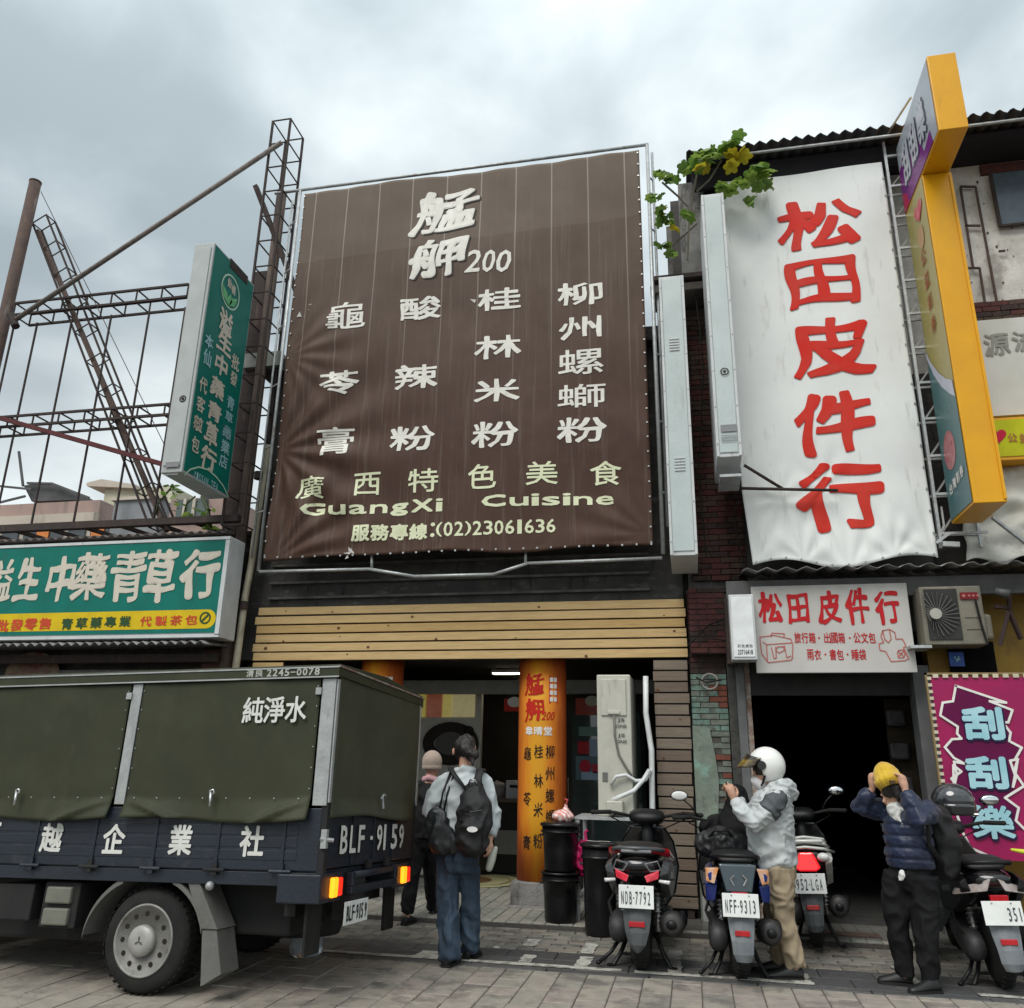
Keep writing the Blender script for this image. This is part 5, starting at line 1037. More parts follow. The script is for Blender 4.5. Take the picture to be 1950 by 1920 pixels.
def tfn(u, v): x = 2.98+2.2*u+.1*(1-u)*v; z = a_.z+(c_.z-a_.z)*v; return (x+.02*math.sin(v*14)*(1-u)**3, 9.45+noise.noise(Vector((u*7, v*6, 3)))*.1, z+(.04*math.sin(u*30)*(1-v)**4))
b = here(tc_); b.sheet(tfn, 50, 40); b.build('cloth', pm('grimy_white_cloth', (.62, .62, .57), (.5, .5, .45), scale=3, rough=.6, dirt=((.33, .3, .24), .7, 3.5, (1, 1, .7), .52)), tc_, smooth=True, solid=.003)
# canopy, beam and leather shop sign
cn = thing('shop_canopy', 'low corrugated canopy with a dark steel beam over the leather shop door', 'canopy', (2.2, 9.2, 3.45))
corr(.62, 4.2, 8.95, 3.56, 9.75, 3.66, pm('canopy_sheet', (.28, .28, .27), (.1, .1, .1), scale=6, rough=.6), cn, 'corrugated_sheet', .2, .022)
bx('beam', pm('grey_steel_beam', (.13, .13, .125), (.09, .09, .09), scale=4, rough=.7), cn, .45, 4.2, 9.22, 9.34, 3.30, 3.50, .004)
for x_ in (.47,): bx('bracket', rustdark, cn, x_-.05, x_+.06, 9.2, 9.5, 2.6, 3.3)
sgb = thing('leather_shop_sign', 'white shop sign with red characters, a satchel drawing left and a garment bag right', 'sign', (1.5, 9.15, 2.49))
bx('board', pm('sign_white', (.52, .5, .47), (.46, .44, .41), scale=2, rough=.45, bump=0), sgb, .705, 2.278, 9.15, 9.2, 2.494, 3.42, .006)
rp_ = flat('dark_red_print', (.5, .015, .02)); P = front(9.145)
for ch, x0, y0, x1, y1 in (('松', 515, 190, 645, 357), ('田', 675, 200, 785, 357), ('皮', 832, 180, 958, 360), ('件', 983, 170, 1108, 360), ('行', 1140, 178, 1270, 360)): gf(P, ch, x0, y0, x1, y1, 9.145, z4, bold=.035, brush=.6, rise=.05)
P.build('brush_lettering', rp_, sgb); P = front(9.145)
for i, ch in enumerate('旅行箱'): gf(P, ch, 707+i*39, 405, 743+i*39, 462, 9.145, z4, bold=.02)
for i, ch in enumerate('出國箱'): gf(P, ch, 866+i*38, 405, 902+i*38, 462, 9.145, z4, bold=.02)
for i, ch in enumerate('公文包'): gf(P, ch, 1024+i*40, 405, 1062+i*40, 462, 9.145, z4, bold=.02)
for i, ch in enumerate('雨衣'): gf(P, ch, 776+i*39, 495, 812+i*39, 552, 9.145, z4, bold=.02)
for i, ch in enumerate('書包'): gf(P, ch, 896+i*39, 495, 932+i*39, 552, 9.145, z4, bold=.02)
for i, ch in enumerate('睡袋'): gf(P, ch, 1014+i*39, 495, 1052+i*39, 552, 9.145, z4, bold=.02)
P.build('goods_lettering', rp_, sgb); P = front(9.1455)
for x_, y_ in ((840, 434), (1004, 434), (874, 522), (992, 522)): q = at(*z4(x_, y_), 9.145); P.disc(q.x, q.z, .01, seg=8)
P.build('dots', rp_, sgb); P = front(9.145)
def outline(pts, w=.009, close=True): P.stroke([(lambda q: (q.x, q.z))(at(*z4(*p), 9.145)) for p in pts], w, close)
outline(((525, 430), (600, 420), (690, 440), (700, 470), (698, 540), (690, 552), (570, 566), (535, 520), (527, 470))); outline(((582, 428), (590, 408), (655, 412), (652, 430)), close=False); outline(((540, 455), (560, 470), (565, 562)), close=False); outline(((560, 470), (698, 460)), close=False)
outline(((585, 485), (600, 545), (612, 540), (608, 482)), close=False); outline(((655, 475), (668, 540), (690, 530)), close=False); outline(((608, 500), (628, 515), (655, 500), (650, 480), (618, 482)))
P.build('satchel_drawing', flat('pink_red_print', (.5, .12, .1)), sgb); P = front(9.145)
outline(((1180, 395), (1215, 388), (1245, 405), (1250, 440), (1285, 440), (1305, 478), (1290, 485), (1318, 545), (1300, 555), (1225, 560), (1195, 505), (1165, 500), (1160, 465), (1185, 458), (1170, 425))); outline(((1180, 395), (1190, 440), (1210, 460), (1225, 440), (1215, 388)), close=False)
outline(((1258, 515), (1265, 500), (1290, 498), (1300, 515), (1292, 538), (1265, 540))); outline(((1262, 505), (1295, 535)), close=False); outline(((1295, 502), (1262, 535)), close=False)
P.build('garment_bag_drawing', flat('pink_red_print', (.5, .12, .1)), sgb)
lb = thing('small_lightbox', 'small blank white lightbox left of the leather shop sign', 'sign', (.58, 8.95, 2.61)); bx('case', alu, lb, .455, .71, 8.96, 9.2, 2.61, 3.3, .01)
bx('face', flat('lightbox_white', (.78, .8, .8), rough=.3), lb, .475, .69, 8.95, 8.959, 2.64, 3.27, .004)
P = front(8.947); 
for i, ch in enumerate('彩色廣告'): gf(P, ch, 405+i*21, 468, 423+i*21, 486, 8.947, z4, bold=0)
P.latin('2371·6418', .545, .68, 2.715, .035, bold=.01) if False else P.latin('23716418', *(lambda a, c: (a.x, c.x))(at(*z4(407, 510), 8.947), at(*z4(487, 510), 8.947)), at(*z4(440, 510), 8.947).z, .05, bold=.01); P.build('maker_lettering', ink, lb)
# doorway
dw = thing('doorway_frame', 'grey steel door frame round the black leather shop doorway', 'doorway', (1.5, 9.65, 0))
greyp = pm('grey_door_steel', (.14, .145, .145), (.1, .1, .1), scale=5, rough=.6, dirt=((.22, .2, .18), .5, 5, (2, 2, .4), .6))
bx('post', pm('dark_pitted_post', (.07, .068, .06), (.04, .04, .038), scale=16, rough=.9, bump=.5), dw, .42, .51, 9.6, 9.75, 0, 3.3); bx('post', greyp, dw, .51, .6, 9.55, 9.7, 0, 3.3, .004); bx('post', pm('flaking_white_post', (.42, .4, .36), (.22, .12, .08), scale=16, rough=.9, bump=.5), dw, .605, .66, 9.58, 9.72, 0, 2.7)
bx('post', greyp, dw, 2.3, 2.46, 9.45, 9.7, 0, 2.6, .004); bx('lintel', pm('dark_lintel', (.03, .03, .028), rough=.8), dw, .6, 2.3, 9.6, 9.7, 2.3, 2.7)
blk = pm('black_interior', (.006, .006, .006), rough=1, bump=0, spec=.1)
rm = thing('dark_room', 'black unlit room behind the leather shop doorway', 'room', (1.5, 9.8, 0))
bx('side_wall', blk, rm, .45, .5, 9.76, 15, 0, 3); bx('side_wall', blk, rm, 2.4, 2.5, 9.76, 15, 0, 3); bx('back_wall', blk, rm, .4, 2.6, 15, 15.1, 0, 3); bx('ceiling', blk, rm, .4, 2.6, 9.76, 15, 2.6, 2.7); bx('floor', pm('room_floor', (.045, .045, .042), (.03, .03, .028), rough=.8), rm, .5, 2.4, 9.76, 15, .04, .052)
shf = thing('door_side_shelf', 'dim yellow-brown board with hung goods inside the right of the doorway', 'shelf', (2.1, 10.1, 1)); bx('board', pm('dim_yellow_board', (.035, .022, .008), (.02, .014, .008), rough=.8), shf, 2.12, 2.39, 10.1, 10.13, .8, 2.3)
for zz_ in (1.3, 1.65, 2.0): bx('hung_goods', pm('dim_goods', (.02, .012, .012), (.045, .045, .045), scale=9), shf, 2.1, 2.3, 9.95, 10.05, zz_, zz_+.18, .03)
# yellow shop walls
ym_ = pm('ochre_paint', (.27, .16, .012), (.22, .125, .012), scale=3, rough=.6, dirt=((.09, .05, .02), .6, 3, (1, 1, .5), .56))
yw = thing('ochre_shop_wall', 'ochre yellow shop wall around the magenta scratch-card banner', 'shop wall', (3.3, 9.7, 0)); bx('wall', ym_, yw, 2.48, 2.9, 9.5, 9.7, 0, 2.85); bx('wall', ym_, yw, 2.9, 5.5, 9.72, 9.79, 0, 3.4); bx('dark_niche', blk, yw, 2.68, 3.12, 9.46, 9.495, 2.52, 2.84)
bl = thing('blue_notice', 'small blue notice in the dark gap above the magenta banner', 'sign', (2.76, 9.42, 2.55)); a_, c_ = at(*Zm(7.05, 1700, 1050)(775, 1545), 9.4), at(*Zm(7.05, 1700, 1050)(945, 1350), 9.4); bx('board', pm('notice_blue', (.01, .05, .28), (.02, .12, .45), scale=8, rough=.4), bl, a_.x, c_.x, 9.4, 9.415, a_.z, c_.z)
P = front(9.395); P.latin('ψ', (a_.x+c_.x)/2-.03, (a_.x+c_.x)/2+.03, (a_.z+c_.z)/2+.03, .06, bold=.02) if False else P.stroke([(a_.x+.05, c_.z-.05), ((a_.x+c_.x)/2, c_.z-.1), (c_.x-.05, c_.z-.05)], .012); P.stroke([(a_.x+.06, a_.z+.07), (c_.x-.04, a_.z+.07)], .012); P.build('mark', lbp, bl)
# air conditioner over the door
zA = Zm(7.05, 1700, 1050)
oc = thing('outdoor_fan_unit', 'dusty beige outdoor fan unit with a pale fan hub, right of the leather shop sign', 'air conditioner', (2.8, 9.0, 2.7))
a_, c_ = at(*zA(385, 1260), 9.0), at(*zA(1300, 470), 9.0); x0_, x1_, z0_, z1_ = at(*zA(430, 900), 9.0).x-.02, at(*zA(1240, 900), 9.0).x, at(*zA(700, 1255), 9.0).z, at(*zA(700, 470), 9.0).z
dbeige = pm('dusty_beige', (.2, .185, .14), (.14, .128, .1), scale=4, rough=.6, dirt=((.1, .08, .06), .5, 5, (2, 2, .4), .58)); bx('casing', dbeige, oc, x0_, x1_, 9.0, 9.32, z0_, z1_, .012)
fx0, fx1 = x0_+.04, x0_+(x1_-x0_)*.6; bx('fan_recess', pm('fan_dark', (.03, .03, .027), rough=.8), oc, fx0, fx1, 8.985, 8.999, z0_+.05, z1_-.03)
hub = at(*zA(578, 838), 8.94); b = here(oc); b.lathe([(.001, 0), (.055, 0), (.056, .03), (.001, .031)], (hub.x, 8.93, hub.z), 'Y', 24); b.build('fan_hub', pm('hub_pale', (.42, .41, .36), rough=.6), oc, smooth=False)
for k in range(28):
    t_ = 2*math.pi*k/28; b = here(oc); rr = min(.23, abs((fx1-hub.x)/max(.3, abs(math.cos(t_))))) if math.cos(t_) > 0 else min(.23, (hub.x-fx0)/max(.25, abs(math.cos(t_)))); b.bar((hub.x+math.cos(t_)*.06, 8.965, hub.z+math.sin(t_)*.06), (hub.x+math.cos(t_+.25)*rr, 8.97, hub.z+math.sin(t_+.25)*min(rr, .23)), .005, .01); b.build('grille_wire', pm('grille_grey', (.09, .09, .085), rough=.6), oc)
bx('brand_plate', flat('maroon_label', (.18, .015, .02)), oc, fx1+.03, x1_-.04, 8.985, 8.999, z1_-.14, z1_-.07)
P = front(8.98); P.disc(fx1+.06, z1_-.105, .016); [P.disc(fx1+.11+k*.04, z1_-.105, .014, .011, 7) for k in range(3)]; P.build('faded_mark', flat('dull_pink_print', (.4, .15, .13)), oc)
for zz_ in (.25, .45): bx('louvre', pm('seam', (.12, .11, .09)), oc, fx1+.05, x1_-.03, 8.993, 8.9995, z0_+(z1_-z0_)*zz_, z0_+(z1_-z0_)*zz_+.006)
b = here(oc); b.tube([(x1_-.07, 8.98, z1_-.15), (x1_-.05, 8.98, z0_+.2), (x1_-.02, 8.98, z0_)], .012, 6); b.build('cable', rubber, oc)
bx('valve_cover', dbeige, oc, x1_+.001, x1_+.09, 9.08, 9.25, z0_+.06, z0_+.32, .03); bx('support', galv, oc, x0_-.15, x0_+.05, 8.99, 9.3, z0_-.03, z0_-.002)
bk = thing('camera_bracket', 'dark V-shaped steel bracket with a small lamp in front of the ochre wall', 'bracket', (3.1, 9.1, 2.6))
for p_, q_ in (((1560, 800), (1440, 1260)), ((1560, 800), (1720, 1180)), ((1560, 560), (1570, 830)), ((1370, 740), (1580, 760))): b = here(bk); b.bar(at(*zA(*p_), 9.0), at(*zA(*q_), 9.05), .035); b.build('arm', pm('maroon_steel', (.035, .015, .015), rough=.7), bk)
q = at(*zA(1470, 570), 8.95); b = here(bk); b.tube([q-Vector((.06, 0, -.03)), q+Vector((.05, -.04, -.02))], [.035, .05], 12); b.build('lamp_head', pm('dull_lamp', (.08, .08, .08), rough=.5), bk, smooth=True)
ln = thing('red_lantern', 'red and yellow round lantern cut by the right edge under the canopy', 'lantern', at(1972, 1105, 8.9)); MB().ball((0, 0, 0), (.1, .1, .12)).build('body', pm('lantern_red', (.42, .05, .01), (.35, .02, .01), scale=6, rough=.5), ln, smooth=True); MB().lathe([(.05, .125), (.06, .13), (.06, .16), (.001, .165)], seg=14).build('cap', yellowp, ln); MB().ball((.05, -.06, .03), (.075, .07, .1)).build('paper_label', flat('lantern_label', (.6, .55, .5)), ln, smooth=True)
# magenta scratch card banner
mg = thing('scratch_card_banner', 'magenta banner with pale blue characters in a jagged white burst, laced in a frame', 'banner', (2.8, 8.95, .74))
mgm = pm('magenta_cloth', (.34, .004, .085), (.27, .004, .075), scale=2, rough=.45, bump=.05); bx('cloth', mgm, mg, 2.335, 3.6, 8.96, 8.97, .77, 2.43)
for args in ((2.29, 2.31, 8.95, 8.98, .7, 2.47), (2.29, 3.65, 8.95, 8.98, 2.45, 2.47)): bx('frame_tube', pm('dull_brass_tube', (.25, .18, .08)), mg, *args)
b = here(mg)
for i in range(26): z_ = .8+i*.064; b.box(2.305, 2.342, 8.943, 8.959, z_, z_+.03)
for i in range(14): x_ = 2.36+i*.09; b.box(x_, x_+.05, 8.943, 8.959, 2.42, 2.456)
o = b.build('lacing', flat('lace_white', (.6, .52, .4)), mg); o['kind'] = 'stuff'
Lp = [(1570, 690), (1555, 772), (1500, 780), (1487, 848), (1580, 908), (1577, 945), (1600, 972), (1550, 975), (1512, 1018), (1560, 1075), (1615, 1105), (1560, 1095), (1575, 1160), (1560, 1233)]
Rp = [(1570, 690), (1840, 780), (1750, 772), (1872, 820), (1850, 885), (1820, 885), (1862, 940), (1855, 985), (1922, 1020), (1885, 1085), (1860, 1090), (1890, 1180), (1875, 1230)]
L2 = [(1545, 165), (1590, 200), (1535, 240), (1580, 300), (1560, 420), (1600, 540), (1640, 620), (1750, 668)]; R2 = [(1900, 130), (1880, 200), (1934, 280), (1830, 345), (1905, 400), (1890, 470), (1940, 520)]
MY = 8.945
def mq(p, zm): q = at(*zm(*p), MY); return (q.x, q.z)
Ls = [mq(p, z4) for p in Lp]+[mq(p, z5) for p in L2]; Rs = [mq(p, z4) for p in Rp]+[mq(p, z5) for p in R2]
P = front(MY+.004)
for i in range(40):
    def atz(S_, z_):
        for a_, b_ in zip(S_, S_[1:]):
            if min(a_[1], b_[1]) <= z_ <= max(a_[1], b_[1]) and abs(a_[1]-b_[1]) > 1e-6: return a_[0]+(b_[0]-a_[0])*(z_-a_[1])/(b_[1]-a_[1])
        return None
    za_ = Ls[0][1]-.02-i*(Ls[0][1]-Ls[-1][1]-.04)/40; zb_ = za_-(Ls[0][1]-Ls[-1][1]-.04)/40
    v_ = [atz(Ls, za_), atz(Rs, za_), atz(Rs, zb_), atz(Ls, zb_)]
    if None not in v_: P.poly([(v_[0], za_), (v_[1], za_), (v_[2], zb_), (v_[3], zb_)])
P.build('burst_fill', flat('plum_print', (.12, .004, .055), rough=.45), mg)
P = front(MY); P.stroke(Ls, .022); P.build('burst_outline', whiteink, mg); P = front(MY); P.stroke(Rs, .022); P.build('burst_outline', whiteink, mg)
P = front(MY-.006); P2 = front(MY-.003)
for ch, x0, y0, x1, y1, zm in (('刮', 1605, 800, 1825, 980, z4), ('刮', 1615, 115, 1842, 297, z5), ('樂', 1645, 385, 1880, 572, z5)): gf(P, ch, x0, y0, x1, y1, MY, zm, bold=.03 if ch == '樂' else .05); gf(P2, ch, x0-4, y0, x1+12, y1+14, MY, zm, bold=.06 if ch == '樂' else .085)
P.build('big_lettering', pm('ice_blue_print', (.4, .64, .7), (.28, .53, .6), scale=3, spec=.25, rough=.5, bump=0), mg); P2.build('letter_shadow', flat('navy_print', (.02, .012, .05)), mg)
# rooftop creeper
cr_ = thing('rooftop_papaya_plant', 'leafy plant with green and yellow lobed leaves growing out of the eave corner', 'plant', (.3, 9.2, 7.4)); b = here(cr_); zP = Zm(5.771, 1230, 230)
for pts in (((460, 1530), (470, 1200), (500, 900), (560, 600)), ((290, 1370), (440, 1240), (560, 1130)), ((560, 780), (700, 650), (830, 440)), ((180, 680), (350, 830), (450, 940)), ((560, 960), (700, 940), (820, 900))): b.tube([at(*zP(*p), 9.0) for p in pts], .014, 5)
b.build('stem', pm('stem_brown', (.12, .1, .07)), cr_)
for (cx, cy, sx, sy, n_, s_, k_) in ((930, 240, 90, 50, 9, .16, 1), (760, 330, 110, 40, 8, .15, 1), (600, 400, 110, 40, 9, .14, 1), (500, 500, 80, 50, 7, .13, 2), (130, 580, 80, 45, 11, .1, 3), (260, 640, 60, 30, 6, .1, 3), (120, 820, 60, 40, 7, .09, 3), (190, 980, 60, 70, 10, .11, 3), (210, 1100, 60, 50, 6, .1, 3), (300, 1200, 40, 40, 4, .09, 9), (1330, 530, 90, 50, 9, .17, 1), (1200, 620, 110, 50, 8, .16, 1), (980, 690, 130, 35, 9, .15, 1), (850, 780, 50, 60, 5, .14, 1), (1290, 700, 80, 40, 5, .15, 1), (1140, 850, 30, 50, 4, .12, 1), (440, 1020, 40, 40, 4, .12, 1), (210, 1360, 60, 40, 7, .1, 3), (240, 1440, 50, 40, 5, .1, 3), (940, 450, 40, 40, 4, .15, 9), (1050, 330, 50, 20, 3, .15, 9), (600, 520, 60, 30, 4, .13, 9), (190, 1000, 25, 25, 2, .1, 9), (140, 1440, 20, 20, 0, .1, 3)):
    for _ in range(n_): leaf(cr_, at(*zP(cx+random.gauss(0, sx*.55), cy+random.gauss(0, sy*.55)), 8.9+random.uniform(-.15, .15)), s_*random.uniform(.6, 1.1), leafy if k_ == 9 else (random.choice(leafm[:2]) if k_ == 1 else random.choice(leafm)), 'lobed')
# ================================================================ TRUCK   local: x towards the tail, y to the far side, z up; tail near corner = origin
def Rtruck(th, a, b_):
    Rz = Matrix(((math.cos(th), math.sin(th), 0), (-math.sin(th), math.cos(th), 0), (0, 0, 1)))
    Ry = Matrix(((math.cos(a), 0, math.sin(a)), (0, 1, 0), (-math.sin(a), 0, math.cos(a))))
    Rx = Matrix(((1, 0, 0), (0, math.cos(b_), -math.sin(b_)), (0, math.sin(b_), math.cos(b_)))); return Rz @ Ry @ Rx
tk = thing('canvas_truck', 'small dark blue flatbed truck with an olive canvas cover and amber tail lights', 'truck', (-2.44, 5.563, 0))
tk.rotation_euler = Rtruck(.030, -.021, -.053).to_euler()
TW = 1.775
navy = pm('truck_navy', (.015, .02, .03), (.011, .015, .023), scale=3, rough=.45, bump=.12, bscale=35, dirt=[((.04, .042, .045), .5, 4, (1, 1, .5), .56), ((.13, .08, .05), .7, 7, (1, 1, 1), .72)])
canvas = pm('olive_canvas', (.036, .04, .02), (.029, .032, .016), scale=3, rough=.62, spec=.3, bump=.12, bscale=300, dirt=((.05, .05, .03), .5, 3, (1, 1, .4), .56), wr=(5, .25, (1, 1, .6)))
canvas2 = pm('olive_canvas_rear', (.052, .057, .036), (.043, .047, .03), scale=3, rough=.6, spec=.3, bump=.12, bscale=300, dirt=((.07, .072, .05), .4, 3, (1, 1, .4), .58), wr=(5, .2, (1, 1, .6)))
alum = pm('aluminium_strip', (.4, .41, .4), (.3, .31, .31), scale=10, rough=.45, metal=.35, dirt=((.14, .13, .12), .4, 8, (2, 2, .5), .6))
chas = pm('chassis_black', (.008, .008, .009), (.016, .015, .014), scale=5, rough=.8)
mudp = pm('grey_mudguard', (.13, .13, .12), (.09, .09, .082), scale=5, rough=.7, dirt=((.2, .18, .15), .5, 5, (1, 1, 1), .55))
def TB(name, m, x0, x1, y0, y1, z0, z1, bevel=0, par=None): return MB().box(x0, x1, y0, y1, z0, z1).build(name, m, par or tk, bevel=bevel)
LB = -3.3
TB('bed_floor', navy, LB, -.02, .03, TW-.03, .78, .84)
# drop sides: long recessed panels with ribs
def dropside(y0, y1, out):
    s_ = TB('side_gate', navy, LB, -.03, min(y0, y1), max(y0, y1), .835, 1.235, .006)
    for z0 in (.9, .98, 1.06, 1.14): TB('groove', navy, LB, -.2, out-.004 if out < 1 else out-.001, out+.001 if out < 1 else out+.004, z0, z0+.062, .002, s_)
    for k in range(7):
        x_ = -.30-k*.5; TB('rib', navy, x_-.012, x_+.012, out-.012 if out < 1 else out, out if out < 1 else out+.012, .84, 1.2, .003, s_)
        h_ = MB(); h_.tube([(x_-.08, out-.018, .832), (x_+.08, out-.018, .832)], .012, 8); h_.box(x_-.02, x_+.02, out-.02, out, .8, .88); h_.build('hinge', chas if k % 2 else navy, s_)
    return s_
dropside(0, .03, 0); dropside(TW-.03, TW, TW)
TB('sill_rail', navy, LB, -.02, .01, .06, .74, .825, .004); TB('sill_rail', navy, LB, -.02, TW-.06, TW-.01, .74, .825, .004)
TB('front_bulkhead', navy, LB-.04, LB, 0, TW, .8, 2.1)
tg = TB('tailgate', navy, -.03, 0.0, .05, TW-.05, .85, 1.235, .006)
for z0 in (.92, 1.0, 1.08): TB('groove', navy, 0.0, .004, .12, TW-.12, z0, z0+.06, .002, tg)
for y_ in (.45, .85, 1.25): TB('rib', navy, 0, .014, y_-.012, y_+.012, .86, 1.2, .003, tg)
for y_ in (.75, 1.12): TB('hinge', chas, 0, .03, y_-.04, y_+.04, .82, .88, .004, tg)
for y_ in (.0, TW-.05): TB('corner_post', chas, -.045, .005, y_, y_+.05, .66, 1.3, .004)
b = MB(); b.box(-.02, .02, -.02, .015, .98, 1.1); b.tube([(-.02, -.025, 1.04), (.05, .03, 1.03)], .014, 8); b.build('tailgate_latch', alum, tk)
# canvas
def panel(x0, x1, yb, nrm, name='canvas_side', nu=60, nv=46):
    def fn(u, v):
        x = x0+(x1-x0)*u; z = 1.16+(2.12-1.16)*v; o_ = .006*math.sin(u*9+v*3)+.006*noise.noise(Vector((u*4, v*4, x0)))
        if z < 1.29:
            k = (1.29-z)/.13; c_ = abs(u-.5)*2; o_ += .045*k*(.35+.65*math.sin(math.pi*u*1.0)**.5)*(1-.0)+.03*k*math.cos(u*2*math.pi*1.02)
            z += .015*math.sin(u*math.pi*2)*k-.02*k*(1-c_); q_ = (1.29-1.16-(1.29-(1.16+.96*v)))/.13; d1 = abs((1-q_)-(u-.01)/.26); d2 = abs((1-q_)-(.99-u)/.26); o_ += .05*math.exp(-(d1/.13)**2)*k**.5+.05*math.exp(-(d2/.13)**2)*k**.5+.02*math.exp(-((u-.02)/.03)**2)*k
        return (x, yb+nrm*(.012+max(-.004, o_)), z)
    o = MB().sheet(fn, nu, nv).build(name, canvas, tk, smooth=True, solid=.003); return o
for x0, x1 in ((-1.585, -.125), (-3.28, -1.70)):
    p_ = panel(x0, x1, 0, -1); panel(x0, x1, TW, 1)
    sn = MB()
    for k in range(8): sn.ball((x0+.08+(x1-x0-.16)*k/7, -.035, 1.295), .006, 6, 4)
    for k in range(6): sn.ball((x0+.012, -.022, 1.36+k*.14), .005, 6, 4); sn.ball((x1-.012, -.022, 1.36+k*.14), .005, 6, 4)
    o = sn.build('press_studs', alum, p_); o['kind'] = 'stuff'
    hk = MB(); xh = (x0+x1)/2-.01; hk.tube([(xh-.02, -.05, 1.315), (xh-.015, -.06, 1.345), (xh+.01, -.06, 1.352), (xh+.018, -.055, 1.33), (xh+.005, -.055, 1.322)], .007, 6); hk.tube([(xh-.01, -.055, 1.335), (xh+.004, -.07, 1.24)], [.012, .007], 6); hk.build('tie_hook', pm('hook_bright', (.6, .6, .6), rough=.3, metal=.8), p_, smooth=True)
for x_ in (-.115, -1.69): TB('cover_post', alum, x_+.004, x_+(.11 if x_ > -1 else .088), -.012, .02, 1.25, 2.115, .004); TB('cover_post', alum, x_, x_+.1, TW-.02, TW+.012, 1.25, 2.115, .004)
for x_, s_ in ((-.155, 1), (-1.725, 1)): TB('strap_clip', alum, x_, x_+.045, -.026, -.014, 2.0, 2.05, .003)
TB('rear_post', alum, -.0, .012, -.006, .03, 1.27, 2.11, .003); TB('rear_post', alum, .0, .012, TW-.03, TW+.006, 1.27, 2.14, .003)
def rfn(u, v):
    y = .035+(TW-.07)*u; z = 1.17+(2.17-1.17)*v; o_ = .006*math.sin(u*5+v*4)
    if z < 1.3: k = (1.3-z)/.13; o_ += .05*k*abs(math.sin(u*math.pi))+.02*k*math.sin(u*10); z += .02*k*math.sin(u*6)
    return (.006+o_, y, z)
rp = MB().sheet(rfn, 50, 40).build('canvas_rear', canvas2, tk, smooth=True, solid=.003)
b = MB(); b.tube([(.05, .84, 1.31), (.06, .86, 1.34), (.05, .9, 1.345), (.05, .93, 1.335)], .008, 6); b.tube([(.05, .87, 1.33), (.06, .87, 1.24)], .009, 6); b.build('tie_hook', alum, rp)
cb = MB(); cb.loft([[(x_, -.03, 2.118), (x_, -.03, 2.2), (x_, .0, 2.218), (x_, TW/2, 2.26), (x_, TW, 2.218), (x_, TW+.03, 2.2), (x_, TW+.03, 2.118), (x_, TW-.02, 2.13), (x_, .02, 2.13)] for x_ in (-3.32, -2.2, -1.1, .02)])
rf_ = cb.build('canvas_roof', canvas, tk, bevel=.006)
TB('edge_strip', alum, -3.32, .022, -.036, -.031, 2.12, 2.13, 0, rf_); TB('edge_strip', alum, -3.32, .022, -.036, -.031, 2.19, 2.2, 0, rf_)
b = MB(); b.bar((.024, -.03, 2.2), (.024, TW+.03, 2.2), .012, .012); b.build('edge_strip', pm('reddish_tape', (.18, .08, .07), (.3, .28, .26), scale=14, rough=.6), rf_)
def TP(pl='side'):
    if pl == 'side': P_ = Print((0, -.0, 0), (1, 0, 0), (0, 0, 1))
    else: P_ = Print((0, 0, 0), (0, 1, 0), (0, 0, 1))
    P_.loc = True; return P_
Pw = flat('truck_white', (.66, .66, .62), rough=.5)
P = TP(); P.o = Vector((0, -.009, 0))
for ch, xc in (('百', -2.72), ('越', -2.165), ('企', -1.637), ('業', -1.094), ('社', -.537)): P.put(ch, xc, 1.018, .185, .2, .03)
P.build('company_lettering', Pw, tk)
P = TP(); P.o = Vector((0, -.031, 0)); 
for i, ch in enumerate('純淨水'): P.put(ch, -.632+i*.17, 1.9, .168, .185, .02)
P.build('water_lettering', Pw, tk)
P = TP(); P.o = Vector((0, -.034, 0)); 
for i, ch in enumerate('清良'): P.put(ch, -.69+i*.075, 2.165, .062, .055, .03)
for i, ch in enumerate('2245-0078'): P.put(ch, -.535+i*.048, 2.165, .04, .055*(1 if ch != '-' else 1), .05)
P.build('phone_lettering', flat('worn_white_print', (.42, .43, .38)), tk)
P = TP('r'); P.o = Vector((.017, 0, 0)); x_ = .2
for ch, w_ in zip('BLF-9159', (.155, .14, .14, .07, .14, .06, .17, .14)):
    if ch == '-': P.put('-', x_+.11, 1.03, .05, .2, .2); x_ += .2; continue
    P.put(ch, x_+w_/2, 1.03, w_*.8, .19, .045); x_ += w_+(.09 if ch == '1' and x_ > .8 else .01)
P.build('registration_lettering', Pw, tg)
# rear light boxes, bumper, plate
def tl(y0, y1):
    t_ = TB('light_box', navy, -.3, .012, y0-.14, y1+.03, .64, .82, .01)
    a_ = MB(); a_.box(.013, .045, y0, y0+(y1-y0)*.5, .668, .795); q = a_.build('indicator_lens', pm('amber_lens', (.8, .25, .01), rough=.15, bump=0, coat=1, emit=((1, .3, .01), 1.3)), t_, bevel=.012, bseg=3)
    a_ = MB(); a_.box(.013, .04, y0+(y1-y0)*.5+.002, y1, .672, .79); q = a_.build('brake_lens', pm('brake_lens', (.7, .02, .01), rough=.15, bump=0, coat=1, emit=((1, .03, .01), .7)), t_, bevel=.012, bseg=3)
tl(.10, .27); tl(1.44, 1.62)
bp_ = TB('bumper_bar', navy, .0, .05, .4, 1.29, .67, .72, .01); TB('bumper_upright', navy, 0, .05, .4, .46, .72, .81, .006, bp_); TB('bumper_upright', navy, 0, .05, 1.23, 1.29, .72, .81, .006, bp_)
b = MB(); b.tube([(.02, .47, .79), (.02, 1.22, .79)], .025, 10); b.build('step_tube', navy, bp_, smooth=True)
pl_ = TB('number_plate', flat('plate_white', (.74, .76, .74), rough=.35), .03, .036, .33, .745, .475, .625, .004)
P = TP('r'); P.o = Vector((.0395, 0, 0))
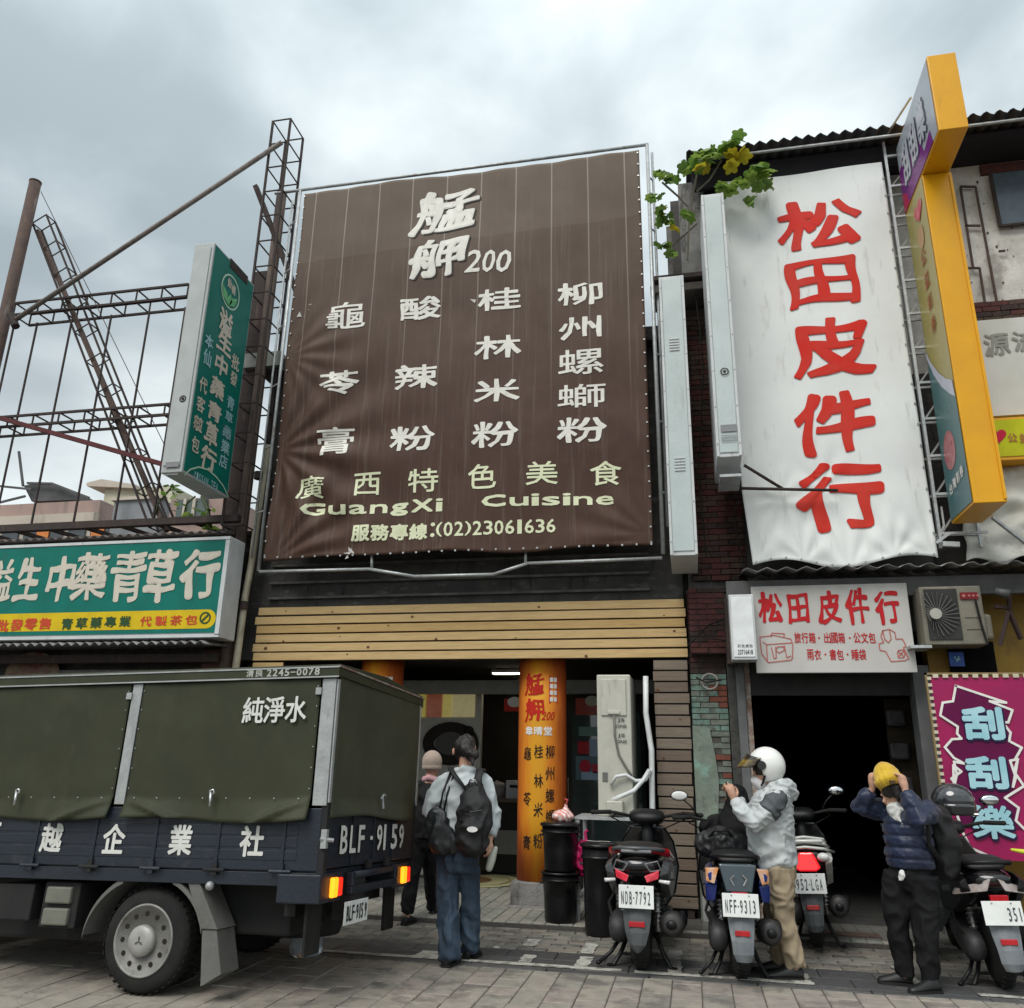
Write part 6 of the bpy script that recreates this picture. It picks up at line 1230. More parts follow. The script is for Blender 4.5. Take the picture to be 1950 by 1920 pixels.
for i, (ch, yc) in enumerate(zip('BLF-9159', (.375, .42, .465, .5, .54, .585, .625, .69))): P.put(ch, yc+.008, .548, .036 if ch not in '-1' else .014, .1, .05)
P.build('plate_lettering', ink, pl_); TB('plate_bracket', chas, -.1, .028, .42, .68, .5, .78)
for y_ in (.04, 1.42): TB('mudflap', rubber, -.12, -.1, y_, y_+.22, .32, .64)
TB('cross_member', chas, -.3, -.22, .1, 1.6, .55, .66)
for y_ in (.45, 1.2): TB('chassis_rail', chas, -4.6, -.2, y_, y_+.08, .52, .7)
b = MB(); b.tube([(-1.3, .15, .36), (-1.3, 1.6, .42)], .06, 12); b.ball((-1.3, .9, .4), .14, 12, 8); b.build('rear_axle', chas, tk, smooth=True)
b = MB(); b.ball((-.82, -.01, .73), .03, 10, 6); b.build('side_marker', alum, tk, smooth=True)
def wheel(x, y0, y1, rim, z=None):
    r = .335; cz = r+.053*(y0+y1)/2-.021*x if z is None else z; w_ = MB(); yc = (y0+y1)/2; s = 1 if rim else -1; hw = abs(y1-y0)/2
    w_.lathe([(.2, -hw), (.235, -hw-.004), (.3, -hw+.0), (.325, -hw+.03), (r, -hw+.06), (r, hw-.06), (.325, hw-.03), (.3, hw), (.2, hw)], (x, yc, cz), 'Y', 48)
    ty = w_.build('wheel', rubber, tk, smooth=True)
    g = MB()
    for k in range(40):
        for s2 in (-1, 1): t_ = 2*math.pi*(k+.25*s2)/40; c_ = (x+math.cos(t_)*(r-.001), yc+s2*hw*.45, cz+math.sin(t_)*(r+.001)); g.bar((c_[0], c_[1]-hw*.3, c_[2]), (c_[0], c_[1]+hw*.3, c_[2]), .022, .006, up=(math.cos(t_), 0, math.sin(t_)))
    g.build('tread', rubber, ty)
    if not rim: return
    steelw = pm('wheel_beige', (.27, .265, .25), (.19, .185, .17), scale=8, rough=.5, metal=.2, dirt=((.1, .08, .06), .5, 8, (1, 1, 1), .58))
    y = y0; rb = MB(); rb.lathe([(.232, y-.002), (.228, y-.012), (.216, y-.01), (.208, y+.03), (.195, y+.055), (.17, y+.045), (.14, y+.01), (.11, y+.004), (.10, y+.012), (.02, y+.02)], (x, 0, cz), 'Y', 48)
    rm_ = rb.build('rim', steelw, ty, smooth=True)
    cp_ = MB(); cp_.lathe([(.1, y+.012), (.1, y-.03), (.09, y-.045), (.05, y-.052), (.001, y-.054)], (x, 0, cz), 'Y', 36); cp_.build('hub_cap', pm('hub_beige', (.34, .335, .315), (.27, .265, .245), scale=8, rough=.45, metal=.2), ty, smooth=True)
    hd = MB()
    for k in range(12): t_ = 2*math.pi*k/12; hd.lathe([(.017, y+.0), (.0165, y+.028), (.001, y+.029)], (x+math.cos(t_)*.165, -.005, cz+math.sin(t_)*.165), 'Y', 10, )
    hd.build('vent_holes', ink, ty)
    e_ = MB()
    for k in range(3): t_ = math.pi/2+2*math.pi*k/3; c_ = Vector((x, y-.056, cz)); e_.prism([(x, cz), (x+math.cos(t_-.4)*.018, cz+math.sin(t_-.4)*.018), (x+math.cos(t_)*.034, cz+math.sin(t_)*.034), (x+math.cos(t_+.4)*.018, cz+math.sin(t_+.4)*.018)], y-.058, y-.052)
    e_.build('hub_emblem', pm('emblem_grey', (.2, .19, .17)), ty)
wheel(-1.32, .06, .24, True); wheel(-1.32, 1.45, 1.65, False); wheel(-1.32, .27, .43, False); wheel(-4.3, .1, .27, True); wheel(-4.3, 1.45, 1.62, False)
def guard(x0, xm, name):
    g = MB(); n = 10; t0, t1 = x0, xm
    pts = [(-1.32+math.cos(R(a_))*.47, .36+math.sin(R(a_))*.43) for a_ in range(t0, t1+1, 6)]
    g.loft([[(px_, .03, pz), (px_, .27, pz), (px_+.0, .27, pz+.012), (px_, .03, pz+.012)] for px_, pz in pts]); g.loft([[(px_, .018, pz-.02), (px_, .03, pz-.02), (px_, .03, pz+.014), (px_, .018, pz+.014)] for px_, pz in pts]); return g.build(name, mudp, tk, bevel=.003)
guard(12, 66, 'mudguard'); guard(116, 178, 'mudguard')
b = MB(); b.loft([[(-.87, .02, .46), (-.74, .02, .46), (-.74, .26, .46), (-.87, .26, .46)], [(-1.02, .02, .76), (-.93, .02, .76), (-.93, .26, .76), (-1.02, .26, .76)]]); b.build('mudguard_panel', mudp, tk, bevel=.006)
b = MB(); b.loft([[(-.82, .03, .12), (-.68, .03, .2), (-.68, .25, .2), (-.82, .25, .12)], [(-.86, .03, .455), (-.75, .03, .455), (-.75, .25, .455), (-.86, .25, .455)]]); b.build('mudflap', mudp, tk)
TB('underbody_shade_block', chas, -3.2, -.35, .5, 1.2, .42, .72, .02); TB('underbody_shade_pan', chas, -3.2, -1.75, .35, 1.6, .3, .5, .03); TB('underbody_shade_pan', chas, -.95, -.35, .3, 1.5, .4, .74, .02)  # blocks added below the bed to deepen the shade on the ground
b = MB(); b.lathe([(.15, -.09), (.3, -.085), (.32, -.03), (.32, .03), (.3, .085), (.15, .09)], (-.62, 1.0, .42), 'Z', 32); b.build('added_spare_wheel', rubber, tk, smooth=True)  # spare wheel added too, for more shade under the truck
TB('tool_box', chas, -2.6, -2.28, .05, .4, .46, .7, .01)
bt = TB('battery_box', chas, -2.2, -1.9, .06, .35, .42, .72, .01)
for z_ in (.44, .58): TB('battery', pm('battery_grey', (.16, .16, .13), rough=.6), -2.16, -1.95, .03, .3, z_, z_+.11, .012, bt)
# cab (only seen from beyond the left border)
cbm = MB(); cbm.loft([[(x_, y_, z_) for y_ in (0.06, 1.7) for z_ in ((.45, zt_) if y_ < 1 else (zt_, .45))] for x_, zt_ in ((-3.42, 1.8), (-4.3, 1.86), (-4.9, 1.3), (-5.05, .9))]); cabo = cbm.build('cab', navy, tk, bevel=.05)
TB('side_window', winm, -4.35, -3.6, .045, .058, 1.25, 1.68, .005, cabo); TB('door_handle', chas, -3.7, -3.6, .03, .045, 1.05, 1.08, .004, cabo)
jb = thing('water_jug', 'clear crumpled plastic water jug on the ground behind the truck rear wheel', 'plastic jug', (-3.22, 7.15, 0)); b = MB(); b.lathe([(.001, 0), (.12, .0), (.14, .03), (.135, .1), (.14, .16), (.135, .22), (.12, .28), (.05, .33), (.03, .36), (.03, .4), (.001, .4)], seg=20); b.build('body', pm('clear_plastic', (.62, .68, .72), (.5, .56, .6), scale=14, rough=.12, trans=.6, bump=.5, bscale=14), jb, smooth=True)
MB().lathe([(.036, .385), (.036, .42), (.001, .421)], seg=16).build('cap', flat('cap_blue', (.05, .3, .5)), jb)
pb = thing('polystyrene_slab', 'white polystyrene slab lying on the ground under the truck', 'slab', (-4.6, 7.9, 0)); b = here(pb); b.box(-5.3, -4.55, 7.7, 8.3, 0, .09); b.build('slab', flat('foam_white', (.62, .63, .63)), pb, bevel=.02)

# ================================================================ SCOOTERS   local: rear contact at origin, heading +y
seatm = pm('seat_vinyl', (.007, .007, .008), (.012, .012, .012), scale=6, rough=.55, bump=.2, bscale=90)
def ringsec(y, hw, z0, z1, n=14, p=2.6, cx=0):
    pts = []
    for i in range(n):
        t_ = 2*math.pi*i/n; c_, s_ = math.cos(t_), math.sin(t_); pts.append((cx+hw*abs(c_)**(2/p)*(1 if c_ > 0 else -1), y, (z0+z1)/2+(z1-z0)/2*abs(s_)**(2/p)*(1 if s_ > 0 else -1)))
    return pts
def scooter(loc, rz, lean, label, body, accent, plate, style, guardm, scale=1.0, wid=1.0):
    t_ = thing('scooter', label, 'scooter', loc, 'scooters parked along the shops', rz); t_.rotation_euler = (0, lean, rz); t_.scale = (scale*wid, scale, scale)
    def whl(y, w_):
        m_ = MB(); m_.lathe([(.15, -w_), (.2, -w_), (.235, -w_*.7), (.25, -w_*.3), (.252, 0), (.25, w_*.3), (.235, w_*.7), (.2, w_), (.15, w_)], (0, 0, 0), 'X', 32)
        m_.v = [v+Vector((0, y, .252)) for v in m_.v]; o = m_.build('wheel', rubber, t_, smooth=True); r_ = MB(); r_.lathe([(.15, -w_*.8), (.155, 0), (.15, w_*.8), (.03, w_*.6), (.03, -w_*.6)], (0, 0, 0), 'X', 24); r_.v = [v+Vector((0, y, .252)) for v in r_.v]; r_.build('rim', black_plastic, o, smooth=True)
        g_ = MB()
        for k in range(30): a_ = 2*math.pi*k/30; g_.bar((-w_*.6, y+math.cos(a_)*.247, .252+math.sin(a_)*.247), (w_*.6, y+math.cos(a_+.1)*.247, .252+math.sin(a_+.1)*.247), .012, .014, up=(0, math.cos(a_), math.sin(a_)))
        g_.build('tread', rubber, o)
    whl(0, .055); whl(1.27, .05)
    # rear body: tail fairing swelling forward
    b_ = MB(); b_.loft([ringsec(*a_) for a_ in ((-.27, .085, .70, .76), (-.2, .125, .63, .78), (-.05, .165, .54, .79), (.15, .19, .48, .79), (.4, .19, .44, .77), (.6, .165, .38, .72), (.72, .13, .3, .6), (.76, .1, .28, .5))]); b_.build('rear_body', gloss_black if body is black_plastic else body, t_, smooth=True)
    for s in (-1, 1):
        b_ = MB(); b_.loft([[(s*(.13+w), y, z) for w, z in ((0, z0), (.05, z0+.02), (.06, z1-.03), (.02, z1))] for y, z0, z1 in ((-.24, .66, .74), (-.1, .56, .76), (.15, .46, .76), (.45, .42, .7), (.6, .44, .6))]); b_.build('side_panel', accent, t_, bevel=.006)
    b_ = MB(); b_.loft([ringsec(*a_) for a_ in ((-.16, .1, .78, .82), (-.05, .14, .775, .86), (.15, .15, .77, .865), (.3, .15, .765, .83), (.5, .14, .75, .81), (.68, .09, .72, .78))]); b_.build('seat', seatm, t_, smooth=True)
    # grab rail
    b_ = MB(); b_.tube([(-.13, .15, .80), (-.15, -.08, .82), (-.12, -.22, .84), (0, -.27, .845), (.12, -.22, .84), (.15, -.08, .82), (.13, .15, .80)], .016, 8); b_.build('grab_rail', accent if style in (1, 3) else black_plastic, t_, smooth=True)
    # engine, muffler, shock
    b_ = MB(); b_.loft([ringsec(*a_) for a_ in ((-.12, .05, .2, .33, 12, 2.6, -.13), (.0, .065, .16, .38, 12, 2.6, -.13), (.3, .06, .19, .38, 12, 2.6, -.12), (.55, .08, .22, .4, 12, 2.6, -.08))]); b_.build('engine_case', pm('engine_dark', (.05, .05, .055), (.035, .035, .035), scale=8, rough=.55, metal=.3), t_, smooth=True)
    b_ = MB(); b_.tube([(.19, -.225, .345), (.19, -.21, .342), (.19, -.13, .33), (.19, .15, .29), (.17, .32, .27), (.13, .5, .24)], [.045, .068, .08, .078, .05, .025], 20, flat=(.92, 1.12)); m_ = b_.build('muffler', pm('muffler_black', (.028, .028, .03), (.045, .042, .04), scale=8, rough=.5, metal=.3), t_, smooth=True)
    b_ = MB(); b_.tube([(.235, -.17, .35), (.245, -.02, .345), (.235, .12, .32)], [.035, .055, .035], 12, flat=(.6, 1.1)); b_.tube([(.19, -.225, .34), (.19, -.245, .338)], .03, 14); b_.build('heat_shield', black_plastic, m_, smooth=True)
    for s in (-1, 1):
        b_ = MB(); b_.tube([(s*.1, .0, .25), (s*.1, .12, .58)], .018, 8); 
        for k in range(8): b_.tube([(s*.1, .02+k*.011, .31+k*.03), (s*.1, .024+k*.011, .318+k*.03)], .03, 10)
        b_.build('shock_absorber', steel, t_, smooth=True)
    # mudguard blade below the plate
    b_ = MB(); hs_ = ((.56, .07, -.22), (.47, .085, -.3), (.38, .08, -.33), (.3, .07, -.355), (.22, .05 if style == 1 else .064, -.365), (.17, .016 if style == 1 else .045, -.355))
    b_.loft([[(-w, y, z), (-w*.5, y-.02, z), (0, y-.028, z), (w*.5, y-.02, z), (w, y, z), (0, y+.0, z)] for z, w, y in hs_]); b_.build('mudguard', guardm, t_, smooth=False, bevel=.004)
    b_ = MB(); b_.box(-.045, .045, -.378, -.345, .335, .37); b_.build('reflector', redlens, t_, bevel=.004)
    pz, py = .53, -.36
    pl_ = MB().box(-.125, .125, -.004, .0, -.076, .076).build('number_plate', flat('plate_white', (.74, .76, .74), rough=.35), t_, bevel=.003); pl_.location = (0, py, pz); pl_.rotation_euler = (R(-8), 0, 0); pl_.scale = (1/wid, 1, 1)
    P_ = Print((0, -.007, 0), (1, 0, 0), (0, 0, 1)); P_.loc = True; n = len(plate); w_ = .22/n
    x_ = -.112
    for ch in plate:
        ww = w_*(.5 if ch == '·' else 1.06)
        if ch == '·': P_.disc(x_+ww/2, -.008, .005, seg=8)
        else: P_.put(ch, x_+ww/2, -.008, ww*(.62 if ch != '1' else .2), .085, .03)
        x_ += ww
    P_.G = P_.G[:1]; P_.build('plate_lettering', flat('plate_ink', (.06, .06, .07)), pl_)
    b_ = MB(); 
    for s in (-1, 1): b_.ball((s*.06, -.006, .063), .006, 8, 4)
    b_.build('plate_screws', steel, pl_)
    # tail lights
    if style == 1:
        for s in (-1, 1):
            b_ = MB(); b_.loft([[(s*.045, -.29, .66), (s*.13, -.24, .70), (s*.125, -.24, .64), (s*.06, -.29, .615)], [(s*.045, -.25, .66), (s*.13, -.2, .70), (s*.125, -.2, .64), (s*.06, -.25, .615)]]); b_.build('tail_light', pm('pinkish_red_lens', (.85, .06, .1), (.6, .02, .04), scale=20, rough=.1, bump=0, coat=1), t_, bevel=.006)
            b_ = MB(); b_.tube([(s*.13, -.24, .625), (s*.19, -.26, .62)], [.012, .014], 8); b_.build('indicator', pm('clear_lens', (.7, .7, .68), rough=.1, bump=0), t_, smooth=True)
            b_ = MB(); b_.tube([(s*.03, -.2, .83), (s*.1, -.17, .83), (s*.17, -.02, .8), (s*.2, .15, .74)], [.012, .018, .022, .012], 6, flat=(.6, 1.5)); b_.build('red_trim', pm('gloss_red', (.45, .01, .015), (.35, .01, .012), rough=.2, coat=.8, bump=0), t_, smooth=True)
            b_ = MB(); b_.tube([(s*.05, -.275, .74), (s*.12, -.24, .76), (s*.14, -.22, .70), (s*.08, -.26, .69), (s*.05, -.275, .74)], .006, 5); b_.build('grille_edge', pm('grey_trim', (.2, .2, .21), rough=.4), t_)
        MB().box(-.09, .09, -.275, -.2, .815, .835).build('tail_bridge', pm('grey_trim', (.2, .2, .21), rough=.4), t_, bevel=.006)
    elif style == 2:
        for s in (-1, 1): 
            b_ = MB(); b_.loft([[(s*.12, -.28, .76), (s*.2, -.2, .75), (s*.2, -.2, .66), (s*.15, -.26, .65)], [(s*.12, -.2, .76), (s*.2, -.14, .75), (s*.2, -.14, .66), (s*.15, -.2, .65)]]); b_.build('indicator', pm('amber_clear_lens', (.75, .6, .5), (.7, .25, .05), scale=16, rough=.1, bump=0, coat=1), t_, bevel=.006)
            b_ = MB(); b_.tube([(s*.025, -.305, .72), (s*.05, -.305, .69), (s*.03, -.31, .65)], .006, 5); b_.build('tail_mark', steel, t_)
            b_ = MB(); b_.loft([[(s*.13, -.24, .645), (s*.205, -.17, .645), (s*.2, -.15, .52), (s*.15, -.2, .53)], [(s*.13, .2, .645), (s*.205, .2, .645), (s*.2, .2, .52), (s*.15, .2, .53)]]); b_.build('blue_panel', accent, t_, bevel=.01)
        b_ = MB(); b_.loft([[(-.12, -.27, .79), (.12, -.27, .79), (.08, -.31, .6), (-.08, -.31, .6)], [(-.12, -.2, .79), (.12, -.2, .79), (.08, -.2, .6), (-.08, -.2, .6)]]); b_.build('tail_cover', pm('smoked_lens', (.02, .04, .05), rough=.15, bump=0, coat=1), t_, bevel=.015)
        MB().box(-.05, .05, -.335, -.3, .585, .61).build('red_reflector', redlens, t_, bevel=.004)
    elif style == 3:
        b_ = MB(); b_.loft([[(-.05, -.3, .76), (.05, -.3, .76), (.095, -.31, .64), (.06, -.31, .615), (-.06, -.31, .615), (-.095, -.31, .64)], [(-.05, -.22, .76), (.05, -.22, .76), (.095, -.2, .64), (.06, -.2, .615), (-.06, -.2, .615), (-.095, -.2, .64)]]); b_.build('tail_light', pm('lit_brake_lens', (.7, .01, .01), rough=.1, bump=0, coat=1, emit=((1, .01, .02), .35)), t_, bevel=.012)
        for s in (-1, 1): MB().ball((s*.12, -.26, .72), (.045, .04, .035)).build('indicator', pm('clear_lens', (.7, .7, .68), rough=.1, bump=0), t_, smooth=True)
        for k, zz_ in enumerate((.80, .84, .875)): b_ = MB(); b_.tube([(-.2+k*.03, .0, zz_-.06), (-.13, -.2, zz_-.02), (0, -.28+k*.03, zz_), (.13, -.2, zz_-.02), (.2-k*.03, .0, zz_-.06)], .022, 8, flat=(1, .6)); b_.build('rear_carrier', accent, t_, smooth=True)
    else:
        for s in (-1, 1):
            b_ = MB(); b_.loft([[(s*.02, -.3, .74), (s*.2, -.16, .66), (s*.22, -.15, .62), (s*.05, -.3, .66)], [(s*.02, -.2, .74), (s*.2, -.1, .66), (s*.22, -.1, .62), (s*.05, -.2, .66)]]); b_.build('tail_light', pm('smoky_clear_lens', (.3, .24, .22), (.45, .4, .38), scale=22, rough=.1, bump=0, coat=1), t_, bevel=.006)
        MB().box(-.05, .05, -.34, -.3, .6, .64).build('red_reflector', redlens, t_, bevel=.004)
    # front
    b_ = MB(); b_.loft([ringsec(*a_) for a_ in ((.7, .15, .24, .3), (1.0, .16, .24, .3))]); b_.build('footboard', black_plastic, t_, smooth=True)
    b_ = MB(); b_.loft([[(-w, y, z), (0, y-.03, z), (w, y, z), (w*.8, y+.12, z), (0, y+.18, z), (-w*.8, y+.12, z)] for z, w, y in ((.28, .12, .98), (.4, .19, 1.0), (.6, .22, 1.02), (.8, .19, 1.0), (.93, .12, .97))]); b_.build('leg_shield', gloss_black if body is black_plastic else body, t_, bevel=.02)
    b_ = MB(); b_.tube([(0, 1.02, .5), (0, .93, .98)], .04, 10); b_.tube([(0, 1.27, .3), (0, 1.05, .7)], .03, 8); b_.build('steering_column', black_plastic, t_, smooth=True)
    b_ = MB(); b_.loft([ringsec(*a_) for a_ in ((.84, .07, .96, 1.02), (.9, .12, .94, 1.05), (.98, .13, .93, 1.07), (1.06, .09, .93, 1.04), (1.1, .04, .95, 1.0))]); cw = b_.build('handlebar_cowl', body if style != 1 else black_plastic, t_, smooth=True)
    for s in (-1, 1):
        b_ = MB(); b_.tube([(s*.1, .95, 1.0), (s*.22, .93, 1.03), (s*.26, .91, 1.035)], .014, 8); b_.tube([(s*.25, .915, 1.035), (s*.37, .88, 1.03)], .019, 10); b_.ball((s*.375, .878, 1.03), .02, 8, 6); b_.build('handlebar_grip', rubber, t_, smooth=True)
        b_ = MB(); b_.tube([(s*.2, .97, 1.03), (s*.27, .985, 1.02), (s*.36, .955, 1.015)], .006, 6); b_.build('brake_lever', steel, t_, smooth=True)
        if style in (2, 3, 4):
            b_ = MB(); b_.tube([(s*.19, .95, 1.04), (s*.24, .97, 1.12), (s*.3, .96, 1.18)], .007, 6); q_ = b_.build('mirror_stem', black_plastic, t_, smooth=True)
            b_ = MB(); b_.ball((s*.33, .96, 1.21), (.07, .02, .045), 16, 10); b_.build('mirror_shell', black_plastic, q_, smooth=True); b_ = MB(); b_.ball((s*.33, .945, 1.21), (.062, .012, .038), 16, 8); b_.build('mirror_glass', chrome if style != 2 else pm('mirror_painted_reflection', (.8, .8, .78), rough=.3, bump=0), q_, smooth=True)  # blue scooter: bright reflection painted as plain white glass
    b_ = MB(); b_.loft([ringsec(*a_, 12, 2.2) for a_ in ((1.0, .05, .4, .48), (1.15, .075, .44, .53), (1.32, .07, .45, .54), (1.5, .04, .36, .44))]); b_.build('front_mudguard', gloss_black if body is black_plastic else body, t_, smooth=True)
    for s in (-1, 1):
        b_ = MB(); b_.tube([(s*.22, .97, 1.02), (s*.26, 1.08, .98), (s*.12, 1.14, .9), (s*.05, 1.08, .8)], .006, 6); b_.build('brake_cable', rubber, t_, smooth=True)
        b_ = MB(); b_.tube([(s*.17, -.12, .62), (s*.205, .1, .6), (s*.205, .4, .56)], .004, 5); b_.build('panel_seam', ink, t_)
    b_ = MB(); b_.tube([(-.15, -.1, .3), (-.2, .1, .42), (-.16, .3, .5)], .01, 6); b_.build('engine_hose', rubber, t_, smooth=True); b_ = MB(); b_.tube([(.08, -.05, .3), (.11, .1, .44), (.05, .3, .5)], .008, 6); b_.build('fuel_hose', rubber, t_, smooth=True)
    # stand
    b_ = MB()
    for s in (-1, 1): b_.tube([(s*.08, .12, .22), (s*.13, .04, .08), (s*.17, .0, .012), (s*.2, -.02, .012)], .014, 8)
    b_.bar((-.13, .04, .08), (.13, .04, .08), .02); b_.build('centre_stand', black_plastic, t_, smooth=False)
    b_ = MB(); b_.tube([(-.12, .1, .2), (-.18, -.0, .1), (-.25, -.05, .03)], .012, 8); b_.ball((-.255, -.055, .03), .016, 8, 6); b_.build('stand_lever', black_plastic, t_, smooth=True)
    return t_
gloss_navy = pm('gloss_blue', (.008, .03, .2), (.006, .02, .14), rough=.2, coat=.8, bump=0)
pearl = pm('pearl_white', (.62, .62, .58), (.5, .5, .47), rough=.25, coat=.6, bump=0)
greyp2 = pm('grey_panel_plastic', (.07, .075, .08), (.05, .053, .057), scale=5, rough=.3)
gm1 = pm('mudguard_grey', (.07, .076, .08), (.045, .05, .053), scale=4, rough=.55, dirt=((.3, .3, .29), .3, 6, (1, 1, 1), .6)); gm2 = pm('mudguard_pale', (.17, .186, .2), (.12, .134, .146), scale=4, rough=.5, dirt=((.45, .45, .44), .4, 6, (1, 1, 1), .6))
s1 = scooter((-.47, 7.47, 0), R(-1), R(0), 'black scooter with red trim and grey mudguard beside the single black bin', black_plastic, greyp2, 'NDB·7792', 1, gm1, 1.08, 1.25)
s2 = scooter((.29, 7.37, 0), R(2), R(0), 'blue and black scooter with amber side lights next to the white-helmeted person', black_plastic, gloss_navy, 'NFF·9313', 2, gm2, 1.06, 1.12)
s3 = scooter((1.02, 8.58, 0.03), R(-6), R(-3), 'white scooter with a lit red tail light inside the dark doorway', black_plastic, pearl, '952·LGA', 3, gm1, 1.06, 1.1)
s4 = scooter((2.22, 7.62, 0), R(-3), R(-3), 'black scooter with wide smoky tail lights cut off by the right edge', black_plastic, black_plastic, '    351', 4, gm2, 1.06, 1.15)
# soft things on the scooters
dp_ = thing('black_cape', 'black rain cape draped tall over the handlebars of the blue scooter', 'rain cape', (.36, 8.1, .7)); b = here(dp_)
b.tube([(.32, 8.05, .62), (.34, 8.08, .9), (.36, 8.12, 1.15), (.38, 8.15, 1.32)], [.17, .16, .135, .08], 14, flat=(1, .7), round_ends=True); b.tube([(.1, 8.2, 1.02), (.55, 8.2, 1.02)], .07, 10, round_ends=True)
grow('cape', b, pm('cape_black', (.004, .004, .005), (.007, .007, .007), scale=5, rough=.75, spec=.2), dp_, .016, 3, .02, (9, 9, 3), 4)
bg_ = thing('black_bag', 'black nylon bag lying on the seat of the blue scooter', 'bag', (.2, 7.55, .86)); b = here(bg_); b.tube([(.08, 7.6, .93), (.2, 7.55, .96), (.34, 7.58, .92)], [.1, .12, .1], 14, round_ends=True)
grow('bag', b, pm('nylon_black', (.01, .01, .011), (.018, .018, .019), scale=8, rough=.5), bg_, .012, 2, .014, (14, 14, 12), 8)
b = here(bg_); b.tube([(.1, 7.5, .98), (.15, 7.44, 1.05), (.26, 7.44, 1.05), (.3, 7.5, .98)], .012, 6); b.build('strap', black_plastic, bg_, smooth=True)
hl_ = thing('black_helmet', 'glossy black helmet hung on the scooter handlebar in front of the magenta banner', 'helmet', (2.11, 7.9, 1.31)); b = MB(); b.ball((0, 0, 0), (.16, .14, .135), 28, 18); b.f = [f for f in b.f if len(f) > 4 or sum(b.v[i].z for i in f)/4 > -.09]; b.build('shell', pm('helmet_black', (.02, .022, .025), (.05, .055, .06), scale=4, rough=.16, coat=1, bump=0), hl_, smooth=True, solid=.01)
b = MB(); b.sheet(lambda u, v: (math.cos(R(-130+u*130))*.168, math.sin(R(-130+u*130))*.15, -.02-v*.09), 24, 4); b.build('visor', pm('visor_smoke', (.02, .02, .02), rough=.05, coat=1, bump=0), hl_, smooth=True, solid=.004); b = MB(); b.tube([(.12, -.1, -.1), (.15, -.11, -.1)], .012, 6); b.build('buckle', steel, hl_)
sf = thing('grey_scooter', 'grey scooter front with leg shield, half hidden behind the navy-jacketed person', 'scooter', (2.0, 8.1, 0)); b = here(sf)
b.loft([[(1.9-w, y, z), (1.9, y-.05, z), (1.9+w, y, z), (1.9+w*.7, y+.2, z), (1.9-w*.7, y+.2, z)] for z, w, y in ((.25, .1, 8.3), (.45, .2, 8.25), (.7, .22, 8.25), (.95, .16, 8.3), (1.1, .1, 8.35))]); b.build('leg_shield', pm('dull_green_grey', (.09, .105, .1), (.06, .07, .068), rough=.4), sf, bevel=.02)
b = here(sf); b.tube([(1.6, 8.3, 1.08), (1.9, 8.35, 1.05), (2.2, 8.3, 1.08)], .02, 8); b.build('handlebar', black_plastic, sf, smooth=True); b = here(sf); b.lathe([(.16, -.05), (.25, -.04), (.25, .04), (.16, .05)], (0, 0, 0), 'X', 24); b.v = [v+Vector((1.9, 8.55, .25)) for v in b.v]; b.build('wheel', rubber, sf, smooth=True)
yb_ = thing('yellow_raincoat', 'lime yellow strap hanging on the scooter at the right edge', 'strap', (2.42, 7.3, .8)); b = here(yb_); b.tube([(2.36, 7.45, .98), (2.44, 7.42, .97), (2.5, 7.4, .9), (2.49, 7.4, .78)], [.01, .02, .014, .01], 8, round_ends=True); b.build('strap', flat('lime_strap', (.6, .62, .05)), yb_, smooth=True)

# ================================================================ PEOPLE
skin = pm('skin', (.52, .3, .21), (.45, .25, .17), scale=14, rough=.55, bump=.06, bscale=200); hairm = pm('black_hair', (.012, .01, .01), (.022, .018, .016), scale=8, rough=.5, bump=.6, bscale=70, stretch=(1, 1, .25))
shoe = pm('shoe_black', (.008, .008, .009), (.014, .014, .014), rough=.5)
def hand(b, w, d, palmn, curl=.9, s=1, side_=1):
    """palm and five separate bent fingers; w wrist, d finger direction, palmn palm normal"""
    w = Vector(w); d = Vector(d).normalized(); n = Vector(palmn); n = (n-d*n.dot(d)).normalized(); a = d.cross(n)*side_
    b.tube([w, w+d*.04*s, w+d*.085*s], [.022*s, .032*s, .034*s], 10, flat=(1, 1), round_ends=True)
    for k, (o, l) in enumerate(((-.03, .062), (-.01, .074), (.01, .07), (.028, .056))):
        p = w+d*.08*s+a*o*s; q = p+(d*math.cos(curl*.4)+n*math.sin(curl*.4))*l*.5*s; r_ = q+(d*math.cos(curl*1.3)+n*math.sin(curl*1.3))*l*.5*s; b.tube([p, q, r_], [.0098*s, .0092*s, .008*s], 8, round_ends=True)
    p = w+d*.025*s-a*.03*s; q = p+(d*.7-a*.7+n*.3).normalized()*.035*s; b.tube([p, q, q+(d+n*.5).normalized()*.03*s], [.014*s, .011*s, .009*s], 8, round_ends=True)
def headm(b, c, yaw, pitch=0, s=1):
    """skull, jaw, nose, ears; yaw: direction of gaze in the XY plane"""
    f = Vector((math.cos(yaw)*math.cos(pitch), math.sin(yaw)*math.cos(pitch), math.sin(pitch))); c = Vector(c); l = Vector((-math.sin(yaw), math.cos(yaw), 0)); u = f.cross(l)
    b.ball(c, (.083*s, .083*s, .1*s)); b.ball(c-f*.02*s+u*.01, (.085*s, .085*s, .088*s)); b.tube([c+f*.02*s-u*.02, c+f*.05*s-u*.085*s], [.07*s, .045*s], 12, round_ends=True)
    b.tube([c+f*.085*s+u*.0, c+f*.107*s-u*.03*s], [.012*s, .016*s], 8, round_ends=True)
    for q in (-1, 1): b.ball(c+l*q*.085*s-u*.01*s, (.016*s, .02*s, .03*s), 8, 6); b.ball(c+f*.082*s+l*q*.03*s+u*.012, .014*s, 8, 6)
    b.tube([c+f*.088*s-u*.055*s-l*.02, c+f*.095*s-u*.056*s, c+f*.088*s-u*.055*s+l*.02], .008*s, 6)
    return f, l, u
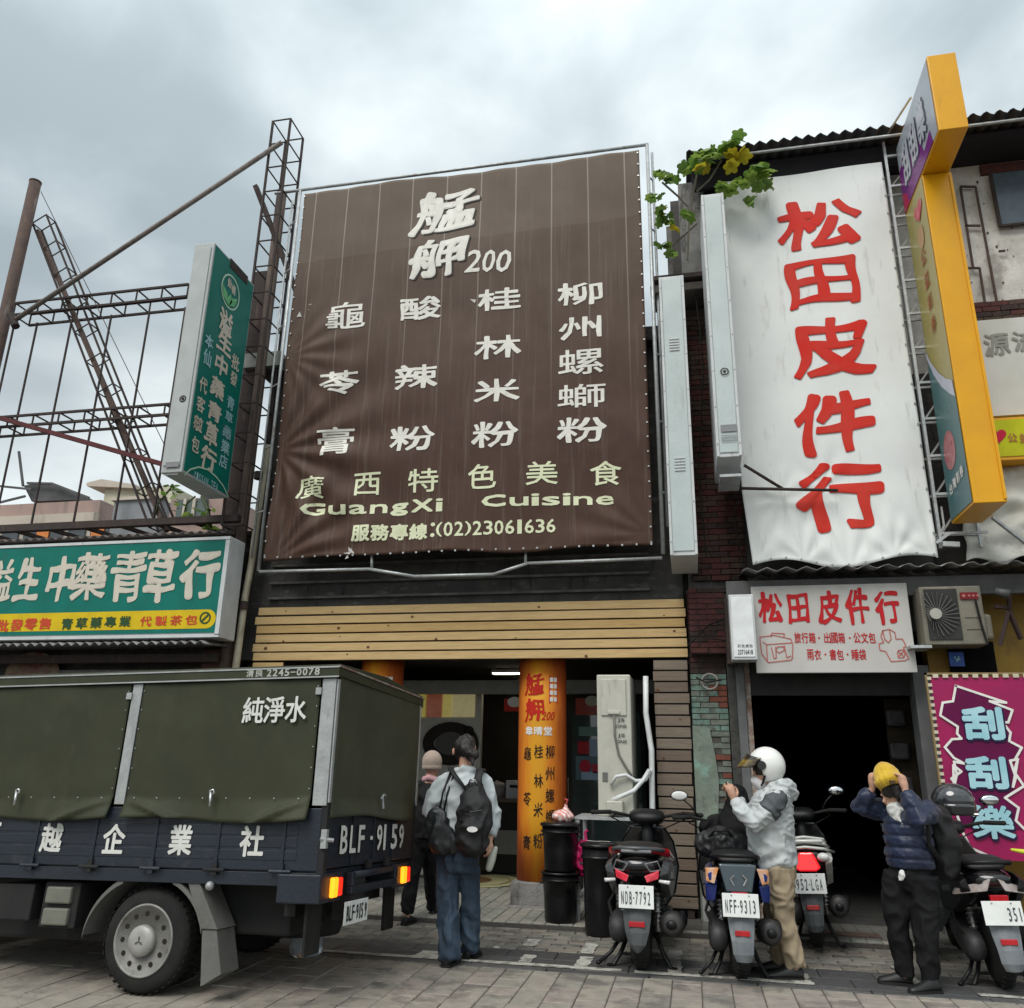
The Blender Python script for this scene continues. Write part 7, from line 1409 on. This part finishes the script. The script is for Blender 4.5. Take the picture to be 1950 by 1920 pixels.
def shoes(par, specs, m=shoe):
    for (hx, hy, tx, ty) in specs:
        h_, t_ = Vector((hx, hy, 0)), Vector((tx, ty, 0)); d = (t_-h_).normalized(); a = Vector((-d.y, d.x, 0)); L_ = (t_-h_).length; rg_ = []
        for f_, w, z in ((0, .03, .07), (.06, .04, .1), (.3, .042, .105), (.55, .046, .075), (.8, .045, .055), (.95, .035, .045), (1, .015, .03)):
            c_ = h_+d*L_*f_; rg_.append([c_-a*w+Vector((0, 0, .012)), c_+a*w+Vector((0, 0, .012)), c_+a*w*.95+Vector((0, 0, z*.6)), c_+a*w*.5+Vector((0, 0, z)), c_-a*w*.5+Vector((0, 0, z)), c_-a*w*.95+Vector((0, 0, z*.6))])
        b = here(par); b.loft(rg_); o = b.build('shoe', m, par, smooth=True); q = o.modifiers.new('s', 'SUBSURF'); q.levels = q.render_levels = 2
        b = here(par); b.loft([[r_[0]-Vector((0, 0, .012))+Vector((0, 0, 0)), r_[1]-Vector((0, 0, .012)), r_[1]+Vector((0, 0, .008)), r_[0]+Vector((0, 0, .008))] for r_ in rg_]); b.build('sole', rubber, o if False else par)
# --- person in white helmet
hm = thing('person', 'person in white open-face helmet and pale grey jacket, using a phone beside the blue scooter', 'person', (.66, 7.5, 0))
b = here(hm); f_, l_, u_ = headm(b, (.585, 7.5, 1.53), math.pi, -.35, 1.0)
b.tube([(.62, 7.5, 1.47), (.66, 7.5, 1.36)], [.055, .06], 12); b.tube([(.64, 7.5, 1.28), (.61, 7.5, 1.1), (.62, 7.5, .88)], [.1, .13, .11], 14, flat=(1, 1.15), round_ends=True)
for (sy, ey, wy, sx, ex, wx, ez, wz) in ((7.34, 7.27, 7.38, .66, .45, .315, 1.13, 1.29), (7.65, 7.7, 7.5, .62, .43, .34, 1.16, 1.30)): b.tube([(sx, sy, 1.32), (ex, ey, ez), (wx, wy, wz)], [.05, .04, .026], 10, round_ends=True)
b.tube([(.63, 7.42, .85), (.63, 7.42, .46), (.70, 7.42, .08)], [.08, .055, .04], 10, round_ends=True); b.tube([(.62, 7.58, .85), (.6, 7.58, .46), (.60, 7.6, .08)], [.08, .055, .04], 10, round_ends=True)
hand(b, (.315, 7.38, 1.29), (-.25, .05, 1), (-.3, 1, 0), 1.0, 1.05); hand(b, (.34, 7.5, 1.30), (-.6, -.2, .7), (.2, -1, -.3), .5, 1.05, -1); grow('body', b, skin, hm, .0075, 2)
jk = pm('pale_jacket', (.46, .485, .485), (.42, .45, .455), scale=6, rough=.55, bump=.15, bscale=160, sheen=.1, wr=(8, .28, (1, 1, 1.6)))
b = here(hm); b.tube([(.62, 7.5, .79), (.60, 7.5, .92), (.595, 7.5, 1.05), (.61, 7.5, 1.18), (.64, 7.5, 1.3), (.665, 7.5, 1.38)], [.165, .18, .18, .175, .15, .09], 18, flat=(1, 1.16))
b.tube([(.67, 7.34, 1.32), (.57, 7.28, 1.22), (.46, 7.25, 1.13), (.37, 7.31, 1.21), (.325, 7.37, 1.275)], [.085, .082, .078, .062, .045], 14, round_ends=False); b.ball((.67, 7.36, 1.32), .085); b.tube([(.62, 7.64, 1.32), (.43, 7.71, 1.15), (.355, 7.52, 1.285)], [.09, .075, .045], 14); b.ball((.62, 7.64, 1.32), .09)
b.tube([(.70, 7.40, 1.40), (.77, 7.5, 1.36), (.70, 7.6, 1.40)], [.06, .075, .06], 12, round_ends=True); b.tube([(.6, 7.44, 1.385), (.7, 7.42, 1.41), (.76, 7.5, 1.42), (.7, 7.58, 1.41), (.6, 7.56, 1.385)], .04, 10, round_ends=True)
grow('jacket', b, jk, hm, .010, 2, .013, (10, 10, 17), 2)
b = here(hm); b.tube([(.69, 7.335, 1.345), (.62, 7.29, 1.27), (.56, 7.26, 1.205)], [.06, .0905, .086], 14, round_ends=False); grow('shoulder_patch', b, pm('slate_patch', (.07, .08, .085), (.055, .062, .068), rough=.6), hm, .01, 1, .008, (9, 9, 15), 2)
kh = pm('khaki_trousers', (.34, .27, .18), (.27, .215, .14), scale=5, rough=.75, bump=.15, bscale=180, wr=(7, .4, (1, 1, .8)))
b = here(hm); b.tube([(.635, 7.5, .88), (.635, 7.5, .78)], [.14, .15], 16, flat=(1, 1.15), round_ends=True); b.tube([(.64, 7.42, .80), (.635, 7.42, .62), (.635, 7.42, .46), (.67, 7.42, .28), (.71, 7.42, .085)], [.115, .105, .085, .075, .072], 14); b.tube([(.62, 7.57, .80), (.6, 7.57, .62), (.59, 7.58, .46), (.60, 7.59, .28), (.61, 7.6, .085)], [.11, .1, .085, .075, .065], 14)
grow('trousers', b, kh, hm, .011, 3, .013, (10, 10, 9), 6)
shoes(hm, ((.76, 7.42, .47, 7.40), (.66, 7.6, .38, 7.62)))
hel = pm('helmet_white', (.76, .76, .73), (.7, .7, .67), rough=.25, coat=.6, bump=0)
b = MB(); b.ball((0, 0, 0), (.142, .125, .142), 32, 24); keep = []
for f in b.f:
    c_ = sum((b.v[i] for i in f), Vector())/len(f)
    if len(f) > 4 and c_.z < 0: continue
    if c_.x < -.045 and c_.z < .05+.0*c_.x: continue
    if c_.z < -.125: continue
    keep.append(f)
b.f = keep; hd_ = Vector((.605, 7.5, 1.565)); b.v = [Matrix.Rotation(R(-8), 3, 'Y') @ v+hd_-hm.location for v in b.v]; hs_ = b.build('helmet', hel, hm, smooth=True, solid=.018)
b = here(hm); b.sheet(lambda u, v: hd_+Vector((-.02-.07*v-math.cos((u-.5)*2.7)*(.135+.02*v), math.sin((u-.5)*2.7)*(.137-.02*v), .095-.115*v+.04*abs(u-.5)*2*(1-v)*-1)), 24, 8); b.build('visor', pm('amber_visor', (.02, .013, .008), (.2, .13, .02), scale=4, stretch=(1, 1, 4), mixlo=.5, mixhi=.62, rough=.08, coat=1, bump=0), hs_ if False else hm, smooth=True, solid=.004)
b = here(hm); b.tube([(hd_.x-.05, 7.372, hd_.z-.0), (hd_.x-.05, 7.36, hd_.z-.0)], .035, 16); b.build('visor_pivot', gloss_black, hm); b = here(hm); b.tube([(hd_.x-.03, 7.385, hd_.z-.08), (hd_.x-.05, 7.40, hd_.z-.14), (hd_.x-.06, 7.48, hd_.z-.165)], .009, 6); b.build('chin_strap', black_plastic, hm)
b = here(hm); b.tube([(.50, 7.5, 1.445), (.55, 7.5, 1.42)], [.04, .055], 12, round_ends=True); grow('face_mask', b, flat('mask_white', (.72, .72, .72)), hm, .009, 2)
b = here(hm); b.ball((.585, 7.5, 1.55), (.098, .098, .1)); b.v = [v for v in b.v]; b.build('hair', hairm, hm, smooth=True)
ph = thing('phone', 'dark phone held up in both hands by the helmeted person', 'phone', (.265, 7.44, 1.36)); MB().box(-.006, .006, -.037, .037, -.07, .07).build('body', gloss_black, ph, bevel=.004)
# --- person in navy jacket
nv = thing('person', 'person in navy puffer jacket and black trousers, both hands on a yellow knitted cap', 'person', (1.58, 7.4, 0))
b = here(nv); headm(b, (1.535, 7.36, 1.37), math.pi+.55, -.3, 1.0); b.tube([(1.58, 7.38, 1.32), (1.62, 7.4, 1.2)], [.05, .06], 12)
b.tube([(1.62, 7.4, 1.16), (1.6, 7.4, 1.0), (1.6, 7.4, .88)], [.1, .12, .1], 14, round_ends=True)
b.tube([(1.76, 7.28, 1.25), (1.63, 7.07, 1.20), (1.595, 7.2, 1.39)], [.05, .042, .026], 10, round_ends=True); b.tube([(1.5, 7.54, 1.25), (1.30, 7.46, 1.27), (1.395, 7.40, 1.40)], [.05, .042, .026], 10, round_ends=True)
hand(b, (1.597, 7.2, 1.40), (-.15, .3, 1), (-1, .2, 0), .9, 1.05); hand(b, (1.395, 7.395, 1.405), (.1, -.1, 1), (1, -.2, 0), .9, 1.05, -1)
b.tube([(1.55, 7.42, .76), (1.48, 7.42, .46), (1.5, 7.46, .08)], [.06, .05, .04], 10, round_ends=True); b.tube([(1.66, 7.36, .76), (1.65, 7.34, .46), (1.63, 7.32, .08)], [.06, .05, .04], 10, round_ends=True); grow('body', b, skin, nv, .0075, 2)
nj = pm('navy_puffer', (.01, .02, .055), (.008, .014, .04), scale=5, rough=.45, bump=.12, bscale=140, sheen=.1, wr=(16, .35, (1, 1, 1)))
b = here(nv); b.tube([(1.615, 7.4, .82), (1.615, 7.4, .9), (1.615, 7.4, 1.02), (1.62, 7.4, 1.14), (1.63, 7.4, 1.24), (1.62, 7.4, 1.3)], [.165, .18, .178, .175, .15, .09], 18, flat=(1, 1.1))
b.tube([(1.76, 7.29, 1.25), (1.70, 7.17, 1.23), (1.635, 7.06, 1.2), (1.61, 7.12, 1.30), (1.597, 7.18, 1.375)], [.09, .088, .08, .066, .05], 14); b.ball((1.75, 7.3, 1.24), .09); b.tube([(1.5, 7.53, 1.24), (1.4, 7.5, 1.25), (1.30, 7.46, 1.27), (1.34, 7.42, 1.34), (1.388, 7.40, 1.385)], [.09, .085, .08, .066, .05], 14); b.ball((1.51, 7.52, 1.23), .09)
b.tube([(1.6, 7.44, 1.3), (1.7, 7.46, 1.3)], .07, 10, round_ends=True)
grow('jacket', b, nj, nv, .011, 3, .007, (8, 8, 8), 4, fn=lambda p: -.016*math.exp(-((((p.z-.78)/.082) % 1-.5)/.13)**2) if p.z < 1.2 else -.008*math.exp(-((((p.x*3+p.z*9+p.y*6)) % 1-.5)/.14)**2))
bt_ = pm('black_trousers', (.006, .006, .007), (.01, .01, .011), scale=5, rough=.8, spec=.25, bump=.2, bscale=150)
b = here(nv); b.tube([(1.6, 7.39, .86), (1.6, 7.39, .76)], [.14, .145], 16, round_ends=True); b.tube([(1.53, 7.43, .78), (1.49, 7.43, .62), (1.475, 7.43, .46), (1.49, 7.45, .28), (1.5, 7.46, .06)], [.115, .105, .09, .08, .062], 14); b.tube([(1.67, 7.35, .78), (1.665, 7.35, .62), (1.66, 7.34, .46), (1.645, 7.33, .28), (1.63, 7.32, .06)], [.115, .105, .09, .08, .062], 14)
grow('trousers', b, bt_, nv, .011, 3, .012, (9, 9, 8), 9)
shoes(nv, ((1.55, 7.47, 1.3, 7.5), (1.7, 7.32, 1.46, 7.22)))
b = here(nv); b.tube([(1.515, 7.32, 1.275), (1.54, 7.30, 1.235), (1.56, 7.27, 1.17)], [.05, .06, .035], 12, round_ends=True); grow('neck_warmer', b, pm('white_knit', (.62, .62, .6), (.5, .5, .48), scale=10, rough=.8), nv, .01, 2, .01, (14, 14, 20), 1)
b = here(nv); b.ball((1.55, 7.375, 1.405), (.105, .108, .1)); b.tube([(1.47, 7.30, 1.42), (1.475, 7.285, 1.375), (1.49, 7.27, 1.34)], [.04, .035, .015], 10, round_ends=True); b.tube([(1.53, 7.265, 1.42), (1.54, 7.255, 1.36), (1.55, 7.26, 1.31)], [.04, .03, .012], 10, round_ends=True); b.tube([(1.6, 7.38, 1.4), (1.62, 7.4, 1.31)], [.07, .05], 10, round_ends=True); grow('hair', b, hairm, nv, .011, 1, .012, (16, 16, 6), 3)
b = here(nv); b.tube([(1.52, 7.26, .82), (1.50, 7.23, .79), (1.49, 7.23, .76)], [.012, .024, .012], 8, round_ends=True); grow('handkerchief', b, flat('tissue_white', (.7, .7, .68)), nv, .009, 1, .01, (20, 20, 20), 3)
cap_ = thing('yellow_knit_cap', 'mustard yellow knitted cap held in both hands over the head of the navy-jacketed person', 'cap', (1.49, 7.3, 1.5))
ax = Vector((-.25, .5, 1)).normalized(); c0_ = Vector((1.515, 7.285, 1.43)); s_1 = ax.cross(Vector((0, 1, 0))).normalized(); s_2 = ax.cross(s_1); rgs = []
for h_, r_ in ((-.02, .078), (.02, .092), (.025, .098), (.055, .1), (.06, .09), (.1, .086), (.14, .07), (.17, .048), (.19, .02), (.195, .004)): rgs.append([c0_+ax*h_+(s_1*math.cos(t)*1.08+s_2*math.sin(t)*.9)*r_*(1+.03*math.sin(t*16)) for t in [2*math.pi*i/64 for i in range(64)]])
b = here(cap_); b.loft(rgs, cap=False); b.build('knit', pm('yellow_knit', (.62, .4, .02), (.5, .3, .015), scale=10, rough=.85, bump=.5, bscale=120, sheen=.3), cap_, smooth=True, solid=.006)
b = here(cap_); q = c0_+ax*.03-Vector((0, .098, 0)); b.box(q.x-.022, q.x+.022, q.y-.006, q.y+.01, q.z-.014, q.z+.014); b.build('patch', flat('dark_patch', (.08, .05, .02)), cap_, bevel=.003)
bkp = thing('black_backpack', 'black backpack worn by the person in the navy jacket', 'backpack', (1.86, 7.45, .8)); b = here(bkp); b.tube([(1.88, 7.5, .82), (1.9, 7.5, 1.0), (1.86, 7.48, 1.2)], [.1, .12, .1], 14, flat=(1, 1.25), round_ends=True)
pk_m = pm('pack_black', (.007, .007, .008), (.013, .013, .014), scale=6, rough=.65, bump=.25, bscale=160); grow('pack', b, pk_m, bkp, .012, 2, .012, (9, 9, 7), 7); b = here(bkp); b.tube([(1.82, 7.33, 1.3), (1.74, 7.22, 1.2), (1.72, 7.215, 1.02), (1.82, 7.33, .86)], .016, 8, flat=(1, 1.6)); b.build('strap', black_plastic, bkp, smooth=True)
# --- woman with backpack, seen from behind
wm = thing('person', 'person seen from behind in grey sweatshirt and wide blue jeans, black hair tied low', 'person', (-1.94, 7.22, 0))
b = here(wm); headm(b, (-1.915, 7.23, 1.66), 1.0, -.35, 1.0); b.tube([(-1.92, 7.21, 1.6), (-1.92, 7.21, 1.45)], [.05, .055], 12); b.tube([(-1.93, 7.21, 1.32), (-1.94, 7.21, 1.1), (-1.94, 7.21, .92)], [.08, .1, .1], 14, flat=(1.3, 1), round_ends=True)
b.tube([(-2.09, 7.21, 1.39), (-2.19, 7.17, 1.17), (-2.1, 7.38, 1.08)], [.05, .042, .026], 10, round_ends=True); b.tube([(-1.76, 7.21, 1.39), (-1.67, 7.24, 1.13), (-1.665, 7.13, .94)], [.05, .042, .026], 10, round_ends=True)
hand(b, (-1.665, 7.125, .935), (.05, -.1, -1), (-1, .3, 0), 1.1, 1.0); hand(b, (-2.1, 7.39, 1.08), (.2, 1, .1), (0, 0, -1), .8, 1.0)
b.tube([(-2.02, 7.21, .85), (-2.015, 7.17, .45), (-1.98, 7.12, .08)], [.07, .05, .04], 10, round_ends=True); b.tube([(-1.87, 7.22, .85), (-1.87, 7.3, .45), (-1.885, 7.40, .08)], [.07, .05, .04], 10, round_ends=True); grow('body', b, skin, wm, .0075, 2)
b = here(wm); b.tube([(-1.95, 7.21, .86), (-1.945, 7.21, 1.0), (-1.935, 7.21, 1.2), (-1.925, 7.21, 1.36), (-1.92, 7.21, 1.46)], [.16, .155, .155, .14, .075], 18, flat=(1.25, .95)); b.tube([(-2.08, 7.21, 1.39), (-2.15, 7.18, 1.27), (-2.19, 7.17, 1.15), (-2.12, 7.33, 1.09)], [.085, .085, .08, .05], 14); b.tube([(-1.77, 7.21, 1.39), (-1.70, 7.23, 1.24), (-1.66, 7.23, 1.1), (-1.665, 7.15, .97)], [.085, .078, .066, .045], 14)
for x_ in (-2.07, -1.78): b.ball((x_, 7.21, 1.38), .085)
b.tube([(-1.99, 7.2, 1.48), (-1.92, 7.15, 1.49), (-1.85, 7.2, 1.48)], .03, 10, round_ends=True)
grow('sweatshirt', b, pm('grey_sweatshirt', (.5, .54, .55), (.4, .44, .455), scale=5, rough=.85, bump=.2, bscale=180, sheen=.2, wr=(7, .4, (1, 1, .8))), wm, .011, 3, .013, (9, 9, 6), 12)
jn = pm('blue_denim', (.035, .06, .095), (.022, .036, .058), scale=4, rough=.85, bump=.25, bscale=200, stretch=(1, 1, .5), wr=(7, .4, (1, 1, .5)), dirt=((.07, .11, .16), .6, 3, (2, 2, .6), .56))
b = here(wm); b.tube([(-1.945, 7.21, .9), (-1.945, 7.21, .78)], [.135, .15], 16, flat=(1.15, 1), round_ends=True)
b.tube([(-2.03, 7.21, .8), (-2.03, 7.2, .6), (-2.015, 7.17, .4), (-1.995, 7.14, .2), (-1.98, 7.12, .045)], [.096, .09, .08, .08, .085], 16); b.tube([(-1.87, 7.22, .8), (-1.87, 7.26, .6), (-1.865, 7.31, .4), (-1.875, 7.36, .2), (-1.885, 7.40, .05)], [.09, .082, .073, .072, .074], 16)
grow('jeans', b, jn, wm, .011, 3, .02, (9, 9, 3.2), 15); shoes(wm, ((-1.99, 7.04, -1.95, 7.3), (-1.90, 7.33, -1.84, 7.58)))
b = here(wm); b.ball((-1.92, 7.215, 1.68), (.094, .1, .1)); b.ball((-1.935, 7.24, 1.63), (.082, .085, .085)); b.tube([(-1.87, 7.14, 1.60), (-1.83, 7.12, 1.56), (-1.82, 7.1, 1.52)], [.03, .022, .008], 8, round_ends=True); b.ball((-1.835, 7.15, 1.615), (.05, .05, .045)); b.tube([(-1.9, 7.13, 1.66), (-1.84, 7.14, 1.62)], [.05, .035], 10, round_ends=True); grow('hair', b, hairm, wm, .010, 2, .008, (18, 18, 7), 6)
b = here(wm); b.ball((-2.015, 7.17, 1.635), (.012, .018, .03), 10, 8); b.build('ear', skin, wm, smooth=True)
bp2 = thing('black_backpack', 'large black backpack worn by the person in wide blue jeans', 'backpack', (-1.8, 7.0, .88)); b = here(bp2)
b.tube([(-1.78, 6.99, .92), (-1.77, 6.98, 1.06), (-1.775, 7.0, 1.22), (-1.79, 7.04, 1.33)], [.12, .14, .125, .085], 18, flat=(1.1, .68), round_ends=True); b.tube([(-1.77, 6.91, .93), (-1.765, 6.89, 1.06)], [.09, .09], 14, flat=(1.1, .6), round_ends=True); grow('pack', b, pk_m, bp2, .011, 2, .012, (8, 8, 9), 5)
for z_, w_ in ((1.18, .09), (1.1, .1)): b = here(bp2); b.tube([(-1.775-w_, 6.9, z_-.005), (-1.775, 6.865, z_-.015), (-1.775+w_, 6.9, z_)], .007, 6); b.build('zip', gloss_black, bp2)
for s in (-1, 1): b = here(bp2); b.tube([(-1.80+s*.055, 7.03, 1.33), (-1.85+s*.09, 7.04, 1.42), (-1.89+s*.13, 7.12, 1.49), (-1.90+s*.13, 7.24, 1.485)], [.022, .03, .03, .03], 8, flat=(1.2, .5)); b.build('strap', pk_m, bp2, smooth=True)
b = here(bp2); b.tube([(-1.83, 7.0, 1.37), (-1.81, 6.98, 1.41), (-1.77, 6.98, 1.41), (-1.75, 7.0, 1.37)], .008, 6); b.build('grab_loop', steel, bp2, smooth=True)
P = Print((0, 6.822, 0), (1, 0, 0), (0, 0, 1)); P.poly([(-1.74+math.cos(t)*.045, 1.04+math.sin(t)*.022) for t in [i*math.pi/6 for i in range(12)]]).build('badge', flat('badge_white', (.72, .7, .7)), bp2)
tb = thing('black_tote', 'soft black leather tote bag hanging from the left shoulder of the person in jeans', 'bag', (-2.1, 7.08, .85)); b = here(tb); b.tube([(-2.05, 7.05, .9), (-2.09, 7.05, 1.02), (-2.12, 7.07, 1.14)], [.09, .1, .07], 14, flat=(1.1, .5), round_ends=True); b.tube([(-1.95, 7.06, .88), (-2.0, 7.06, 1.0)], [.06, .06], 12, flat=(1, .6), round_ends=True)
grow('bag', b, pm('soft_leather', (.015, .018, .02), (.009, .01, .011), scale=5, rough=.4, bump=.2, bscale=120), tb, .012, 2, .016, (9, 9, 5), 3)
for x_ in (-2.09, -2.05): b = here(tb); b.tube([(x_, 7.06, 1.15), (x_+.02, 7.08, 1.3), (x_+.06, 7.15, 1.465), (x_+.06, 7.25, 1.44)], .009, 6); b.build('handle', black_plastic, tb, smooth=True)
b = here(tb); b.box(-2.13, -2.08, 6.99, 7.0, 1.15, 1.19); b.build('buckle', chrome, tb, bevel=.004)
cu = thing('plastic_bag_cup', 'small clear bag of pale drink held in the right hand of the person in jeans', 'drink', (-1.62, 7.1, .75)); b = here(cu); b.tube([(-1.66, 7.1, .73), (-1.64, 7.1, .8), (-1.61, 7.1, .88)], [.03, .035, .02], 12, round_ends=True); b.build('bag', pm('pale_drink', (.42, .44, .38), rough=.2, bump=0), cu, smooth=True)
# --- person half hidden behind the truck
ho = thing('person', 'person in black coat and beige knitted hat, mostly hidden behind the truck corner', 'person', (-2.77, 8.8, 0))
b = here(ho); headm(b, (-2.69, 8.75, 1.52), 1.2, -.1, .98); b.tube([(-2.7, 8.75, 1.45), (-2.72, 8.77, 1.2), (-2.74, 8.78, .88)], [.045, .1, .1], 12, round_ends=True); b.tube([(-2.69, 8.8, .85), (-2.7, 8.95, .45), (-2.71, 9.1, .1)], [.07, .05, .04], 10, round_ends=True); b.tube([(-2.8, 8.75, .85), (-2.84, 8.72, .45), (-2.86, 8.65, .08)], [.07, .05, .04], 10, round_ends=True); grow('body', b, skin, ho, .009, 2)
b = here(ho); b.tube([(-2.75, 8.77, .8), (-2.74, 8.77, 1.0), (-2.73, 8.77, 1.2), (-2.71, 8.76, 1.34)], [.16, .15, .15, .09], 16, flat=(1.15, .9)); 
for s in (-1, 1): b.ball((-2.72+s*.14, 8.77, 1.27), .08); b.tube([(-2.72+s*.15, 8.77, 1.27), (-2.73+s*.2, 8.8, 1.03), (-2.72+s*.16, 8.95, .9)], [.075, .06, .045], 12, round_ends=True)
grow('coat', b, pm('black_coat', (.006, .006, .007), (.01, .01, .01), rough=.75, spec=.25), ho, .013, 3, .015, (9, 9, 5), 2)
b = here(ho); b.tube([(-2.75, 8.77, .86), (-2.75, 8.77, .78)], [.13, .14], 14, round_ends=True); b.tube([(-2.69, 8.8, .8), (-2.7, 8.92, .45), (-2.71, 9.08, .1)], [.1, .08, .065], 12); b.tube([(-2.8, 8.76, .8), (-2.84, 8.72, .45), (-2.86, 8.66, .1)], [.1, .08, .065], 12); grow('trousers', b, bt_, ho, .012, 3, .01, (9, 9, 6), 5)
shoes(ho, ((-2.72, 9.03, -2.68, 9.27), (-2.87, 8.6, -2.83, 8.84)))
b = here(ho); b.tube([(-2.76, 8.74, 1.37), (-2.7, 8.69, 1.39), (-2.64, 8.74, 1.37)], .035, 10, round_ends=True); grow('collar', b, flat('pink_collar', (.62, .35, .38)), ho, .01, 1)
b = here(ho); b.ball((-2.69, 8.75, 1.55), (.105, .108, .115), 24, 16); b.tube([(-2.69, 8.75, 1.5), (-2.69, 8.75, 1.47)], [.106, .1], 24); grow('knitted_hat', b, pm('beige_knit', (.42, .32, .26), (.34, .26, .21), scale=12, rough=.9, bump=.5, bscale=110, sheen=.3), ho, .01, 2)
# litter
for i, (x_, y_, lb_) in enumerate(((-2.45, 8.45, 'small white paper scrap on the slabs left of the person in jeans'), (-1.75, 7.85, 'tiny pinkish paper scrap right of the jeans hem'))):
    q = thing('paper_scrap', lb_, 'litter', (x_, y_, .004)); MB().loft([[(-.03, -.01, 0), (.02, -.015, 0), (.03, .01, 0), (-.01, .02, 0)], [(-.02, -.005, .012), (.015, -.01, .008), (.02, .008, .01), (-.008, .012, .014)]]).build('paper', flat('paper_white', (.6, .58, .55)), q)
